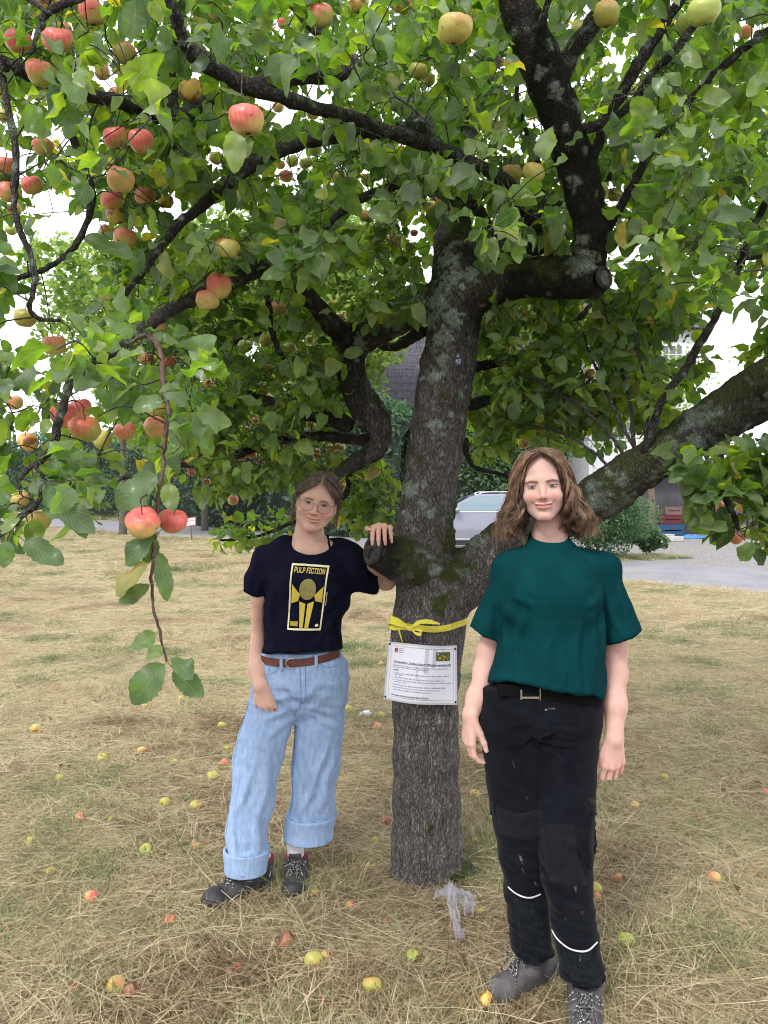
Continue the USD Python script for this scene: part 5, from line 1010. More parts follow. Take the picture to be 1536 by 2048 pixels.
def skin_tint(mesh, fr_inv, base, blush, lip, hands, nailc):
    v = np.array(mesh.vertices); t = face_tint(fr_inv(v), base, blush, lip)
    head = np.linalg.norm(fr_inv(v), axis=1) < .17; t[~head] = base
    for hb in hands:
        kn = np.array([b[1] for b in hb[0]] + [b[1] for c in hb[1] for b in c]); d, _ = cKDTree(kn).query(v); w = (np.exp(-(d / .011) ** 2) * .45)[:, None]
        t = t * (1 - w) + np.array(blush) * w
        for c, r in hb[2]:
            w = np.clip((1.15 - np.linalg.norm(v - c, axis=1) / r) * 4, 0, 1)[:, None]; t = t * (1 - w) + np.array(nailc) * w
    return t
w_inv = lambda v: (v - wf_O) @ wf_R / wf_s
PW = thing('person', 'person with wavy shoulder-length brown hair in a teal T-shirt and black work trousers', 'person')
M_skin = skin_mat('skin', None)
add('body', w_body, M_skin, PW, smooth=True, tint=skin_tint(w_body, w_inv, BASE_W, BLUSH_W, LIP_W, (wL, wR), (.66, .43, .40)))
eyes(PW, w_fr, .0045, .0036, M_iris_b, (-.0004, .0))
brows(PW, w_fr, w_body, [(.0130, .0150), (.024, .0172), (.038, .0182), (.052, .0135)], .0056)
add('nose_stud', trimesh.creation.icosphere(2, radius=.0018).apply_translation(w_fr(V3(-.0195, -.0905, -.036))), M_gold, PW, smooth=True)
add('earring', trimesh.creation.torus(.0055, .0011, 20, 8).apply_transform(np.block([[Rx(0) @ Ry(PI / 2), w_fr(V3(.077, .002, -.050))[:, None]], [np.zeros((1, 3)), np.ones((1, 1))]])), M_gold, PW, smooth=True)

# T-shirt
wt_keys = rows_to_keys([(1092, 1056, 1142, 2.44, .9), (1110, 1022, 1180, 2.44, .62), (1135, 1004, 1200, 2.43, .58), (1190, 1001, 1202, 2.42, .64), (1265, 1000, 1204, 2.41, .68), (1320, 990, 1206, 2.41, .68), (1366, 977, 1205, 2.41, .68), (1420, 972, 1203, 2.41, .68)])
hemL, hemR = W_(978, 1362), W_(1199, 1401)
def w_shirt(p):
    d = loft(p, wt_keys, power=2.25)
    for s, x in ((-1, 1060), (1, 1142)): d = smin(d, ell(p, W_(x, 1190, -.060), (.050, .05, .055)), .09)
    d = smin(d, limb(p, [(W_(1018, 1137, .02), .056), (W_(1099, 1122, .025), .064), (W_(1208, 1138, .02), .055)]), .03)
    inners = []
    d = smin(d, cone(p, W_(1098, 1096, .03), W_(1098, 1050, .034), .066, .058), .03)
    sl = [((1022, 1138, .02), (970, 1266, .03), .050, .054), ((1206, 1138, .02), (1245, 1270, .02), .048, .063)]
    for a, b, ra, rb in sl:
        A, Bb = W_(*a), W_(*b); e = cone(p, A, Bb + (Bb - A) * .3, ra, rb); ax = unit(Bb - A)
        if b[0] > 1100: ax = unit(ax + [0.12, 0, 0])
        h_ = (p - Bb.astype(np.float32)) @ ax.astype(np.float32); inners.append(np.maximum(e + .008, -(h_ + .06)))
        d = smin(d, np.maximum(e, h_), .022)
    for e in inners: d = np.maximum(d, -e)
    t = (p[:, 0] - hemL[0]) / (hemR[0] - hemL[0]); hz = hemL[2] + (hemR[2] - hemL[2]) * t + .003 * np.sin(t * 9) + .040 * np.clip((2.41 - p[:, 1]) / .11, 0, 1)
    d = np.maximum(d, hz - p[:, 2]); d = np.maximum(d, -np.maximum(loft(p, wt_keys, power=2.25) + .007, p[:, 2] - hz - .09))
    c0 = W_(1098, 1074, .03).astype(np.float32); pl = (p[:, 2] - c0[2]) - .30 * (p[:, 1] - c0[1])
    return np.maximum(d, np.minimum(pl, .09 - np.hypot(p[:, 0] - c0[0], p[:, 1] - c0[1]) + np.maximum(pl, 0) * 0 + 0) if False else np.where(np.hypot(p[:, 0] - c0[0], p[:, 1] - c0[1]) < .10, pl, -1))
def wrinkle(mesh, fns):
    v, n = np.array(mesh.vertices), np.array(mesh.vertex_normals); d = np.zeros(len(v))
    for fn in fns: d += fn(v)
    mesh.vertices = v + n * d[:, None]; return mesh
def crease(mesh, rows, d, wid=.012):
    """Folds pressed into a garment's front along photo lines (x0, y0, x1, y1, height in mm)."""
    v, n = np.array(mesh.vertices), np.array(mesh.vertex_normals); out = np.zeros(len(v)); wob = (meshkit.noise(v * 9, 99) - .5) * .03
    for x0, y0, x1, y1, a in rows:
        p, q = P(x0, y0, d)[[0, 2]], P(x1, y1, d)[[0, 2]]; e = q - p; L = np.linalg.norm(e); e = e / L; r_ = v[:, [0, 2]] - p; t = (r_ @ e) / L; s_ = r_ @ np.array([-e[1], e[0]]) + wob
        m = np.clip(np.minimum(t + .05, 1.05 - t) * 4, 0, 1) * np.clip(.35 - n[:, 1], 0, .5) * 2
        out += a * .0009 * m * (np.exp(-(s_ / wid) ** 2) - .75 * np.exp(-((s_ - 1.7 * wid) / wid) ** 2) - .35 * np.exp(-((s_ + 2 * wid) / (1.2 * wid)) ** 2))
    mesh.vertices = v + n * out[:, None]; return mesh
wsh = sdf_mesh(w_shirt, W_(930, 1425, -.2), W_(1300, 1060, .2), .0045)
wrinkle(wsh, [lambda v: .020 * (meshkit.fbm(v * [11, 11, 2.2] + [0, 0, 5], 3, 61) - .5) * np.clip((1.36 - v[:, 2]) * 5, .15, 1), lambda v: .011 * (1 - np.abs(2 * meshkit.fbm((v @ Ry(-.5).T) * [12, 12, 2.6], 2, 66) - 1) * 2.2) * np.clip((1.28 - v[:, 2]) * 3, 0, 1), lambda v: .006 * np.sin((v[:, 0] * 1.0 + v[:, 2] * .22) * 46 + 3 * meshkit.noise(v * 5, 62)) * np.clip((1.22 - v[:, 2]) * 3.5, 0, 1) * np.clip((v[:, 0] - .50) * 7, .08, 1),
               lambda v: .005 * (meshkit.fbm(v * [6, 6, 22], 2, 63) - .5), lambda v: -.007 * np.exp(-(np.abs(v[:, 0] - W_(1150, 0)[0] - .10 * (1.2 - v[:, 2])) / .006) ** 2) * np.clip((1.12 - v[:, 2]) * 4, 0, 1),
               lambda v: .006 * np.sin((v[:, 0] - v[:, 2]) * 60) * np.exp(-((v[:, 0] - W_(1192, 0)[0]) / .04) ** 2 - ((v[:, 2] - W_(0, 1210)[2]) / .07) ** 2), lambda v: .006 * np.sin((v[:, 0] + v[:, 2]) * 60) * np.exp(-((v[:, 0] - W_(1010, 0)[0]) / .04) ** 2 - ((v[:, 2] - W_(0, 1210)[2]) / .07) ** 2)])
crease(wsh, [(1136, 1235, 1132, 1385, 9), (1164, 1200, 1174, 1350, 7), (1192, 1190, 1186, 1340, 8), (1012, 1185, 1000, 1310, 7), (1032, 1210, 1022, 1330, 5), (1088, 1260, 1074, 1350, 4), (1052, 1270, 1064, 1340, 3), (1000, 1150, 980, 1250, 5), (1228, 1150, 1256, 1250, 6), (1208, 1180, 1225, 1262, 5), (1010, 1180, 1052, 1205, 5), (1196, 1180, 1150, 1200, 5), (1060, 1100, 1030, 1130, 3), (1140, 1100, 1175, 1130, 3)], DW)
tee = add('t_shirt', wsh, M_teal, PW, smooth=True)
th = np.linspace(0, 2 * PI, 49); cp = W_(1098, 1074, .03)
ring = np.c_[cp[0] + .0600 * np.cos(th), cp[1] + .0605 * np.sin(th), cp[2] - .003 + .30 * .0605 * np.sin(th)]
add('collar', tube(ring, .0058, 8, cap=False), M_teal, tee, smooth=True)
ring2 = np.c_[cp[0] + .0655 * np.cos(th), cp[1] + .066 * np.sin(th), cp[2] - .017 + .30 * .066 * np.sin(th)]
add('collar_seam', tube(ring2, .0022, 6, cap=False), M_teal, tee, smooth=True)
def seam(target, pix, y0, d, width, material, parent, name='seam', off=.0012, ydir=1.0):
    """A thin line of stitching through photo pixels, laid on target from the front."""
    q = catmull(np.array([P(a, b, d) for a, b in pix]), 6); n = unit(np.gradient(q, axis=0)) ; w = np.c_[-n[:, 2], n[:, 1] * 0, n[:, 0]] * (width / 2)
    v = np.empty((len(q) * 2, 3)); v[0::2], v[1::2] = q - w, q + w; v[:, 1] = 0
    k = np.arange(len(q) - 1)[:, None] * 2; f = np.vstack([k + [0, 1, 2], k + [1, 3, 2]]); m = drape(trimesh.Trimesh(v, f, process=False), target, y0, off)
    b = np.array(m.vertices); m2 = trimesh.Trimesh(np.vstack([b, b + [0, .004, 0]]), np.vstack([f, f[:, ::-1] + len(b)]), process=False)
    m2.fix_normals(); return add(name, m2, material, parent)
M_teal_s = cloth_mat('teal_stitching', (0.0035, 0.042, 0.053), (0.005, 0.052, 0.064), 200)
seam(wsh, [(984, 1350), (1010, 1355), (1050, 1361), (1090, 1366), (1130, 1373)], 1.9, DW, .0018, M_teal_s, tee); seam(wsh, [(1132, 1373), (1165, 1381), (1196, 1390)], 1.9, DW, .0018, M_teal_s, tee)
seam(wsh, [(1208, 1258), (1230, 1256), (1255, 1250), (1280, 1243)], 1.9, DW, .0016, M_teal_s, tee)

# trousers
wl_keys = rows_to_keys([(1378, 968, 1100, 2.42, .72), (1470, 963, 1086, 2.42, .85), (1560, 972, 1079, 2.41, .85), (1640, 985, 1083, 2.40, .9), (1740, 1003, 1092, 2.40, .95), (1840, 1016, 1099, 2.40, 1), (1890, 1022, 1105, 2.40, 1), (1932, 1028, 1109, 2.40, 1.0)])
wr_keys = rows_to_keys([(1378, 1060, 1194, 2.42, .72), (1470, 1064, 1197, 2.41, .8), (1560, 1070, 1193, 2.39, .82), (1640, 1075, 1186, 2.36, .85), (1740, 1082, 1183, 2.33, .9), (1830, 1098, 1191, 2.31, .95), (1900, 1112, 1200, 2.29, 1), (1960, 1125, 1212, 2.28, 1), (2000, 1137, 1219, 2.28, 1), (2018, 1141, 1219, 2.28, 1)])
wp_keys = rows_to_keys([(1366, 975, 1190, 2.42, .60), (1420, 963, 1198, 2.42, .62), (1450, 966, 1195, 2.42, .6), (1485, 1000, 1160, 2.42, .5), (1515, 1040, 1105, 2.42, .4)])
def w_trousers(p):
    d = np.minimum(loft(p, wl_keys), loft(p, wr_keys)); d = smin(loft(p, wl_keys), loft(p, wr_keys), .012); d = smin(d, loft(p, wp_keys, power=2.3), .035)
    for k in (wl_keys, wr_keys):
        z0 = k[0, 0]; d = np.maximum(d, -np.maximum(loft(p, np.vstack([[k[0, 0] - .05, *k[0, 1:]], k])) + .007, p[:, 2] - z0 - .07))
    return d
wtr = sdf_mesh(w_trousers, W_(940, 2050, -.35), W_(1225, 1350, .2), .0045)
zz = lambda py, d=DW: P(0, py, d)[2]
def fold(z, z0, w): return np.exp(-((z - z0) / w) ** 2)
wrinkle(wtr, [lambda v: .010 * (meshkit.fbm(v * [8, 8, 15], 3, 71) - .5), lambda v: .008 * (meshkit.fbm(v * [7, 7, 30] + [0, 0, 0], 3, 72) - .5) * np.clip(fold(v[:, 2], .50, .16) + fold(v[:, 2], .30, .10) + fold(v[:, 2], .12, .07) * 1.4, .2, 1.6),
              lambda v: .0035 * np.sin((v[:, 2] * .8 + .6 * v[:, 0]) * 95 + 9 * meshkit.noise(v * 6, 73)) * (fold(v[:, 2], .36, .08) + 1.2 * fold(v[:, 2], .13, .06) + .5 * fold(v[:, 2], .55, .05)), lambda v: .007 * (meshkit.fbm((v @ Ry(.6).T) * [9, 9, 34], 3, 74) - .5) * np.clip((.7 - v[:, 2]) * 3, 0, 1),
              lambda v: .008 * np.sin((v[:, 2] * .8 - np.abs(v[:, 0] - W_(1066, 0)[0]) * .9) * 75) * np.exp(-((v[:, 0] - W_(1068, 0)[0]) / .09) ** 2) * fold(v[:, 2], zz(1455), .06) * (v[:, 1] < DW)])
crease(wtr, [(1066, 1462, 1000, 1496, 6), (1070, 1466, 1150, 1486, 7), (1072, 1478, 1120, 1520, 6), (1062, 1440, 1010, 1450, 4), (1080, 1440, 1160, 1452, 4), (1012, 1705, 1088, 1722, 6), (1008, 1725, 1086, 1746, 6), (1092, 1795, 1180, 1812, 7), (1098, 1826, 1186, 1836, 6), (1090, 1760, 1180, 1780, 6), (1016, 1850, 1096, 1866, 6), (1022, 1890, 1104, 1900, 7), (1112, 1910, 1200, 1930, 7), (1130, 1955, 1212, 1966, 8), (1140, 1990, 1214, 1990, 6), (1110, 1888, 1198, 1900, 5), (1002, 1690, 1080, 1692, 4)], 2.37, .007)
trs = add('trousers', wtr, M_work, PW, smooth=True)
def patch(target, pix, y0, d, material, parent, name, thick=.0035, step=.012, off=.0, bulge=0.0, ydir=1.0):
    """A cloth patch with thickness through photo pixels laid on target."""
    poly = shapely.Polygon([P(a, b, d)[[0, 2]] for a, b in pix]); fm = flat_poly(poly, step); m = drape(fm, target, y0, off)
    v = np.array(m.vertices); 
    from_edge = shapely.distance(shapely.points(fm.vertices[:, 0], fm.vertices[:, 2]), poly.exterior)
    fr_v = v - [0, 1, 0] * (thick * np.clip(from_edge / .006, .35, 1) + bulge * np.clip(from_edge / .03, 0, 1))[:, None]; bk = v + [0, .004, 0]
    e = trimesh.Trimesh(fr_v, m.faces, process=False); edges = e.edges[trimesh.grouping.group_rows(e.edges_sorted, require_count=1)]; n = len(v)
    f = np.vstack([m.faces, m.faces[:, ::-1] + n, np.c_[edges[:, 1], edges[:, 0], edges[:, 0] + n], np.c_[edges[:, 1], edges[:, 0] + n, edges[:, 1] + n]])
    return add(name, trimesh.Trimesh(np.vstack([fr_v, bk]), f, process=False), material, parent, smooth=40)
patch(wtr, [(1076, 1640), (1130, 1630), (1150, 1640), (1142, 1690), (1160, 1740), (1172, 1748), (1170, 1745), (1086, 1738), (1080, 1690)], 1.8, 2.35, M_work2, trs, 'knee_patch')
patch(wtr, [(988, 1604), (1030, 1612), (1078, 1608), (1080, 1660), (1050, 1664), (994, 1658)], 1.8, 2.39, M_work2, trs, 'knee_patch')
pk = patch(wtr, [(1164, 1608), (1176, 1596), (1190, 1615), (1188, 1690), (1178, 1722), (1164, 1712), (1150, 1690), (1140, 1672), (1146, 1640)], 1.8, 2.355, M_work, trs, 'cargo_pocket', .010, .009, bulge=.012)
patch(wtr, [(1164, 1598), (1170, 1588), (1192, 1602), (1196, 1632), (1188, 1634), (1166, 1616)], 1.75, 2.34, M_work, trs, 'pocket_flap', .020, .009, bulge=.004)
patch(wtr, [(977, 1590), (985, 1588), (988, 1625), (979, 1624)], 1.8, 2.41, M_work, trs, 'side_pocket', .012, .008)
def piping(pix, d, r, material, name='reflective_piping'):
    q = catmull(np.array([P(a, b, d) for a, b in pix]), 6); fm = trimesh.Trimesh(np.c_[q[:, 0], 0 * q[:, 0], q[:, 2]], [[0, 1, 2]], process=False); v = np.array(drape(fm, wtr, 1.8, .001).vertices)
    add(name, tube(v, r, 6), material, trs, smooth=True)
piping([(1014, 1766), (1030, 1772), (1052, 1776), (1076, 1775)], 2.39, .0026, M_white_p); piping([(1104, 1860), (1112, 1868), (1135, 1874), (1165, 1874), (1186, 1866)], 2.30, .0026, M_white_p)
for pix, d in [([(1018, 1508), (1020, 1513), (1023, 1521)], 2.4), ([(1046, 1578), (1047, 1583)], 2.4), ([(1061, 1742), (1064, 1748)], 2.4), ([(1120, 1812), (1122, 1816)], 2.32), ([(1036, 1716), (1040, 1724)], 2.4)]: piping(pix, d, .0011, M_stain, 'paint_fleck')
for k, (pts, d) in enumerate([([(1098, 1637), (1104, 1645), (1112, 1660), (1113, 1672), (1104, 1668), (1098, 1652)], 2.36), ([(1030, 1690), (1036, 1694), (1040, 1706), (1034, 1704)], 2.4), ([(1062, 1745), (1068, 1748), (1070, 1754), (1062, 1752)], 2.4), ([(1144, 1880), (1152, 1884), (1148, 1894)], 2.3), ([(1135, 1745), (1142, 1750), (1140, 1762)], 2.33), ([(1150, 1796), (1158, 1798), (1156, 1806), (1150, 1803)], 2.32)]):
    patch(wtr, pts, 1.8, d, M_stain, trs, 'dirt_stain', .0008, .006)
patch(wtr, [(1022, 1776), (1052, 1783), (1082, 1780), (1086, 1840), (1092, 1912), (1042, 1910), (1032, 1850)], 1.8, 2.39, M_work3, trs, 'lower_leg_panel', .0008, .014)
patch(wtr, [(1114, 1874), (1135, 1884), (1178, 1878), (1192, 1950), (1198, 1990), (1180, 1996), (1152, 1992), (1132, 1930)], 1.75, 2.29, M_work3, trs, 'lower_leg_panel', .0008, .014)
seam(wtr, [(1068, 1380), (1064, 1420), (1060, 1450), (1064, 1478)], 1.9, DW, .003, M_work2, trs, 'fly_seam'); seam(wtr, [(980, 1400), (1000, 1392), (1012, 1380)], 1.9, DW, .003, M_work2, trs, 'pocket_seam')
bk = [W_(x, y) for x, y in [(985, 1363), (1035, 1368), (1080, 1372), (1130, 1377), (1190, 1391)]]
bb = catmull(np.array(bk), 6); fm = trimesh.Trimesh(np.c_[bb[:, 0], 0 * bb[:, 0], bb[:, 2]], [[0, 1, 2]], process=False); bv = np.array(drape(fm, wtr, 1.9, .004).vertices)
blt = add('belt', ribbon(bv, .034, (0, 0, 1), .004), M_black, PW)
q = W_(1052, 1370); y = bv[np.argmin(np.abs(bv[:, 0] - q[0])), 1] - .006
add('buckle', cat([box((q[0] - .034, y - .003, q[2] - .003), (q[0] + .024, y, q[2] + .003)).apply_translation([0, 0, -.012]), box((q[0] + .022, y - .004, q[2] - .02), (q[0] + .028, y - .0005, q[2] + .02)), box((q[0] - .036, y - .0035, q[2] - .018), (q[0] - .031, y - .0005, q[2] + .012))]), M_metal, blt)
t = patch(wtr, [(1074, 1397), (1095, 1395), (1095, 1401), (1074, 1403)], 1.9, DW, M_work2, trs, 'fabric_tab', .003, .006)
for u in range(7): patch(wtr, [(1076 + 2.6 * u, 1398.2 - .2 * u), (1077.4 + 2.6 * u, 1398 - .2 * u), (1077.4 + 2.6 * u, 1400.4 - .2 * u), (1076 + 2.6 * u, 1400.6 - .2 * u)], 1.9, DW, M_white_p, t, 'tab_lettering', .0042, .004)
toeL = GP(1003, 2013); heL = V3(.52, 2.475, 0)
boot(PW, heL, (toeL[0] + .012, toeL[1] + .02, 0), (.478, 2.42, .10), .125, M_boot_g, M_rubber, toe_cap=None, size=.98)
boot(PW, (.606, 2.345, 0), (.560, 2.135, 0), (.606, 2.305, .10), .125, M_boot_g, M_rubber, size=.98)
capc = V3(toeL[0] - .02, toeL[1] - .015, .02)

# hair: strands from the parting, over the skull, waving down to the shoulders
M_hair_w = hair_mat('brown_wavy_hair', (0.050, 0.026, 0.016), (0.14, 0.078, 0.048), (0.32, 0.195, 0.118))
def hair_w(sx, u, lay, rr):
    """Guide line in head space: side sx, u 0 (front) .. 1 (back)."""
    front = [(0.003, -.068, .113), (.034, -.083, .096), (.061, -.074, .062), (.074, -.064, .012), (.083, -.058, -.040), (.097, -.062, -.085), (.116, -.060, -.125), (.124, -.052, -.162)]
    side = [(0.003, .005, .127), (.060, -.002, .110), (.094, .0, .052), (.104, .004, -.01), (.116, .004, -.06), (.136, .0, -.102), (.154, -.002, -.138), (.150, .0, -.176)]
    back = [(0.003, .088, .102), (.046, .108, .078), (.070, .114, .02), (.082, .112, -.04), (.094, .108, -.09), (.108, .104, -.13), (.118, .10, -.16), (.114, .09, -.19)]
    g = np.array(front) * max(0, 1 - 2 * u) + np.array(side) * (1 - abs(2 * u - 1)) + np.array(back) * max(0, 2 * u - 1)
    g = g.copy(); k = np.linspace(0, 1, len(g))
    ctr = np.array([0, .012, 0]) ; inward = unit(g - np.where(k[:, None] < .45, [[0, .012, .02]], [[.04, .01, 0]] * np.array([[1, 1, 0]]) + g * [0, 0, 1]))
    g = g - inward * lay * (0.3 + 1.7 * k[:, None])
    q = catmull(g, 6); s = np.linspace(0, 1, len(q))
    q[:, 0] *= sx
    return q, s
def wavy(q, s, ph, amp, freq, rr):
    a = amp * np.clip((s - .20) / .45, 0, 1); q = q.copy()
    q[:, 0] += a * np.sin(freq * s * 2 * PI + ph); q[:, 1] += a * .9 * np.cos(freq * s * 2 * PI + ph * 1.3); q[:, 2] += a * .35 * np.sin(freq * 1.7 * s * 2 * PI + ph)
    return q
rr = np.random.default_rng(77); tones = {0: [], 1: [], 2: []}
for c in range(230):                       # locks
    sx = -1 if c % 2 else 1; u = rr.random() ** 0.85; lay = rr.random() ** 1.4 * .034; ph = rr.uniform(0, 6.3); fq = rr.uniform(2.0, 3.5); amp = rr.uniform(.012, .030); ln = rr.uniform(.80, 1.0)
    tone = rr.choice(3, p=[.34, .42, .24]) if lay < .018 else rr.choice(3, p=[.75, .22, .03]); sh = rr.normal(size=3) * .007
    for k in range(24):
        q, s = hair_w(sx, np.clip(u + rr.normal() * .016, 0, 1), lay + rr.normal() * .0022, rr); keep = s <= ln * rr.uniform(.95, 1)
        q = wavy(q, s, ph + rr.normal() * .16, amp * rr.uniform(.88, 1.12), fq, rr) + rr.normal(size=3) * .0012 + (sh + rr.normal(size=3) * .0035) * (s[:, None] ** 2)
        tones[int(tone)].append((w_fr(q[keep]), rr.uniform(.0010, .0017)))
for c in range(420):                        # loose single hairs
    sx = rr.choice([-1, 1]); u = rr.random(); q, s = hair_w(sx, u, -.004 * rr.random(), rr)
    tones[int(rr.integers(1, 3))].append((w_fr(wavy(q, s, rr.uniform(0, 6.3), rr.uniform(.006, .018), rr.uniform(1.4, 3), rr) + (rr.normal(size=3) * .014) * s[:, None] ** 2), .0007))
gu = np.linspace(0, 1, 25); parts_ = []
for sx in (-1, 1):
    grid = np.array([hair_w(sx, u, .016, rr)[0][:36] for u in gu]); i, j = np.meshgrid(np.arange(24), np.arange(35), indexing='ij'); qd = np.stack([i * 36 + j, (i + 1) * 36 + j, (i + 1) * 36 + j + 1, i * 36 + j + 1], -1).reshape(-1, 4)
    parts_.append(trimesh.Trimesh(w_fr(grid.reshape(-1, 3)), np.vstack([qd[:, [0, 1, 2]], qd[:, [0, 2, 3]]]), process=False))
M_hw = [hair_mat('brown_hair_dark', (0.022, 0.011, 0.007), (0.05, 0.026, 0.016), (0.11, 0.06, 0.036)), M_hair_w, hair_mat('brown_hair_light', (0.13, 0.075, 0.045), (0.28, 0.17, 0.10), (0.46, 0.30, 0.18))]
hair = add('hair', cat(parts_), M_hw[0], PW, smooth=True)
for k in range(3): strands('hair_strands', hair, [x for x, _ in tones[k]], np.array([y for _, y in tones[k]]), M_hw[k])
# ------------------------------------------------------------------ the person on the left in the dark printed T-shirt, hand on the sawn stub
DG = 3.08
def G_(px, py, dd=0.0): return P(px, py, DG + dd)
gf_R = Ry(math.radians(12)) @ Rz(math.radians(3)) @ Rx(math.radians(4)); gf_s = 1.0
gf_O = P(632, 1008, 2.99) - gf_R @ V3(0, -.078, 0) * gf_s
g_fr = lambda q: np.asarray(q) @ gf_R.T * gf_s + gf_O
g_inv = lambda v: (v - gf_O) @ gf_R / gf_s
def g_head(p): return head_sdf(((p - gf_O.astype(np.float32)) @ gf_R.astype(np.float32) / np.float32(gf_s)), 1.03) * np.float32(gf_s)
gL = hand_bones(G_(521, 1368, -.10), (.14, -.05, -1), (1, -.3, 0), (.25, 1, 0), [(.55, .75, .5), (.6, .8, .5), (.65, .8, .5), (.7, .8, .5)], (.95, .30, .12, .10), .94)
gR = hand_bones(P(768, 1064, 2.995), (-.10, -.90, .30), (-1, -.1, 0), (0, -.35, -.9), [(.85, .62, .35), (.9, .66, .38), (.95, .66, .4), (1.0, .66, .4)], (.62, .72, -.15, .75), .98)
g_armL = [(G_(526, 1124, .02), .039), (G_(513, 1190, .02), .040), (G_(506, 1262, .03), .0405), (G_(508, 1290, .0), .0385), (G_(514, 1335, -.05), .034), (G_(521, 1372, -.10), .0262)]
g_armR = [(G_(712, 1128, .02), .041), (G_(740, 1148, .05), .042), (G_(772, 1160, .09), .037), (P(776, 1140, 3.16), .0345), (P(774, 1098, 3.10), .029), (P(768, 1066, 3.0), .0245)]
def g_skin(p):
    d = bounded(g_head, gf_O - .16, gf_O + .16, .0)(p)
    d = smin(d, limb(p, [(G_(619, 1038, .01), .052), (G_(618, 1070, .02), .052), (G_(617, 1100, .035), .064)]), .025)
    d = smin(d, limb(p, [(G_(530, 1120, .03), .040), (G_(580, 1108, .035), .046), (G_(620, 1104, .03), .058), (G_(660, 1108, .03), .048), (G_(708, 1124, .03), .040)]), .04)
    d = smin(d, ell(p, G_(622, 1108, -.008), (.085, .05, .05)), .03)
    for arm, hb in ((g_armL, gL), (g_armR, gR)):
        e = limb(p, arm); q = np.array([x for c in hb[1] for b in c for x in b[:2]] + [b[0] for b in hb[0]])
        d = smin(d, smin(e, bounded(lambda z, hb=hb: hand_sdf(z, hb), q.min(0), q.max(0), .03)(p), .012), .02)
    return d
g_body = sdf_mesh(g_skin, G_(480, 1450, -.25), G_(800, 930, .2), .0029)
BASE_G, BLUSH_G, LIP_G = (0.54, 0.33, 0.26), (0.55, 0.225, 0.18), (0.46, 0.175, 0.165)
PG_ = thing('person', 'person with glasses and tied-back hair in a black printed T-shirt and rolled light jeans', 'person')
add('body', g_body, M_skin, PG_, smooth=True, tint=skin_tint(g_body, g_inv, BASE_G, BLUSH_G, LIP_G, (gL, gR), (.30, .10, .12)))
eyes(PG_, g_fr, .0042, .0033, M_iris_d, (.0006, .0))
brows(PG_, g_fr, g_body, [(.012, .0140), (.024, .0172), (.036, .0175), (.048, .0115)], .0034)
# glasses: two thin rims, bridge, arms and lenses
gl = thing('glasses', None, None, parent=PG_)
M_wire = mat('bronze_wire', (0.30, 0.17, 0.11), 0.35, extra={'metallic': 0.8})
M_lens = usdkit.material(stage, '/World/Looks/clear_lens', {'t': ('transparent_bsdf', {'color': (0.985, 0.985, 0.985)}), 'g': ('glossy_bsdf', {'roughness': 0.02}), 'm': ('mix_closure', {'fac': 0.05})}, [('t.BSDF', 'm.closure1'), ('g.BSDF', 'm.closure2')], surface='m.closure')
th = np.linspace(0, 2 * PI, 41)
for sx in (-1, 1):
    cx, cz = sx * .0335, -.0095
    ring = np.c_[cx + .0255 * np.cos(th), -.0975 + .010 * np.abs(cx + .0255 * np.cos(th)) / .06, cz + .0225 * np.sin(th) * (1 + .08 * np.sin(th))]
    add('rim', tube(g_fr(ring), .0010, 6, cap=False), M_wire, gl, smooth=True)
    v = np.vstack([[ring[:-1].mean(0)], ring[:-1]]); f = [[0, 1 + k, 1 + (k + 1) % 40] for k in range(40)]
    add('lens', (g_fr(v), np.array(f)), M_lens, gl)
    add('temple', tube(g_fr(catmull([[sx * .0588, -.087, .002], [sx * .068, -.07, .004], [sx * .0765, .0, .004], [sx * .074, .03, -.012]], 5)), .0011, 6), M_wire, gl, smooth=True)
add('bridge', tube(g_fr(catmull([[-.0105, -.0985, -.003], [-.004, -.101, .002], [.004, -.101, .002], [.0105, -.0985, -.003]], 5)), .0010, 6), M_wire, gl, smooth=True)
add('nose_ring', tube(g_fr(np.c_[.0045 * np.cos(th[:21] + PI), np.full(21, -.104), -.048 + .0042 * np.sin(th[:21] + PI)]), .0008, 6), M_gold, PG_, smooth=True)
add('earring', trimesh.creation.torus(.0065, .0012, 20, 8).apply_transform(np.block([[Ry(PI / 2.2), g_fr(V3(-.079, .0, -.049))[:, None]], [np.zeros((1, 3)), np.ones((1, 1))]])), M_gold, PG_, smooth=True)

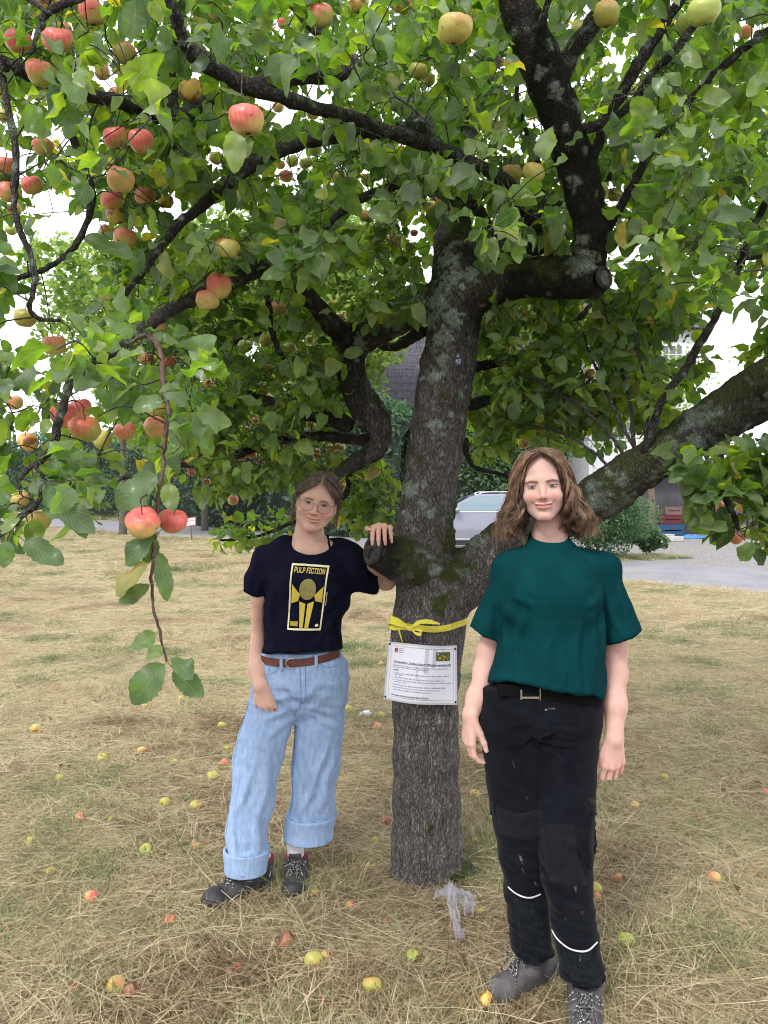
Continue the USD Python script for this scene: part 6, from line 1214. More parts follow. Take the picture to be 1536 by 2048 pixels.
# T-shirt
gt_keys = rows_to_keys([(1092, 575, 668, 3.10, .8), (1112, 545, 700, 3.10, .60), (1145, 531, 704, 3.09, .58), (1200, 532, 697, 3.08, .66), (1250, 530, 680, 3.07, .72), (1300, 526, 683, 3.06, .74), (1330, 524, 686, 3.06, .74)])
ghL, ghR = G_(527, 1303), G_(682, 1294)
def g_shirt(p):
    d = loft(p, gt_keys, power=2.25)
    for x in (588, 648): d = smin(d, ell(p, G_(x, 1165, -.075), (.052, .045, .055)), .06)
    d = smin(d, limb(p, [(G_(530, 1119, .02), .048), (G_(572, 1104, .03), .056), (G_(672, 1106, .03), .056), (G_(712, 1124, .03), .054)]), .03)
    inners = []
    for a, b, ra, rb, k in (((527, 1124, .02), (508, 1184, .02), .048, .050, 0), ((705, 1136, .03), (752, 1158, .06), .072, .040, 1)):
        A, Bb = G_(*a), G_(*b); e = cone(p, A, Bb + (Bb - A) * .35, ra, rb); ax = unit(Bb - A)
        if k: e = smin(e, cone(p, G_(690, 1165, .03), G_(740, 1166, .06), .042, .034), .02); ax = unit(ax * [1, .6, .2])
        h_ = (p - Bb.astype(np.float32)) @ ax.astype(np.float32); inners.append(np.maximum(e + .009, -(h_ + .05)))
        d = smin(d, np.maximum(e, h_), .025)
    for e in inners: d = np.maximum(d, -e)
    d = smin(d, cone(p, G_(672, 1200, .02), G_(668, 1240, .0), .045, .02), .03)
    t = (p[:, 0] - ghL[0]) / (ghR[0] - ghL[0]); hz = ghL[2] + (ghR[2] - ghL[2]) * t - .002 * np.sin(t * PI) + .018 * np.clip((3.07 - p[:, 1]) / .11, 0, 1)
    d = np.maximum(d, hz - p[:, 2]); d = np.maximum(d, -np.maximum(loft(p, gt_keys, power=2.25) + .007, p[:, 2] - hz - .08))
    hole = ell(p, G_(623, 1059, -.05), (.110, .12, .100)); hole = smin(hole, cone(p, G_(621, 1050, .05), G_(621, 1010, .05), .080, .080), .02)
    return smax(d, -hole, .005)
gsh = sdf_mesh(g_shirt, G_(470, 1335, -.2), G_(785, 1050, .22), .0045)
wrinkle(gsh, [lambda v: .014 * (meshkit.fbm(v * [10, 10, 3] + 3, 3, 81) - .5), lambda v: .008 * (1 - np.abs(2 * meshkit.fbm((v @ Ry(.5).T) * [12, 12, 2.6], 2, 86) - 1) * 2.2) * np.clip((np.abs(v[:, 0] - G_(615, 0)[0]) - .07) * 9, 0, 1), lambda v: .007 * np.sin((v[:, 0] * .9 + v[:, 2] * .5) * 55 + 4 * meshkit.noise(v * 6, 82)) * np.clip((v[:, 0] - G_(655, 0)[0]) * 9, 0, 1),
              lambda v: .005 * (meshkit.fbm(v * [5, 5, 20], 2, 83) - .5), lambda v: .006 * np.sin((v[:, 0] - v[:, 2] * .6) * 60) * np.exp(-((v[:, 0] - G_(540, 0)[0]) / .05) ** 2)])
crease(gsh, [(690, 1188, 636, 1292, 8), (686, 1160, 650, 1215, 7), (700, 1140, 655, 1150, 6), (552, 1120, 545, 1290, 7), (535, 1200, 560, 1296, 6), (575, 1264, 580, 1300, 5), (610, 1268, 604, 1302, 5), (660, 1230, 672, 1292, 7), (515, 1120, 500, 1178, 5), (720, 1120, 742, 1170, 6), (705, 1110, 735, 1150, 5)], DG)
gtee = add('t_shirt', gsh, M_navy, PG_, smooth=True)
# printed panel on the chest: frame, title and plain yellow shapes standing in for the picture
M_print = mat('yellow_print', (0.50, 0.38, 0.045), 0.8, (0.60, 0.47, 0.08), 90)
M_printw = mat('cream_print', (0.70, 0.62, 0.36), 0.8, (0.78, 0.72, 0.48), 90)
M_printo = mat('olive_print', (0.20, 0.17, 0.05), 0.8, (0.27, 0.235, 0.08), 90)
def Q(px, py): return P(px, py, DG - .12)[[0, 2]]
def bil(u, v):   # print space 0..1 -> photo pixels, the panel leans and narrows downwards
    c = [(582, 1128), (658, 1133), (641, 1261), (574, 1259)]
    return tuple((1 - v) * ((1 - u) * np.array(c[0]) + u * np.array(c[1])) + v * ((1 - u) * np.array(c[3]) + u * np.array(c[2])))
def pr(poly_uv, material, name, parent, off, step=.012):
    def warp(g): return shapely.transform(g.segmentize(.04), lambda a: np.array([Q(*bil(x, y)) for x, y in a]))
    m = drape(flat_poly(warp(poly_uv), step), gsh, 2.6, off); return add(name, m, material, parent, smooth=True)
S = shapely
pan = thing('printed_panel', None, None, parent=gtee)
rect = S.box(.02, .015, .98, .985).buffer(.02); pr(rect.difference(S.box(.045, .025, .955, .975)), M_printw, 'print_frame', pan, .003)
title = text_shape('PULP FICTION', 1.0, True).buffer(.012); bx = title.bounds; title = S.affinity.scale(title, .82 / (bx[2] - bx[0]), -.085 / (bx[3] - bx[1]), origin=(bx[0], bx[1])); bx = title.bounds
title = S.affinity.translate(title, .09 - bx[0], .045 - bx[1]); pr(title, M_print, 'print_title', pan, .0034, .006)
pr(S.Polygon([(.07, .30), (.30, .46), (.26, .56), (.07, .60)]), M_print, 'print_shape', pan, .0032); pr(S.Polygon([(.93, .31), (.93, .57), (.74, .55), (.70, .46)]), M_print, 'print_shape', pan, .0032)
pr(S.Point(.5, .0).buffer(.2).intersection(S.box(.3, -.2, .7, .2)) if False else S.affinity.translate(S.affinity.scale(S.Point(0, 0).buffer(1), .23, .165), .5, .375), M_printo, 'print_disc', pan, .0032)
pr(S.Polygon([(.29, .565), (.47, .60), (.46, .965), (.36, .965)]), M_print, 'print_shape', pan, .0032); pr(S.Polygon([(.71, .555), (.53, .60), (.51, .965), (.62, .965)]), M_print, 'print_shape', pan, .0032)
pr(S.union_all([S.box(.08 + .025 * k, .885, .098 + .025 * k, .93) for k in range(9)] + [S.box(.07, .872, .31, .88), S.box(.07, .935, .31, .943)]), M_print, 'print_badge', pan, .0034, .006)
pr(S.union_all([S.box(1.035, .40 + .028 * k, 1.05, .42 + .028 * k) for k in range(8)]), M_printw, 'print_side_mark', pan, .0032, .006)
pr(S.affinity.scale(S.Point(.86, .925).buffer(.05), 1, .45), M_printw, 'print_mark', pan, .0032, .006)
# bra strap over the bare shoulder
q = catmull(np.array([[*G_(654, 1070), 0], [*G_(657, 1082), 0], [*G_(662, 1098), 0]]), 5)[:, :3]; fm = trimesh.Trimesh(np.c_[q[:, 0], 0 * q[:, 0], q[:, 2]], [[0, 1, 2]], process=False)
add('strap', ribbon(np.array(drape(fm, g_body, 2.6, .002).vertices), .009, (1, 0, .2), .003), M_black, PG_)

# jeans
gl_keys = rows_to_keys([(1325, 519, 622, 3.08, .74), (1380, 506, 606, 3.07, .8), (1430, 489, 592, 3.06, .85), (1500, 468, 570, 3.04, .85), (1600, 459, 549, 3.01, .85), (1680, 454, 535, 2.99, .9), (1736, 454, 529, 2.98, .95)])
gr_keys = rows_to_keys([(1325, 588, 692, 3.08, .74), (1430, 589, 690, 3.09, .8), (1500, 586, 683, 3.10, .85), (1580, 580, 673, 3.11, .85), (1650, 575, 663, 3.12, .9), (1670, 573, 661, 3.12, .95)])
gp_keys = rows_to_keys([(1298, 522, 682, 3.08, .64), (1340, 515, 692, 3.08, .64), (1380, 506, 693, 3.08, .6), (1415, 520, 678, 3.08, .5), (1440, 560, 636, 3.08, .4)])
def g_jeans(p):
    d = smin(loft(p, gl_keys), loft(p, gr_keys), .012); d = smin(d, loft(p, gp_keys, power=2.3), .03)
    for k in (gl_keys, gr_keys):
        d = np.maximum(d, -np.maximum(loft(p, np.vstack([[k[0, 0] - .05, *k[0, 1:]], k])) + .008, p[:, 2] - k[0, 0] - .08))
    return d
gje = sdf_mesh(g_jeans, G_(435, 1790, -.25), G_(715, 1280, .22), .005)
zg = lambda py: G_(0, py)[2]
wrinkle(gje, [lambda v: .009 * (meshkit.fbm(v * [9, 9, 5], 3, 91) - .5), lambda v: .006 * (meshkit.fbm(v * [6, 6, 24], 3, 92) - .5) * (1 + 1.5 * fold(v[:, 2], .78, .10)),
              lambda v: .007 * np.sin((v[:, 2] * .9 - np.abs(v[:, 0] - G_(612, 0)[0]) * .8) * 80 + 2 * meshkit.noise(v * 6, 94)) * np.exp(-((v[:, 0] - G_(606, 0)[0]) / .10) ** 2) * fold(v[:, 2], zg(1385), .06) * (v[:, 1] < DG),
              lambda v: .011 * np.sin((v[:, 0] * .9 + v[:, 2] * .35) * 70 + 2.5 * meshkit.noise(v * 4, 93)) * np.clip((.62 - v[:, 2]) * 2.2, 0, 1)])
crease(gje, [(606, 1402, 530, 1436, 5), (606, 1412, 540, 1470, 5), (614, 1400, 686, 1424, 6), (614, 1412, 680, 1452, 5), (600, 1380, 545, 1392, 4), (620, 1372, 684, 1384, 4), (520, 1500, 476, 1640, 6), (548, 1480, 520, 1690, 7), (500, 1540, 500, 1690, 6), (478, 1600, 484, 1695, 6), (660, 1470, 606, 1620, 8), (676, 1500, 632, 1625, 7), (600, 1470, 598, 1600, 5), (650, 1560, 652, 1625, 6)], 3.06)
jn = add('jeans', gje, M_denim, PG_, smooth=True)
for keys, z0, z1, nm in ((gl_keys, P(0, 1740, 2.98)[2], P(0, 1699, 2.98)[2], 1), (gr_keys, P(0, 1674, 3.12)[2], P(0, 1629, 3.12)[2], 2)):
    k = keys[np.argsort(keys[:, 0])]; zs = np.linspace(z0, z1, 7); kk = np.array([[z, *[np.interp(z, k[:, 0], k[:, i]) for i in (1, 2)], *[np.interp(z, k[:, 0], k[:, i]) + .008 + .005 * (j / 6) for i in (3, 4)]] for j, z in enumerate(zs)])
    def cf(p, kk=kk):
        return smax(loft(p, kk) - .002, -loft(p, np.vstack([[kk[0, 0] - .03, *kk[0, 1:]], kk, [kk[-1, 0] + .03, *kk[-1, 1:]]])) - .012, .004)
    m = sdf_mesh(cf, kk[:, [1, 2, 0]].min(0) - .14, kk[:, [1, 2, 0]].max(0) + .14, .0045); wrinkle(m, [lambda v: .014 * (meshkit.fbm(v * [12, 12, 7], 3, 95 + nm) - .5)])
    cf_ = add('cuff', m, M_denim, jn, smooth=True)
D_ = 3.0
seam(gje, [(606, 1316), (607, 1350), (609, 1385), (602, 1402)], 2.7, DG, .0035, M_denim_d, jn, 'fly_seam'); seam(gje, [(616, 1318), (617, 1352), (616, 1380), (610, 1395)], 2.7, DG, .0025, M_denim_d, jn, 'fly_stitching')
seam(gje, [(601, 1404), (596, 1414), (592, 1425)], 2.7, DG, .003, M_denim_d, jn, 'crotch_seam')
seam(gje, [(566, 1318), (560, 1330), (545, 1338), (532, 1342)], 2.7, DG, .003, M_denim_d, jn, 'pocket_seam'); seam(gje, [(640, 1310), (652, 1322), (670, 1324), (688, 1318)], 2.7, DG, .003, M_denim_d, jn, 'pocket_seam')
seam(gje, [(535, 1322), (545, 1321), (545, 1333)], 2.7, DG, .002, M_denim_d, jn, 'coin_pocket_seam')
seam(gje, [(500, 1400), (478, 1490), (467, 1600), (461, 1690)], 2.7, DG, .003, M_denim_d, jn, 'side_seam'); seam(gje, [(591, 1440), (588, 1520), (584, 1600), (580, 1625)], 2.7, DG, .003, M_denim_d, jn, 'inner_seam')
bb = catmull(np.array([G_(x, y) for x, y in [(528, 1312), (570, 1314), (610, 1313), (650, 1307), (680, 1302)]]), 6); fm = trimesh.Trimesh(np.c_[bb[:, 0], 0 * bb[:, 0], bb[:, 2]], [[0, 1, 2]], process=False); bv = np.array(drape(fm, gje, 2.7, .003).vertices)
blt = add('belt', ribbon(bv, .030, (0, 0, 1), .004), M_belt, PG_, smooth=30)
def at_x(x): return bv[np.argmin(np.abs(bv[:, 0] - G_(x, 0)[0]))]
for x in (568, 636):
    a = at_x(x); add('belt_loop', bevel_box((a[0] - .006, a[1] - .009, a[2] - .026), (a[0] + .006, a[1] - .0025, a[2] + .022), .002), M_denim, jn)
a = at_x(588); th = np.linspace(PI * .35, PI * 1.65, 15)
add('buckle', tube(np.c_[a[0] + .022 * np.cos(th), np.full(15, a[1] - .004), a[2] + .019 * np.sin(th)], .0028, 6), M_metal, blt, smooth=True)
# boots
toe = GP(418, 1828); boot(PG_, (-.487, 3.045, 0), (toe[0] + .02, toe[1] + .03, 0), (-.478, 3.015, .10), .15, M_boot, M_rubber, lining=M_red, sock=P(492, 1725, 2.99), toe_cap=M_rubber, size=1.0)
boot(PG_, (-.355, 3.16, 0), (-.350, 2.985, 0), (-.358, 3.12, .075), .105, M_boot, M_rubber, lining=M_red, sock=P(590, 1655, 3.12), toe_cap=M_rubber, size=.94)

# hair: combed back from a side parting, tied behind, wisps by the ears
M_hair_g = hair_mat('mousy_brown_hair', (0.045, 0.030, 0.024), (0.115, 0.080, 0.062), (0.27, 0.205, 0.155))
def hair_g(sx, u, lay):
    front = [(0.012, -.080, .088), (.030, -.082, .072), (.058, -.066, .050), (.0765, -.034, .026), (.083, .005, .018), (.075, .05, .0), (.045, .095, -.02), (.010, .118, -.03)]
    mid = [(0.012, -.02, .122), (.040, -.01, .112), (.070, .02, .080), (.083, .05, .04), (.070, .085, .015), (.045, .108, -.01), (.02, .118, -.025), (.004, .122, -.035)]
    back = [(0.012, .06, .112), (.03, .078, .098), (.045, .10, .06), (.042, .115, .02), (.03, .120, .0), (.02, .122, -.015), (.008, .124, -.03), (0, .124, -.04)]
    low = [(.052, -.070, .052), (.066, -.052, .034), (.077, -.024, .018), (.083, .004, .018), (.083, .030, -.004), (.070, .07, -.03), (.040, .10, -.045), (.008, .118, -.045)]
    if u < .34: g = np.array(low) * (1 - u / .34) + np.array(front) * (u / .34)
    elif u < .67: g = np.array(front) * (1 - (u - .34) / .33) + np.array(mid) * ((u - .34) / .33)
    else: g = np.array(mid) * (1 - (u - .67) / .33) + np.array(back) * ((u - .67) / .33)
    g = g - unit(g - [0, .02, .02]) * lay; q = catmull(g, 5); q[:, 0] = q[:, 0] * sx * 1.02 + .012 * (1 - np.linspace(0, 1, len(q))) * (1 if sx < 0 else 0); return q
rr = np.random.default_rng(78); lines, wd = [], []
for c in range(130):
    sx = -1 if c % 2 else 1; u = rr.random(); lay = rr.random() * .006 - .004; bend = rr.normal() * .003
    for k in range(18):
        q = hair_g(sx, np.clip(u + rr.normal() * .012, 0, 1), lay + rr.normal() * .001); s = np.linspace(0, 1, len(q))[:, None]
        lines.append(g_fr(q + unit(q - [0, .02, .02]) * (np.sin(s * PI) * (.004 + bend)) + rr.normal(size=3) * .001)); wd.append(rr.uniform(.0009, .0015))
for sx, n in ((-1, 46), (1, 40)):       # wisps
    for k in range(n):
        o = rr.normal(size=3) * [.003, .006, .004]; q = catmull(np.array([[.080, -.01, .03], [.088, .004, -.01], [.090, .010, -.045], [.086 + rr.uniform(-.006, .01), .006, -.075 - rr.uniform(0, .02)], [.080, .004, -.10 - rr.uniform(-.02, .012)]]) + o, 5); q[:, 0] *= sx
        lines.append(g_fr(q + rr.normal(size=3) * .004 * np.linspace(0, 1, len(q))[:, None])); wd.append(.0009)
for k in range(240):                     # small knot of hair behind
    ph, z = rr.uniform(0, 6.3), rr.uniform(-1, 1); t = np.linspace(0, 2.2, 12); lines.append(g_fr(np.c_[.032 * np.cos(t + ph) * np.sqrt(1 - z * z * .8), .135 + .024 * np.sin(t + ph), -.035 + .030 * z + 0 * t])); wd.append(.0013)
gu = np.linspace(0, 1, 31); parts_ = []
for sx in (-1, 1):
    grid = np.array([hair_g(sx, u, .003) for u in gu]); n_ = grid.shape[1]; i, j = np.meshgrid(np.arange(30), np.arange(n_ - 1), indexing='ij'); qd = np.stack([i * n_ + j, (i + 1) * n_ + j, (i + 1) * n_ + j + 1, i * n_ + j + 1], -1).reshape(-1, 4)
    parts_.append(trimesh.Trimesh(g_fr(grid.reshape(-1, 3)), np.vstack([qd[:, [0, 1, 2]], qd[:, [0, 2, 3]]]), process=False))
hair = add('hair', cat(parts_), M_hair_g, PG_, smooth=True)
strands('hair_strands', hair, lines, np.array(wd), M_hair_g)
# ================================================================== apples
def apple_mat(name, blush, body, body2, lo, hi, rot=None):
    n = {'tc': ('texture_coordinate', {}), 'sx': ('separate_xyz', {}), 'oi': ('object_info', {}), 'n': ('noise_texture', {'scale': 16.0, 'detail': 4.0}), 'k': ('math', {'math_type': 'multiply_add', 'value2': 0.030, 'value3': -0.015}),
         'a': ('math', {'math_type': 'add'}), 'xk': ('math', {'math_type': 'multiply_add', 'value2': 0.55}), 'mr': ('map_range', {'from_min': lo, 'from_max': hi, 'clamp': True}),
         'st': ('mapping', {'scale': (1, 1, .12)}), 'n2': ('noise_texture', {'scale': 130.0, 'detail': 2.0}), 'sr': ('map_range', {'from_min': .35, 'from_max': .65, 'to_min': -.22, 'to_max': .22}), 'ad': ('math', {'math_type': 'add', 'use_clamp': True}),
         'n3': ('noise_texture', {'scale': 9.0, 'detail': 3.0}), 'bm': ('mix_color', {'a': body, 'b': body2}), 'm': ('mix_color', {'b': blush}),
         'v': ('voronoi_texture', {'scale': 190.0}), 'vr': ('rgb_ramp', {'ramp': [(.10, (1, 1, 1)), (.16, (0, 0, 0))]}), 'vf': ('math', {'math_type': 'multiply', 'value2': .35}), 'm2': ('mix_color', {'b': (.55, .46, .22)}),
         'p': ('principled_bsdf', {'roughness': .42, 'specular_ior_level': .4, 'coat_weight': .05, 'coat_roughness': .2, 'subsurface_weight': .08, 'subsurface_scale': .006})}
    l = [('tc.object', 'sx.vector'), ('tc.object', 'n.vector'), ('n.fac', 'k.value1'), ('sx.x', 'xk.value1'), ('sx.z', 'xk.value3'), ('xk.value', 'a.value1'), ('k.value', 'a.value2'), ('a.value', 'mr.value'), ('tc.object', 'st.vector'), ('st.vector', 'n2.vector'), ('n2.fac', 'sr.value'), ('mr.result', 'ad.value1'), ('sr.result', 'ad.value2'),
         ('tc.object', 'n3.vector'), ('n3.fac', 'bm.fac'), ('bm.result', 'm.a'), ('ad.value', 'm.fac'), ('tc.object', 'v.vector'), ('v.distance', 'vr.fac'), ('vr.color', 'vf.value1'), ('vf.value', 'm2.fac'), ('m.result', 'm2.a')]
    n['n5'] = ('noise_texture', {'scale': 75.0, 'detail': 2.0}); n['r5'] = ('rgb_ramp', {'ramp': [(.69, (0, 0, 0)), (.74, (1, 1, 1))]}); n['m5'] = ('mix_color', {'b': (.075, .04, .018)}); n['oo'] = ('vector_math', {'math_type': 'add'}); n['os'] = ('vector_math', {'math_type': 'scale', 'scale': .37})
    l += [('oi.location', 'os.vector1'), ('tc.object', 'oo.vector1'), ('os.vector', 'oo.vector2'), ('oo.vector', 'n5.vector'), ('n5.fac', 'r5.fac'), ('r5.color', 'm5.fac'), ('m2.result', 'm5.a')]
    if rot:
        n['n4'] = ('noise_texture', {'scale': 22.0, 'detail': 4.0}); n['rr'] = ('rgb_ramp', {'ramp': [(.50, (0, 0, 0)), (.58, (1, 1, 1))]}); n['m3'] = ('mix_color', {'b': rot})
        l += [('tc.object', 'n4.vector'), ('n4.fac', 'rr.fac'), ('rr.color', 'm3.fac'), ('m5.result', 'm3.a'), ('m3.result', 'p.base_color')]
    else: l += [('m5.result', 'p.base_color')]
    return usdkit.material(stage, '/World/Looks/' + name, n, l, surface='p.BSDF')
APM = {'R': apple_mat('apple_red', (.58, .105, .095), (.44, .36, .095), (.50, .38, .13), -.022, .014), 'P': apple_mat('apple_pink', (.52, .15, .09), (.42, .34, .09), (.50, .36, .12), -.028, .026),
       'H': apple_mat('apple_half_red', (.50, .12, .07), (.36, .35, .08), (.42, .38, .10), -.008, .026), 'Y': apple_mat('apple_yellow', (.46, .20, .08), (.30, .31, .06), (.42, .36, .08), .012, .055),
       'G': apple_mat('apple_green', (.36, .34, .07), (.27, .34, .065), (.37, .42, .09), .03, .06), 'O': apple_mat('apple_orange', (.52, .22, .06), (.52, .38, .08), (.58, .42, .10), .0, .04, (.20, .085, .03)),
       'B': apple_mat('apple_rotten', (.30, .085, .05), (.24, .11, .05), (.34, .16, .08), -.03, .03, (.085, .035, .018))}
M_stalk = mat('apple_stalk', (.06, .04, .02), .8, (.12, .09, .04), 40)
def apple_parts(parent, kind, seed):
    """Unit apple, 75 mm across, stalk up, centre at the origin."""
    r = np.random.default_rng(seed); th = np.linspace(0, 2 * PI, 29)[:-1]; ph = np.linspace(0, PI, 19); sq = r.uniform(.90, 1.02)
    rows = []
    for p in ph:
        rad = .0375 * (np.sin(p) ** .86) * (1 + .05 * np.cos(p)); z = .0365 * sq * np.cos(p)
        z -= .0115 * np.exp(-(p / .34) ** 2) * 1.0; z += .0075 * np.exp(-((PI - p) / .30) ** 2)
        lobes = 1 + .018 * np.cos(5 * th + seed) * np.clip((p - 1.4), 0, 1) + .02 * np.cos(th * 2 + seed)
        rows.append(np.c_[rad * lobes * np.cos(th), rad * lobes * np.sin(th), np.full(28, z)])
    v = np.vstack(rows); v = v * (1 + (meshkit.fbm(v * 42 + seed * 3.7, 2, seed) - .5) * .22)[:, None] @ np.array([[1, 0, r.uniform(-.08, .08)], [0, 1, r.uniform(-.08, .08)], [0, 0, 1]]); i, j = np.meshgrid(np.arange(18), np.arange(28), indexing='ij'); q = np.stack([i * 28 + j, (i + 1) * 28 + j, (i + 1) * 28 + (j + 1) % 28, i * 28 + (j + 1) % 28], -1).reshape(-1, 4)
    add('skin', (v, q), APM[kind], parent, smooth=True)
    add('stalk', tube(catmull([[0, 0, .020], [.001, .001, .034], [.005, .002, .048]], 3), np.linspace(.0016, .0012, 7), 5), M_stalk, parent, smooth=True)
    add('calyx', cat([tube([[.004 * math.cos(a), .004 * math.sin(a), -.0275], [.0045 * math.cos(a), .0045 * math.sin(a), -.031], [.0015 * math.cos(a + .4), .0015 * math.sin(a + .4), -.033]], [.0016, .0014, .0004], 4) for a in np.arange(5) * 1.2566]), M_stalk, parent)
FALL = [(444, 1455, 19, 'Y'), (72, 1462, 21, 'Y'), (283, 1506, 19, 'P'), (205, 1520, 21, 'Y'), (455, 1502, 17, 'Y'), (449, 1532, 19, 'P'), (425, 1556, 25, 'Y'), (329, 1611, 24, 'Y'), (392, 1617, 24, 'Y'), (222, 1645, 16, 'Y'), (291, 1707, 28, 'G'), (180, 1803, 29, 'R'), (232, 1980, 36, 'Y'), (263, 1990, 36, 'B'), (22, 1868, 24, 'B'), (572, 1890, 36, 'B'), (627, 1928, 37, 'Y'), (652, 1920, 24, 'O'), (697, 1423, 19, 'Y'), (761, 1436, 19, 'Y'), (754, 1457, 19, 'P'), (748, 1688, 19, 'Y'), (776, 1650, 27, 'B'), (949, 1594, 21, 'P'), (983, 1646, 18, 'G'), (1270, 1617, 20, 'R'), (1190, 1785, 29, 'Y'), (1194, 1802, 21, 'P'), (1252, 1890, 36, 'G'), (1430, 1762, 25, 'P'), (970, 2009, 36, 'O'), (745, 1978, 38, 'Y'), (825, 1920, 28, 'G'), (1236, 1763, 18, 'P'), (630, 1793, 21, 'Y'), (1530, 1590, 18, 'R'), (150, 1984, 26, 'B'), (642, 2012, 22, 'B'), (762, 1331, 12, 'P'), (460, 1744, 17, 'Y'), (362, 1400, 12, 'Y'), (1300, 1690, 16, 'B'), (1180, 1700, 20, 'B'), (475, 1945, 22, 'B'), (290, 1416, 12, 'P'), (560, 1610, 16, 'B'), (1210, 1900, 18, 'B'), (1490, 1860, 20, 'B'), (120, 1560, 18, 'Y'), (160, 1640, 20, 'P'), (60, 1690, 22, 'Y'), (350, 1530, 16, 'G'), (390, 1700, 20, 'P'), (100, 1750, 22, 'Y'), (340, 1850, 24, 'P'), (740, 1740, 20, 'O'), (700, 1820, 22, 'P'), (960, 1830, 22, 'Y'), (770, 1850, 20, 'B'), (950, 1690, 18, 'O'), (520, 1450, 15, 'P'), (1330, 1560, 17, 'Y'), (1400, 1640, 18, 'B')]
COL = {'R': 'red-yellow', 'P': 'pinkish', 'H': 'red-cheeked green', 'Y': 'pale yellow', 'G': 'plain green', 'O': 'orange-yellow', 'B': 'brown rotting'}
LM_H = [((75, 100), 'in the top left corner'), ((200, 130), 'below the grey upper left twig'), ((260, 290), 'above the dangling string of apples'), ((250, 410), 'in the dangling string of apples'), ((30, 380), 'at the upper left edge'), ((440, 200), 'under the long front branch'), ((640, 30), 'at the top edge left of centre'), ((600, 330), 'behind the long front branch'), ((710, 400), 'beside the thin arching branch'), ((440, 560), 'by the old spur left of centre'), ((60, 660), 'by the sky gap at the left edge'), ((310, 690), 'at the head of the hanging twig'), ((150, 850), 'in the left cluster above the field'), ((300, 850), 'halfway down the hanging twig'), ((55, 1020), 'on the lowest left branch'), ((315, 1045), 'low on the hanging twig before the road'), ((545, 740), 'in the shade over the left person'), ((686, 660), 'in the bunch by the trunk arm'), ((640, 880), 'above the head of the left person'), ((490, 910), 'low at the rear left of the glasses'), ((378, 940), 'in the trio beside the hanging twig'), ((870, 100), 'at the top middle'), ((1045, 350), 'against the dark upright branch'), ((840, 450), 'left of the upper trunk'), ((1190, 40), 'behind the forked top branch'), ((1390, 35), 'on the slanting branch top right'), ((1215, 385), 'right of the dark upright branch'), ((1500, 150), 'near the top right edge'), ((1040, 650), 'under the sawn stub on the right'), ((1170, 700), 'in front of the far white house'), ((1040, 880), 'above the hair of the right person'), ((1475, 1050), 'on the spray before the garage'), ((850, 720), 'beside the trunk near the tag')]
LM_F = [((450, 1500), 'left of the rolled jeans'), ((100, 1480), 'far out at the left on the mown grass'), ((250, 1510), 'in the open hay left of the hanging twig leaves'), ((360, 1615), 'beside the single green leaf'), ((280, 1720), 'in the hay left of the boots'), ((245, 1985), 'at the bottom left corner'), ((30, 1870), 'at the lower left edge'), ((610, 1915), 'in front of the boots of the left person'), ((740, 1440), 'beside the white tissue'), ((750, 1670), 'left of the foot of the trunk'), ((960, 1610), 'right of the trunk by the black trousers'), ((1270, 1640), 'in the hay behind the right hand'), ((1195, 1790), 'just behind the right trouser leg'), ((1250, 1890), 'right of the black trousers near the hem'), ((1440, 1780), 'on the right side of the hay'), ((970, 2010), 'touching the grey boot'), ((745, 1975), 'at the bottom middle before the plastic bag'), ((640, 1800), 'right beside the boots of the left person'), ((500, 1945), 'in the trampled hay below the left boots')]
def describe(rows, lms, verb):
    keyed = {}
    for i, (px, py, dm, k) in enumerate(rows):
        a = min(lms, key=lambda q: math.hypot(q[0][0] - px, q[0][1] - py))[1]; keyed.setdefault((a, k), []).append(i)
    out = [None] * len(rows); nth = ['leftmost', 'second from left', 'third from left', 'fourth from left', 'fifth from left', 'sixth from left', 'seventh from left']
    for (a, k), ids in keyed.items():
        ids.sort(key=lambda i: rows[i][0])
        for j, i in enumerate(ids):
            n = len(ids)
            if n == 1: w = f'{COL[k]} apple {verb} {a}'
            elif n == 2:
                i0, i1 = ids; big = rows[i0][2] - rows[i1][2]
                if abs(big) > 5: w = f"{'larger' if (big > 0) == (j == 0) else 'smaller'} {COL[k]} apple {verb} {a}"
                else: w = f"{('left-hand', 'right-hand')[j]} {COL[k]} apple {verb} {a}"
            else: w = f"{nth[j] if j < n - 1 else 'rightmost'} of {n} {COL[k]} apples {verb} {a}"
            out[i] = w
    return out
proto = {}
def place_apple(px, py, dm, k, label, group, loc, s, R):
    key = (k, int(ra.integers(0, 3)))
    if key not in proto:
        o = thing('apple', label, 'apple', group); apple_parts(o, k, len(proto) * 5 + 3); proto[key] = o
    else: o = copy_of(proto[key], 'apple', label, 'apple', group)
    R = R @ np.diag(ra.uniform([.93, .93, .88], [1.05, 1.05, 1.08]))
    set_xform(o, loc, R, s)
ra = np.random.default_rng(9)
stalks = []
for (px, py, dm, k), lab in zip(HANG, describe(HANG, LM_H, 'hanging')):
    d = apple_depth(px, py, dm)
    s = dm * d / F / .075; loc = P(px, py, d); tilt = ra.uniform(.15, .85); R = Rz(ra.uniform(-.7, .7)) @ Rx(tilt) @ Rz(ra.uniform(0, 6.28))
    if k in 'RPH': R = Rz(ra.uniform(-.5, .5)) @ Rx(ra.uniform(.1, .6)) @ Ry(ra.uniform(-.25, .25)) @ Rz(ra.uniform(1.2, 5.0))
    place_apple(px, py, dm, k, lab, 'apples hanging in the tree', loc, s, R)
    top = loc + R @ V3(.005, .002, .046) * s; dd, jj = kd.query(top)
    c = nodes[jj] if dd < .35 else top + [ra.normal() * .03, .02, .10]
    stalks.append(tube(catmull([top, top + R @ V3(0, 0, .015), (top + c) / 2 + [0, 0, .02], c], 3), np.linspace(.0012, .002, 10), 5, cap=False))
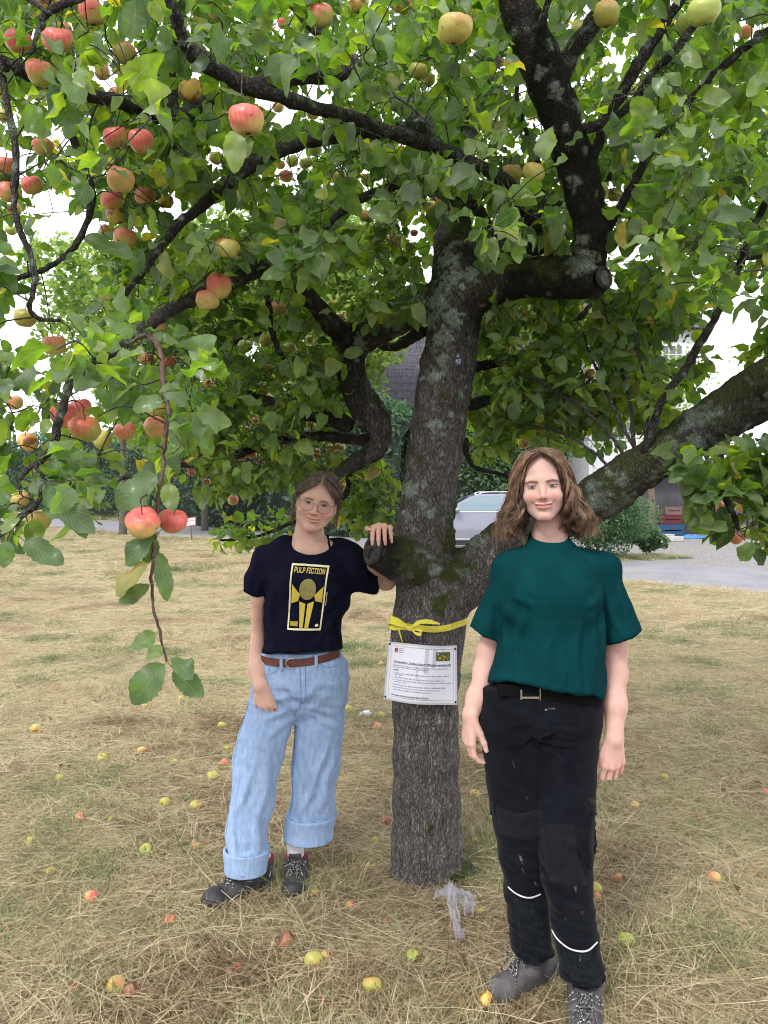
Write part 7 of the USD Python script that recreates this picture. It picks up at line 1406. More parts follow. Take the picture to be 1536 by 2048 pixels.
m = cat(stalks); add('fruit_spurs', m, UsdShade.Material.Get(stage, '/World/Looks/twig_bark'), apple_tree, kind='stuff', smooth=True, tint=np.tile([0, 0, .35], (len(m.vertices), 1)))
for (px, py, dm, k), lab in zip(FALL, describe(FALL, LM_F, 'lying')):
    g = GP(px, py + dm * .42); s = dm * g[1] / F / .075; g[2] = .031 * s + .012
    place_apple(px, py, dm, k, lab, 'fallen apples on the mown grass', g, s, Rz(ra.uniform(0, 6.3)) @ Rx(ra.uniform(0, 3)) @ Rz(ra.uniform(0, 6.3)))
# ================================================================== notice, ribbon, tag, bag, car, little sign, litter
M_paper = mat('laminated_paper', (0.70, 0.70, 0.80), 0.22, (0.76, 0.76, 0.85), 4, spec=.5)
M_edge = mat('laminate_edge', (0.52, 0.53, 0.62), 0.15, spec=.6)
M_ink = mat('grey_ink', (0.045, 0.045, 0.07), 0.6); M_ink2 = mat('pale_grey_ink', (0.16, 0.16, 0.22), 0.6)
M_yline = mat('yellow_border_line', (0.62, 0.47, 0.12), 0.5); M_ored = mat('logo_red', (0.42, 0.03, 0.03), 0.5); M_oyel = mat('logo_yellow', (0.62, 0.42, 0.05), 0.5)
M_dot = mat('black_pin_head', (0.012, 0.012, 0.02), 0.4)
NC = [(777, 1285), (915, 1293), (916, 1413), (767, 1401)]; ND = 2.985
def nb(u, v): return tuple((1 - v) * ((1 - u) * np.array(NC[0]) + u * np.array(NC[1])) + v * ((1 - u) * np.array(NC[3]) + u * np.array(NC[2])))
notice = thing('notice', 'laminated white notice with a yellow border pinned to the trunk below the ribbon', 'notice')
U, Vv = np.meshgrid(np.linspace(0, 1, 25), np.linspace(0, 1, 17), indexing='ij')
pts = np.array([P(*nb(u, v), ND) for u, v in zip(U.ravel(), Vv.ravel())])
def bow(u, v): return .030 * (2 * u - 1) ** 2 + .006 * np.sin(u * 7 + v * 2) + .008 * (v - .5) ** 2
pts[:, 1] += bow(U.ravel(), Vv.ravel()) - .012
i, j = np.meshgrid(np.arange(24), np.arange(16), indexing='ij'); qf = np.stack([i * 17 + j, i * 17 + j + 1, (i + 1) * 17 + j + 1, (i + 1) * 17 + j], -1).reshape(-1, 4)
front = trimesh.Trimesh(pts, np.vstack([qf[:, [0, 1, 2]], qf[:, [0, 2, 3]]]), process=False)
n_ = len(pts); rim = np.r_[np.arange(0, 17), np.arange(1, 25) * 17 + 16, (24 * 17 + 15 - np.arange(16)), (np.arange(23, 0, -1)) * 17]
e = np.c_[rim, np.roll(rim, -1)]
sh = trimesh.Trimesh(np.vstack([pts, pts + [0, .0016, 0]]), np.vstack([front.faces, front.faces[:, ::-1] + n_, np.c_[e[:, 0], e[:, 1], e[:, 1] + n_], np.c_[e[:, 0], e[:, 1] + n_, e[:, 0] + n_]]), process=False); sh.fix_normals()
add('sheet', sh, M_edge, notice, smooth=30)
A_ = 1.28    # width over height of the sheet, so that lettering keeps its shape
def on_notice(poly, material, name, off, step=.02, parent=notice, label=None):
    w = shapely.transform(poly.segmentize(.06), lambda a: np.array([P(*nb(x, y), ND)[[0, 2]] for x, y in a])); m = drape(flat_poly(w, step), front, 2.5, off); return add(name, m, material, parent, label=label, smooth=True)
on_notice(S.box(.028, .03, .972, .965), M_paper, 'paper', .0006, .02)
on_notice(S.box(.05, .055, .95, .93).difference(S.box(.056, .0625, .944, .9225)), M_yline, 'border', .0012)
def words(s, x, y, h, material, bold=False, name='text_line', width=None):
    t = text_shape(s, 1.0, bold); b = t.bounds; k = h; sx = k / A_
    if width: sx = width / (b[2] - b[0])
    t = S.affinity.scale(t, sx, -k, origin=(0, 0)); t = S.affinity.translate(t, x - t.bounds[0], y); return on_notice(t, material, name, .0013, .03)
words('Ernteaktion „Gelbes Band“: Pflücken erwünscht!', .105, .348, .040, M_ink, True, 'heading', .80)
words("So geht's:", .10, .475, .026, M_ink, True, 'text_line', .075)
words('Die Stadt wünscht viel Spaß beim Pflücken!', .10, .905, .026, M_ink, True, 'text_line', .50)
rl = np.random.default_rng(4)
for k, (y, x0, x1) in enumerate([(.395, .10, .88), (.425, .10, .58), (.525, .125, .87), (.556, .125, .23), (.598, .125, .80), (.640, .125, .93), (.672, .125, .28), (.722, .125, .82), (.765, .125, .74), (.806, .125, .62)]):
    x = x0; bars = []
    while x < x1: # small print too fine to read: word-shaped strokes
        w = min(rl.uniform(.018, .07), x1 - x + .01); t0 = x
        while t0 < x + w - .004:
            a = rl.uniform(.004, .008); hgt = rl.choice([.012, .012, .018]); bars.append(S.box(t0, y - hgt, t0 + a * .75, y)); t0 += a * 1.25
        x += w + .011
    on_notice(S.union_all(bars), M_ink2, 'small_print', .0013, .05)
for y in (.53, .64, .722, .765): on_notice(S.box(.104, y - .012, .110, y), M_ink2, 'list_mark', .0013)
on_notice(S.Polygon([(.10, .10), (.125, .085), (.145, .10), (.145, .16), (.125, .16), (.12, .13), (.115, .17), (.10, .17)]), M_ored, 'logo_red_shape', .0013); on_notice(S.Polygon([(.127, .135), (.145, .13), (.148, .175), (.128, .175)]), M_oyel, 'logo_yellow_shape', .0013)
for y in (.105, .137, .169): on_notice(S.union_all([S.box(.16 + .0095 * k, y - .014, .166 + .0095 * k, y) for k in range(7)]), M_ink2, 'logo_lettering', .0013)
ph = on_notice(S.box(.69, .105, .895, .255), mat('photo_dark_green', (.035, .06, .02), .4, (.12, .15, .04), 90), 'photo', .0013, label='small printed picture of fruit on the notice')
for k, (x, y, r0, c) in enumerate([(.745, .205, .022, (.55, .33, .03)), (.78, .165, .02, (.42, .20, .03)), (.815, .19, .018, (.5, .36, .06)), (.855, .215, .016, (.3, .24, .05)), (.72, .14, .015, (.5, .52, .6)), (.87, .135, .014, (.16, .2, .05)), (.80, .235, .012, (.4, .38, .1))]):
    on_notice(S.affinity.scale(S.Point(x, y).buffer(r0), .8, 1), mat(f'photo_spot_{"abcdefg"[k]}', c, .4), 'photo_fruit', .002, parent=ph)
for u, v in ((.022, .035), (.972, .055), (.972, .95), (.022, .955)):
    c = P(*nb(u, v), ND) + [0, bow(u, v) - .0145, 0]; t = trimesh.creation.icosphere(2, radius=.0042); t.vertices = t.vertices * [1, .5, 1] + c; add('pin', t, M_dot, notice, smooth=True)

# yellow ribbon round the trunk with a bow
M_rib = cloth_mat('yellow_ribbon', (0.55, 0.48, 0.045), (0.68, 0.60, 0.10), 40, 600, .7, .2, .3)
ribn = thing('ribbon', 'yellow cloth ribbon tied in a bow round the trunk above the notice', 'ribbon')
ax0 = P(855, 1255, 3.15); band = []
for a in np.linspace(0, 2 * PI, 61):
    dr = V3(math.cos(a), math.sin(a), 0); z = H - (1253 - HORIZON) / F * 3.0 + .006 * math.cos(a) - .012 * math.exp(-((a - 4.9) / .5) ** 2)
    loc, _, _ = trunk.ray.intersects_location([[ax0[0] + dr[0] * .4, ax0[1] + dr[1] * .4, z]], [-dr], multiple_hits=False)
    r0 = np.linalg.norm((loc[0] - ax0)[:2]) if len(loc) else .15; band.append([*(ax0[:2] + dr[:2] * (r0 + .004)), z])
band = np.array(band); band[-1] = band[0]; sm = band.copy()
for _ in range(3): sm[1:-1] = (sm[:-2] + 2 * sm[1:-1] + sm[2:]) / 4
sm[:, :2] = ax0[:2] + (sm[:, :2] - ax0[:2]) * np.maximum(1, (np.linalg.norm(band[:, :2] - ax0[:2], axis=1) / np.linalg.norm(sm[:, :2] - ax0[:2], axis=1)))[:, None]
add('band', ribbon(sm, .024, (0, 0, 1), .0012), M_rib, ribn, smooth=40)
kn = P(820, 1257, 2.975)
add('knot', noise_push(trimesh.creation.icosphere(3, radius=.012).apply_transform(np.diag([1.2, .7, .8, 1])).apply_translation(kn), .003, 60, 2), M_rib, ribn, smooth=True)
def loop(px, name, w=.018, d=2.965):
    q = catmull(np.array([P(a, b, d + c) for a, b, c in px]), 6); ww = w * np.clip(np.sin(np.linspace(.12, PI - .12, len(q))) * 1.3, .35, 1); add(name, ribbon(q, ww, (0.15, .25, 1), .0010), M_rib, ribn, smooth=40)
loop([(820, 1257, 0), (800, 1246, -.006), (782, 1240, .012), (778, 1246, .03), (790, 1254, .014), (820, 1258, 0)], 'bow_loop', .03)
loop([(820, 1257, 0), (832, 1267, -.012), (842, 1268, -.016), (842, 1262, -.006), (830, 1257, .0), (820, 1257, 0)], 'bow_loop', .012)
loop([(820, 1257, 0), (835, 1246, -.008), (855, 1243, -.006), (880, 1248, .0)], 'ribbon_end', .017); loop([(820, 1258, 0), (798, 1256, -.004), (800, 1268, -.004), (806, 1288, -.002)], 'ribbon_end', .012)

# round number tag on the trunk
tc_ = P(917, 719, 3.0); loc, _, _ = trunk.ray.intersects_location([[tc_[0], 2.5, tc_[2]]], [[0, 1, 0]], multiple_hits=False); ty = loc[0][1] - .004
tag = thing('number_tag', 'small round dark blue tag numbered 42 nailed to the trunk', 'tag')
M_tag = mat('dark_blue_tag', (0.008, 0.009, 0.03), 0.45); M_tagw = mat('tag_white', (0.62, 0.64, 0.70), 0.5)
c = trimesh.creation.cylinder(.024, .004, sections=36); c.apply_transform(trimesh.transformations.rotation_matrix(PI / 2, [1, 0, 0])); c.apply_translation([tc_[0], ty, tc_[2]]); add('disc', c, M_tag, tag, smooth=30)
t = meshkit.text_mesh('42', .0125, .0008, True); t.apply_transform(trimesh.transformations.rotation_matrix(PI / 2, [1, 0, 0])); t.apply_translation([tc_[0] - t.bounds[:, 0].mean(), ty - .0022, tc_[2] - .008]); add('number', t, M_tagw, tag)
t = trimesh.creation.torus(.0042, .0011, 20, 8); t.apply_transform(trimesh.transformations.rotation_matrix(PI / 2, [1, 0, 0])); t.apply_translation([tc_[0], ty - .003, tc_[2] + .017]); add('nail_ring', t, M_tagw, tag, smooth=True)
add('underline', box((tc_[0] - .009, ty - .0028, tc_[2] - .0145), (tc_[0] + .009, ty - .0018, tc_[2] - .0135)), M_tagw, tag)

# crumpled clear plastic bag at the foot of the trunk
M_film = usdkit.material(stage, '/World/Looks/clear_plastic_film', {'t': ('transparent_bsdf', {'color': (0.92, 0.92, 0.95)}), 'p': ('principled_bsdf', {'base_color': (0.62, 0.60, 0.66), 'roughness': 0.18, 'specular_ior_level': 0.8}), 'f': ('layer_weight', {'blend': 0.55}), 'm': ('mix_closure', {}), 'r': ('map_range', {'to_min': 0.05, 'to_max': 0.5})}, [('f.facing', 'r.value'), ('r.result', 'm.fac'), ('t.BSDF', 'm.closure1'), ('p.BSDF', 'm.closure2')], surface='m.closure')
def film(ctrl, wid, seed, n=34, mw=15):
    q = catmull(np.array(ctrl, float), 10); w = np.interp(np.linspace(0, 1, len(q)), np.linspace(0, 1, len(wid)), wid); u = np.linspace(-1, 1, mw)
    g = q[:, None] + np.array([1, .1, 0])[None, None] * (w[:, None] * u[None])[..., None]
    rs = meshkit.fbm(np.stack([np.broadcast_to(u * 4, g.shape[:2]), np.broadcast_to(np.arange(len(q))[:, None] * .12, g.shape[:2]), np.full(g.shape[:2], seed)], -1), 3, seed)
    g = g + np.array([0, -.5, .9]) * ((np.abs(rs - .5) * .16) + .03 * (1 - u ** 2)[None])[..., None]
    i, j = np.meshgrid(np.arange(len(q) - 1), np.arange(mw - 1), indexing='ij'); f = np.stack([i * mw + j, i * mw + j + 1, (i + 1) * mw + j + 1, (i + 1) * mw + j], -1).reshape(-1, 4)
    return trimesh.Trimesh(g.reshape(-1, 3), np.vstack([f[:, [0, 1, 2]], f[:, [0, 2, 3]]]), process=False)
def gz_(px, py, z): 
    d = (H - z) * F / (py - HORIZON); return P(px, py, d)
bag = thing('plastic_bag', 'crumpled transparent plastic bag lying at the foot of the trunk', 'bag')
add('film', film([gz_(905, 1792, .10), gz_(902, 1806, .09), gz_(908, 1832, .05), gz_(914, 1862, .03), gz_(922, 1892, .015)], [.026, .017, .015, .015, .020], 5), M_film, bag, smooth=True)
add('film', film([gz_(900, 1788, .10), gz_(922, 1796, .10), gz_(936, 1815, .06), gz_(938, 1838, .03)], [.015, .030, .030, .016], 8), M_film, bag, smooth=True)
add('film', film([gz_(902, 1790, .105), gz_(888, 1796, .09), gz_(880, 1806, .07)], [.02, .035, .03], 11), M_film, bag, smooth=True)

# parked silver car, seen side on between trunk and limb, nose to the left
car = thing('parked_car', 'silver-grey estate car parked on the road behind the fork of the trunk', 'car')
CX, CY = 2.55, 19.4
M_paint = mat('silver_car_paint', (0.20, 0.20, 0.26), 0.28, (0.22, 0.22, 0.28), 2, spec=.6, extra={'metallic': .35, 'coat_weight': .8, 'coat_roughness': .05})
M_cglass = mat('car_glass', (0.10, 0.16, 0.20), 0.04, (0.12, 0.18, 0.22), 1, spec=1.0, extra={'coat_weight': 1.0})
M_trim = mat('black_car_trim', (0.018, 0.018, 0.022), 0.45); M_chrome = mat('bright_trim', (0.75, 0.75, 0.78), 0.18, extra={'metallic': 1.0}); M_tyre = mat('tyre_rubber', (0.015, 0.015, 0.016), 0.85); M_alloy = mat('alloy_rim', (0.45, 0.45, 0.48), .3, extra={'metallic': .9})
def car_solid(prof, w0, w1, z0, z1, r=.06):
    """Side profile (x, z) extruded across the car; half-width goes from w0 at z0 to w1 at z1, with rounded shoulders."""
    poly = shapely.Polygon(prof).buffer(.04).buffer(-.04); layers = [(-1, .0), (-.97, .55), (-.85, 1), (.85, 1), (.97, .55), (1, 0)]
    m = trimesh.creation.extrude_polygon(poly.segmentize(.12), 2.0, engine='earcut'); v, f = trimesh.remesh.subdivide_to_size(m.vertices, m.faces, .22, max_iter=8); v = np.array(v); y = v[:, 2] - 1; zz_ = v[:, 1]
    hw = np.interp(zz_, [z0, (z0 + z1) / 2, z1], [w0, (w0 + w1) / 2 + .02, w1]); bulge = 1 - .06 * np.clip((np.abs(v[:, 0]) - 1.5) / .7, 0, 1) ** 2
    return trimesh.Trimesh(np.c_[v[:, 0] + CX, y * hw * bulge + CY + .9, zz_], f, process=False)
def arch(cx): return [(cx + .36 * math.cos(a), .30 + .36 * math.sin(a)) for a in np.linspace(PI, 0, 13)]
low = [(-2.2, .30), (-2.22, .62), (-2.1, .80), (-1.2, .97), (-.9, 1.02), (2.12, 1.04), (2.22, .80), (2.2, .32)] + arch(1.35)[::-1] + arch(-1.40)[::-1]
add('body', car_solid(low, .86, .80, .2, 1.04), M_paint, car, smooth=25)
cab = [(-1.15, 1.0), (-.35, 1.42), (-.05, 1.49), (1.2, 1.49), (1.75, 1.40), (2.14, 1.02)]
add('roof', car_solid(cab, .79, .60, 1.0, 1.49), M_paint, car, smooth=25)
def side_panel(prof, name, material, proud, sgn=-1, parent=car, thick=.02):
    p = shapely.Polygon(prof); m = flat_poly(p, .1); v = np.array(m.vertices); z = v[:, 2]; hw = np.where(z > 1.0, np.interp(z, [1.0, 1.245, 1.49], [.79, .715, .60]), np.interp(z, [.2, .62, 1.04], [.86, .85, .80])) + proud
    fr_ = np.c_[v[:, 0] + CX, CY + .9 + sgn * hw, z]; bk_ = fr_ - [0, sgn * thick, 0]; n = len(v); mm = trimesh.Trimesh(np.vstack([fr_, bk_]), np.vstack([m.faces, m.faces[:, ::-1] + n]), process=False)
    if sgn > 0: mm.invert()
    return add(name, mm, material, parent)
for sg in (-1, 1):
    side_panel([(-.88, 1.06), (-.30, 1.385), (-.04, 1.435), (.42, 1.435), (.42, 1.06)], 'side_window', M_cglass, .006, sg); side_panel([(.50, 1.06), (.50, 1.435), (1.18, 1.43), (1.30, 1.40), (1.30, 1.06)], 'side_window', M_cglass, .006, sg); side_panel([(1.36, 1.08), (1.36, 1.39), (1.66, 1.35), (1.86, 1.10)], 'quarter_window', M_cglass, .006, sg)
    for x0, x1, z0, z1, nm, mt in ((-.9, 1.9, 1.035, 1.055, 'window_trim', M_chrome), (-1.0, .95, .335, .365, 'sill_trim', M_chrome), (-1.0, .95, .20, .32, 'sill', M_trim), (-.80, -.792, .40, 1.03, 'door_gap', M_trim), (.452, .46, .36, 1.03, 'door_gap', M_trim), (1.42, 1.428, .62, 1.03, 'door_gap', M_trim), (.22, .40, .86, .89, 'door_handle', M_paint), (1.16, 1.34, .87, .90, 'door_handle', M_paint)):
        side_panel([(x0, z0), (x0, z1), (x1, z1), (x1, z0)], nm, mt, .010 if 'handle' not in nm else .03, sg, thick=.05 if 'handle' in nm else .02)
    for wx in (-1.40, 1.35):
        w = thing('wheel', None, None, parent=car); ty_ = trimesh.creation.torus(.235, .075, 32, 12); ty_.vertices = ty_.vertices * [1, 1, 1.3]; c2 = trimesh.creation.cylinder(.2, .12, sections=30)
        sp = [box((-.02, .04, -.075), (.02, .19, .075)) for _ in range(5)]
        for k, s_ in enumerate(sp): s_.apply_transform(trimesh.transformations.rotation_matrix(k * 2 * PI / 5, [0, 0, 1]))
        T = trimesh.transformations.rotation_matrix(PI / 2, [1, 0, 0]); T[:3, 3] = [CX + wx, CY + .9 + sg * .76, .31]
        for mm, nm, mt in ((ty_, 'tyre', M_tyre), (c2, 'rim', M_trim), (cat(sp), 'spokes', M_alloy)): mm.apply_transform(T); add(nm, mm, mt, w, smooth=30)
    side_panel([(-2.12, .68), (-2.05, .80), (-1.72, .86), (-1.80, .72)], 'headlight', M_chrome, .0, sg); side_panel([(1.98, .78), (1.98, .98), (2.14, .98), (2.16, .80)], 'tail_light', M_red, .0, sg)
    mr = trimesh.creation.icosphere(3); mr.vertices = mr.vertices * [.09, .11, .075] + [CX - .72, CY + .9 + sg * .93, 1.08]; add('mirror', mr, M_paint, car, smooth=True)
v = np.array([[-1.13, 1.03], [-.37, 1.40]]); 
add('windscreen', trimesh.Trimesh(np.array([[CX - 1.15, CY + .9 - .70, 1.045], [CX - 1.15, CY + .9 + .70, 1.045], [CX - .39, CY + .9 + .58, 1.43], [CX - .39, CY + .9 - .58, 1.43]]), [[0, 2, 1], [0, 3, 2]], process=False), M_cglass, car)
for sg in (-1, 1): add('roof_rail', tube(catmull([[CX - .1, CY + .9 + sg * .55, 1.49], [CX + .1, CY + .9 + sg * .55, 1.535], [CX + 1.1, CY + .9 + sg * .55, 1.53], [CX + 1.4, CY + .9 + sg * .55, 1.47]], 5), .015, 6), M_chrome, car, smooth=True)

# small plate on a post at the roadside
sg_ = thing('roadside_sign', 'small white sign with a red border on a grey post beside the road', 'sign')
c0 = GP(384, 1084); M_red_b = mat('sign_red_border', (0.42, 0.09, 0.09), 0.5); M_sw = mat('sign_white', (0.68, 0.66, 0.66), 0.5)
add('post', tube([[c0[0], c0[1], -.05], [c0[0] - .03, c0[1], .48]], .018, 8), M_post, sg_, smooth=True)
def sl(x, z): return np.array([c0[0] - .045 + x * .98, c0[1] - .03, .62 + z + x * .16])
def plate(x0, x1, z0, z1, y0, y1, m, nm, parent):
    v = np.array([sl(x, z) + [0, y, 0] for y in (y0, y1) for x, z in ((x0, z0), (x1, z0), (x1, z1), (x0, z1))]); add(nm, trimesh.convex.convex_hull(v), m, parent)
plate(-.18, .18, -.13, .13, -.004, .012, M_red_b, 'border', sg_); plate(-.15, .15, -.105, .105, -.008, -.004, M_sw, 'plate', sg_)
for x0, x1, z0, z1 in ((-.10, -.03, .055, .072), (-.10, .12, .018, .034), (0.0, .014, -.02, .01), (-.11, .02, -.07, -.055), (.05, .08, -.08, -.064)): plate(x0, x1, z0, z1, -.0105, -.008, M_ink, 'lettering', sg_)

# litter
g = GP(730, 1440); t = trimesh.creation.icosphere(3); t.vertices = t.vertices * [.045, .03, .028]; noise_push(t, .022, 45, 6); t.vertices = t.vertices + [g[0], g[1], .03]
add('tissue', t, mat('white_tissue', (.72, .73, .78), .9), label='crumpled white tissue on the grass left of the trunk', category='tissue')
def ground_leaf(px, py, length, tone, ang, label, z=.03):
    g = GP(px, py); ax = V3(math.cos(ang), math.sin(ang), .08); nr = unit(V3(.1, -.35, 1)); nr = unit(nr - ax * (ax @ nr)); v, q, t_, uv = leaves_mesh(np.array([[g[0], g[1], z, *unit(ax), *nr, length, length * .55, -.1, .2, tone, .4, 1.0]]), 5, 13, .04)
    add('fallen_leaf', (v, q), M_leaf, label=label, category='leaf', tint=t_, uv=uv, smooth=True)
ground_leaf(350, 1612, .085, .25, .1, 'single green leaf lying on the hay between two yellow apples')
ground_leaf(412, 1522, .05, .2, .6, 'dull green leaf on the hay left of the rolled jeans'); ground_leaf(672, 1540, .06, .25, 2.8, 'green leaf on the hay right of the rolled jeans')
ground_leaf(665, 1640, .07, .998, .4, 'withered tan leaf beside the turned-up cuff'); ground_leaf(1222, 1656, .07, .15, 2.2, 'dark green leaf among peelings behind the right hand')

# dead leaves and scraps strewn over the hay
rl = np.random.default_rng(31); c = []
for k in range(240):
    y = rl.uniform(1.9, 6.5); c.append([rl.uniform(-.55, .55) * y, y, rl.uniform(.02, .05)])
m, t_ = leaf_tris(np.array(c), .045, rl, 1.6); add('leaf_litter', m, leaf_mat('dead_leaf', (.07, .035, .018), (.26, .17, .08), (.8, .6, .3), .7, old=(.10, .13, .04)), tint=t_, kind='stuff', label='withered brown leaves strewn over the hay', category='leaves')
# ================================================================== mown grass: hay and stubble
def hay_mat():
    n = {'at': ('attribute', {'attribute': 'tint'}), 'sp': ('separate_color', {'color_type': 'rgb'}), 'geo': ('geometry', {}), 'n': ('noise_texture', {'scale': .9, 'detail': 4.0, 'roughness': .6}), 'mr': ('map_range', {'from_min': .35, 'from_max': .65, 'to_min': -.20, 'to_max': .26}), 'ad': ('math', {'math_type': 'add', 'use_clamp': True}),
         'r': ('rgb_ramp', {'ramp': [(0.0, (.085, .048, .024)), (.2, (.20, .135, .072)), (.42, (.45, .355, .205)), (.58, (.64, .53, .36)), (.70, (.38, .35, .18)), (.82, (.155, .185, .07)), (1.0, (.085, .13, .045))]}),
         'p': ('principled_bsdf', {'roughness': .6, 'specular_ior_level': .3}), 't': ('translucent_bsdf', {}), 'm': ('mix_closure', {'fac': .22})}
    return usdkit.material(stage, '/World/Looks/hay', n, [('at.color', 'sp.color'), ('geo.position', 'n.vector'), ('n.fac', 'mr.value'), ('sp.r', 'ad.value1'), ('mr.result', 'ad.value2'), ('ad.value', 'r.fac'), ('r.color', 'p.base_color'), ('r.color', 't.color'), ('p.BSDF', 'm.closure1'), ('t.BSDF', 'm.closure2')], surface='m.closure')
M_hay = hay_mat()
def blades(n, r, rad, length, width, tilt, bend, tone, z0=(0, .03), seg=4):
    a = r.uniform(0, 2 * PI, n); rr_ = rad * np.sqrt(r.random(n)); b = np.c_[rr_ * np.cos(a), rr_ * np.sin(a), r.uniform(*z0, n)]
    h = r.uniform(0, 2 * PI, n); e = r.uniform(*tilt, n); d = np.c_[np.cos(h) * np.cos(e), np.sin(h) * np.cos(e), np.sin(e)]; L = r.uniform(*length, n); W = r.uniform(*width, n)
    kap = r.uniform(*bend, n); sidew = r.normal(size=n) * .5; side = unit(np.cross(d, [0, 0, 1.0]) + r.normal(size=(n, 3)) * .5)
    pts = []; lat = unit(np.cross(d, [0, 0, 1.0]))
    for k in range(seg + 1):
        t = k / seg; c = b + d * (L * t)[:, None] + np.array([0, 0, -1]) * (kap * L * t * t)[:, None] + lat * (sidew * L * t * t * .5)[:, None]; c[:, 2] = np.maximum(c[:, 2], .003 + .01 * r.random(n)); w = (W * (1 - .75 * t ** 1.5) / 2)[:, None]; pts += [c - side * w, c + side * w]
    v = np.stack(pts, 1).reshape(-1, 3); m = 2 * (seg + 1); k = np.arange(seg)[:, None] * 2; f0 = np.vstack([k + [0, 1, 3], k + [0, 3, 2]]); f = (np.arange(n)[:, None, None] * m + f0[None]).reshape(-1, 3)
    t = np.clip(r.normal(*tone, n), 0, 1); return v, f, np.repeat(np.c_[t, r.random(n), r.random(n)], m, 0)
def merge(*parts):
    o, V, Fc, T = 0, [], [], []
    for v, f, t in parts: V.append(v); Fc.append(f + o); T.append(t); o += len(v)
    return np.vstack(V), np.vstack(Fc), np.vstack(T)
r = np.random.default_rng(55); protos = []
for k in range(6):
    protos.append(merge(blades(620, r, .24, (.05, .20), (.0013, .0034), (0, .4), (.05, .6), (.33, .19), (.0, .05)), blades(330, r, .24, (.03, .10), (.0014, .003), (.3, 1.35), (.0, .5), (.42, .27), (0, .015)), blades(20, r, .24, (.25, .5), (.0014, .0024), (0, .25), (.02, .3), (.54, .06), (.02, .06))))
for k in range(3):   # paler hay, used more often with distance
    protos.append(merge(blades(560, r, .24, (.05, .20), (.0014, .0034), (0, .35), (.05, .5), (.53, .10), (.0, .035)), blades(200, r, .24, (.03, .09), (.002, .004), (.3, 1.3), (.0, .4), (.56, .16), (0, .01))))
for k in range(3):   # greener tufts
    protos.append(merge(blades(240, r, .13, (.06, .20), (.0018, .004), (.6, 1.45), (.1, .7), (.74, .13), (0, .01)), blades(130, r, .2, (.08, .22), (.002, .004), (0, .4), (.1, .4), (.42, .14), (.0, .02))))
road_poly = shapely.Polygon([GP(*p)[:2] if p[1] > 900 else np.array(p, float) for p in [q for q in road_pts if q[1] > 900]] + [(30, 6), (30, 60), (-60, 120)]).buffer(0)
fld = np.array([GP(*p)[:2] for p in near_edge[::-1]]); 
def in_field(x, y): return y < np.interp(x, fld[:, 0], fld[:, 1] - .10, left=60, right=9.0) if x < 5.8 else y < 11.6 - (x - 5.8) * .95
pos, idx, rot, scl = [], [], [], []
def scatter(y0, y1, step, s0, s1, green):
    y = y0
    while y < y1:
        hw = .56 * y + .6
        for x in np.arange(-hw, hw, step):
            px, py = x + r.uniform(-.5, .5) * step, y + r.uniform(-.5, .5) * step
            if not in_field(px, py): continue
            g = meshkit.fbm(np.array([[px * .8, py * .8, 1.0]]), 3, 17)[0]; gr = r.random() < green * np.clip((g - .42) * 6, 0.08, 1.6)
            pos.append((px, py, r.uniform(-.004, .012) - (0.012))); idx.append(int(r.integers(9, 12)) if gr else int(r.integers(6, 9)) if r.random() < np.clip((py - 3.0) / 3.2, .10, .97) else int(r.integers(0, 6))); rot.append(r.uniform(0, 2 * PI)); scl.append(r.uniform(s0, s1))
        y += step
scatter(1.75, 4.2, .125, .75, 1.15, .12); scatter(4.2, 7.5, .17, .85, 1.25, .10); scatter(7.5, 13, .27, 1.2, 1.8, .08); scatter(13, 22, .5, 1.9, 2.6, .10); scatter(22, 36, .85, 2.8, 3.8, .12)
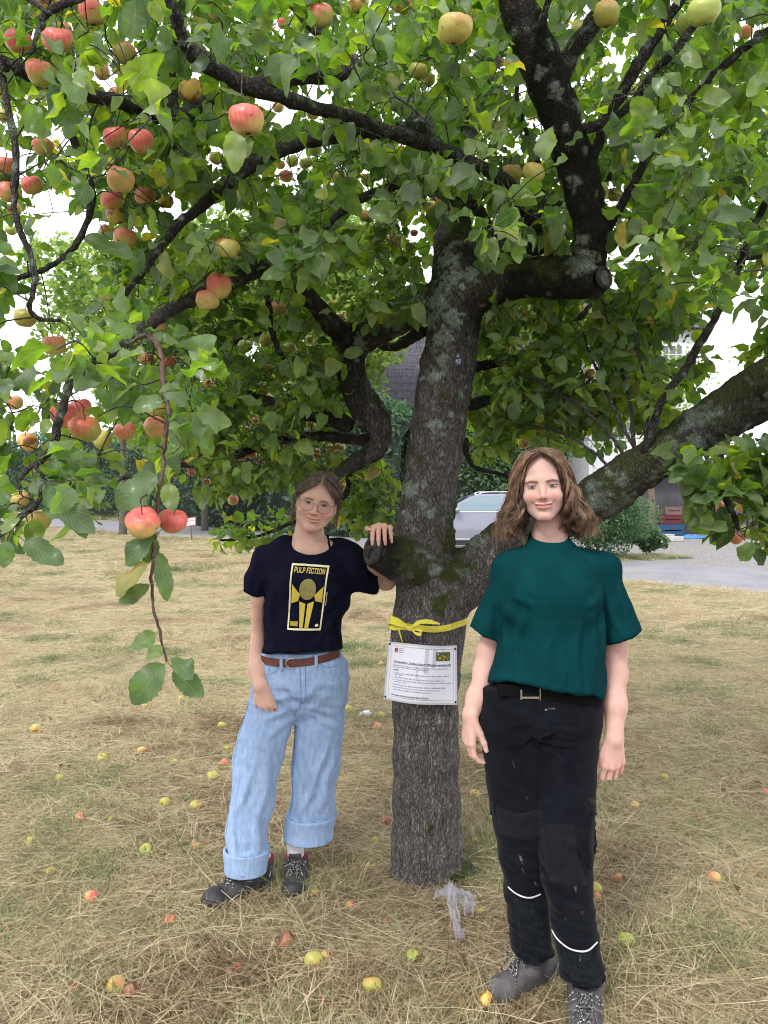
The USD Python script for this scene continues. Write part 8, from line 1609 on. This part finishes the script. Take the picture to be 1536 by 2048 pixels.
for px, py in [(1195, 1625), (1225, 1640), (1180, 1600), (930, 1700), (945, 1720), (960, 1760), (930, 1640), (1310, 1905), (1290, 1880), (600, 1850), (330, 1700), (250, 1640), (520, 1745), (545, 1760), (640, 1720), (600, 1800), (760, 1740), (940, 1790), (215, 1400), (230, 1380), (735, 1390), (740, 1400), (420, 1900), (180, 1960), (1400, 1900), (1350, 1850), (200, 2000), (1020, 1720), (1010, 1700)]:
    g = GP(px, py); pos.append((g[0], g[1], -.008)); idx.append(int(r.integers(9, 12))); rot.append(r.uniform(0, 6.28)); scl.append(r.uniform(.8, 1.25))
def instancer(name, label, pos, idx, rot, scl, protos, material):
    pi = UsdGeom.PointInstancer.Define(stage, '/World/' + name); rel = pi.CreatePrototypesRel()
    for k, (v, f, t) in enumerate(protos):
        add('blades', (v, f), material, pi.GetPrim(), tint=t); rel.AddTarget(f'/World/{name}/blades' + (f'_{k:03d}' if k else ''))
    pi.CreateProtoIndicesAttr(Vt.IntArray(idx)); pi.CreatePositionsAttr(Vt.Vec3fArray([Gf.Vec3f(*map(float, p)) for p in pos]))
    pi.CreateOrientationsAttr(Vt.QuathArray([Gf.Quath(math.cos(a / 2), 0, 0, math.sin(a / 2)) for a in rot])); pi.CreateScalesAttr(Vt.Vec3fArray([Gf.Vec3f(s, s, s * .9 if s < 1.3 else s * .7) for s in scl]))
    return data(pi.GetPrim(), label, 'grass', None, 'stuff')
instancer('mown_grass', 'freshly mown meadow of dry hay and stubble', pos, idx, rot, scl, protos, M_hay)
# longer green grass along the far side of the road
pos, idx, rot, scl = [], [], [], []
pv = shapely.Polygon(verge_xy).buffer(.25); gp = [merge(blades(260, r, .5, (.15, .5), (.006, .012), (.7, 1.5), (.1, .8), (.78, .14), (0, .02))) for _ in range(3)]
for k in range(900):
    d = r.uniform(20, 60); x = r.uniform(-.55, .1) * d
    if pv.contains(shapely.Point(x, d)): pos.append((x, d, 0)); idx.append(int(r.integers(0, 3))); rot.append(r.uniform(0, 6.28)); scl.append(r.uniform(.7, 1.3))
for k in range(120):
    a = r.uniform(0, 1); x, d = 3.4 + a * 3.6, 17.0 + a * 1.2 + r.uniform(-.5, .5); pos.append((x, d, 0)); idx.append(int(r.integers(0, 3))); rot.append(r.uniform(0, 6.28)); scl.append(r.uniform(.25, .5))
instancer('verge_grass', 'longer green grass along the hedge beyond the road', pos, idx, rot, scl, gp, M_hay)
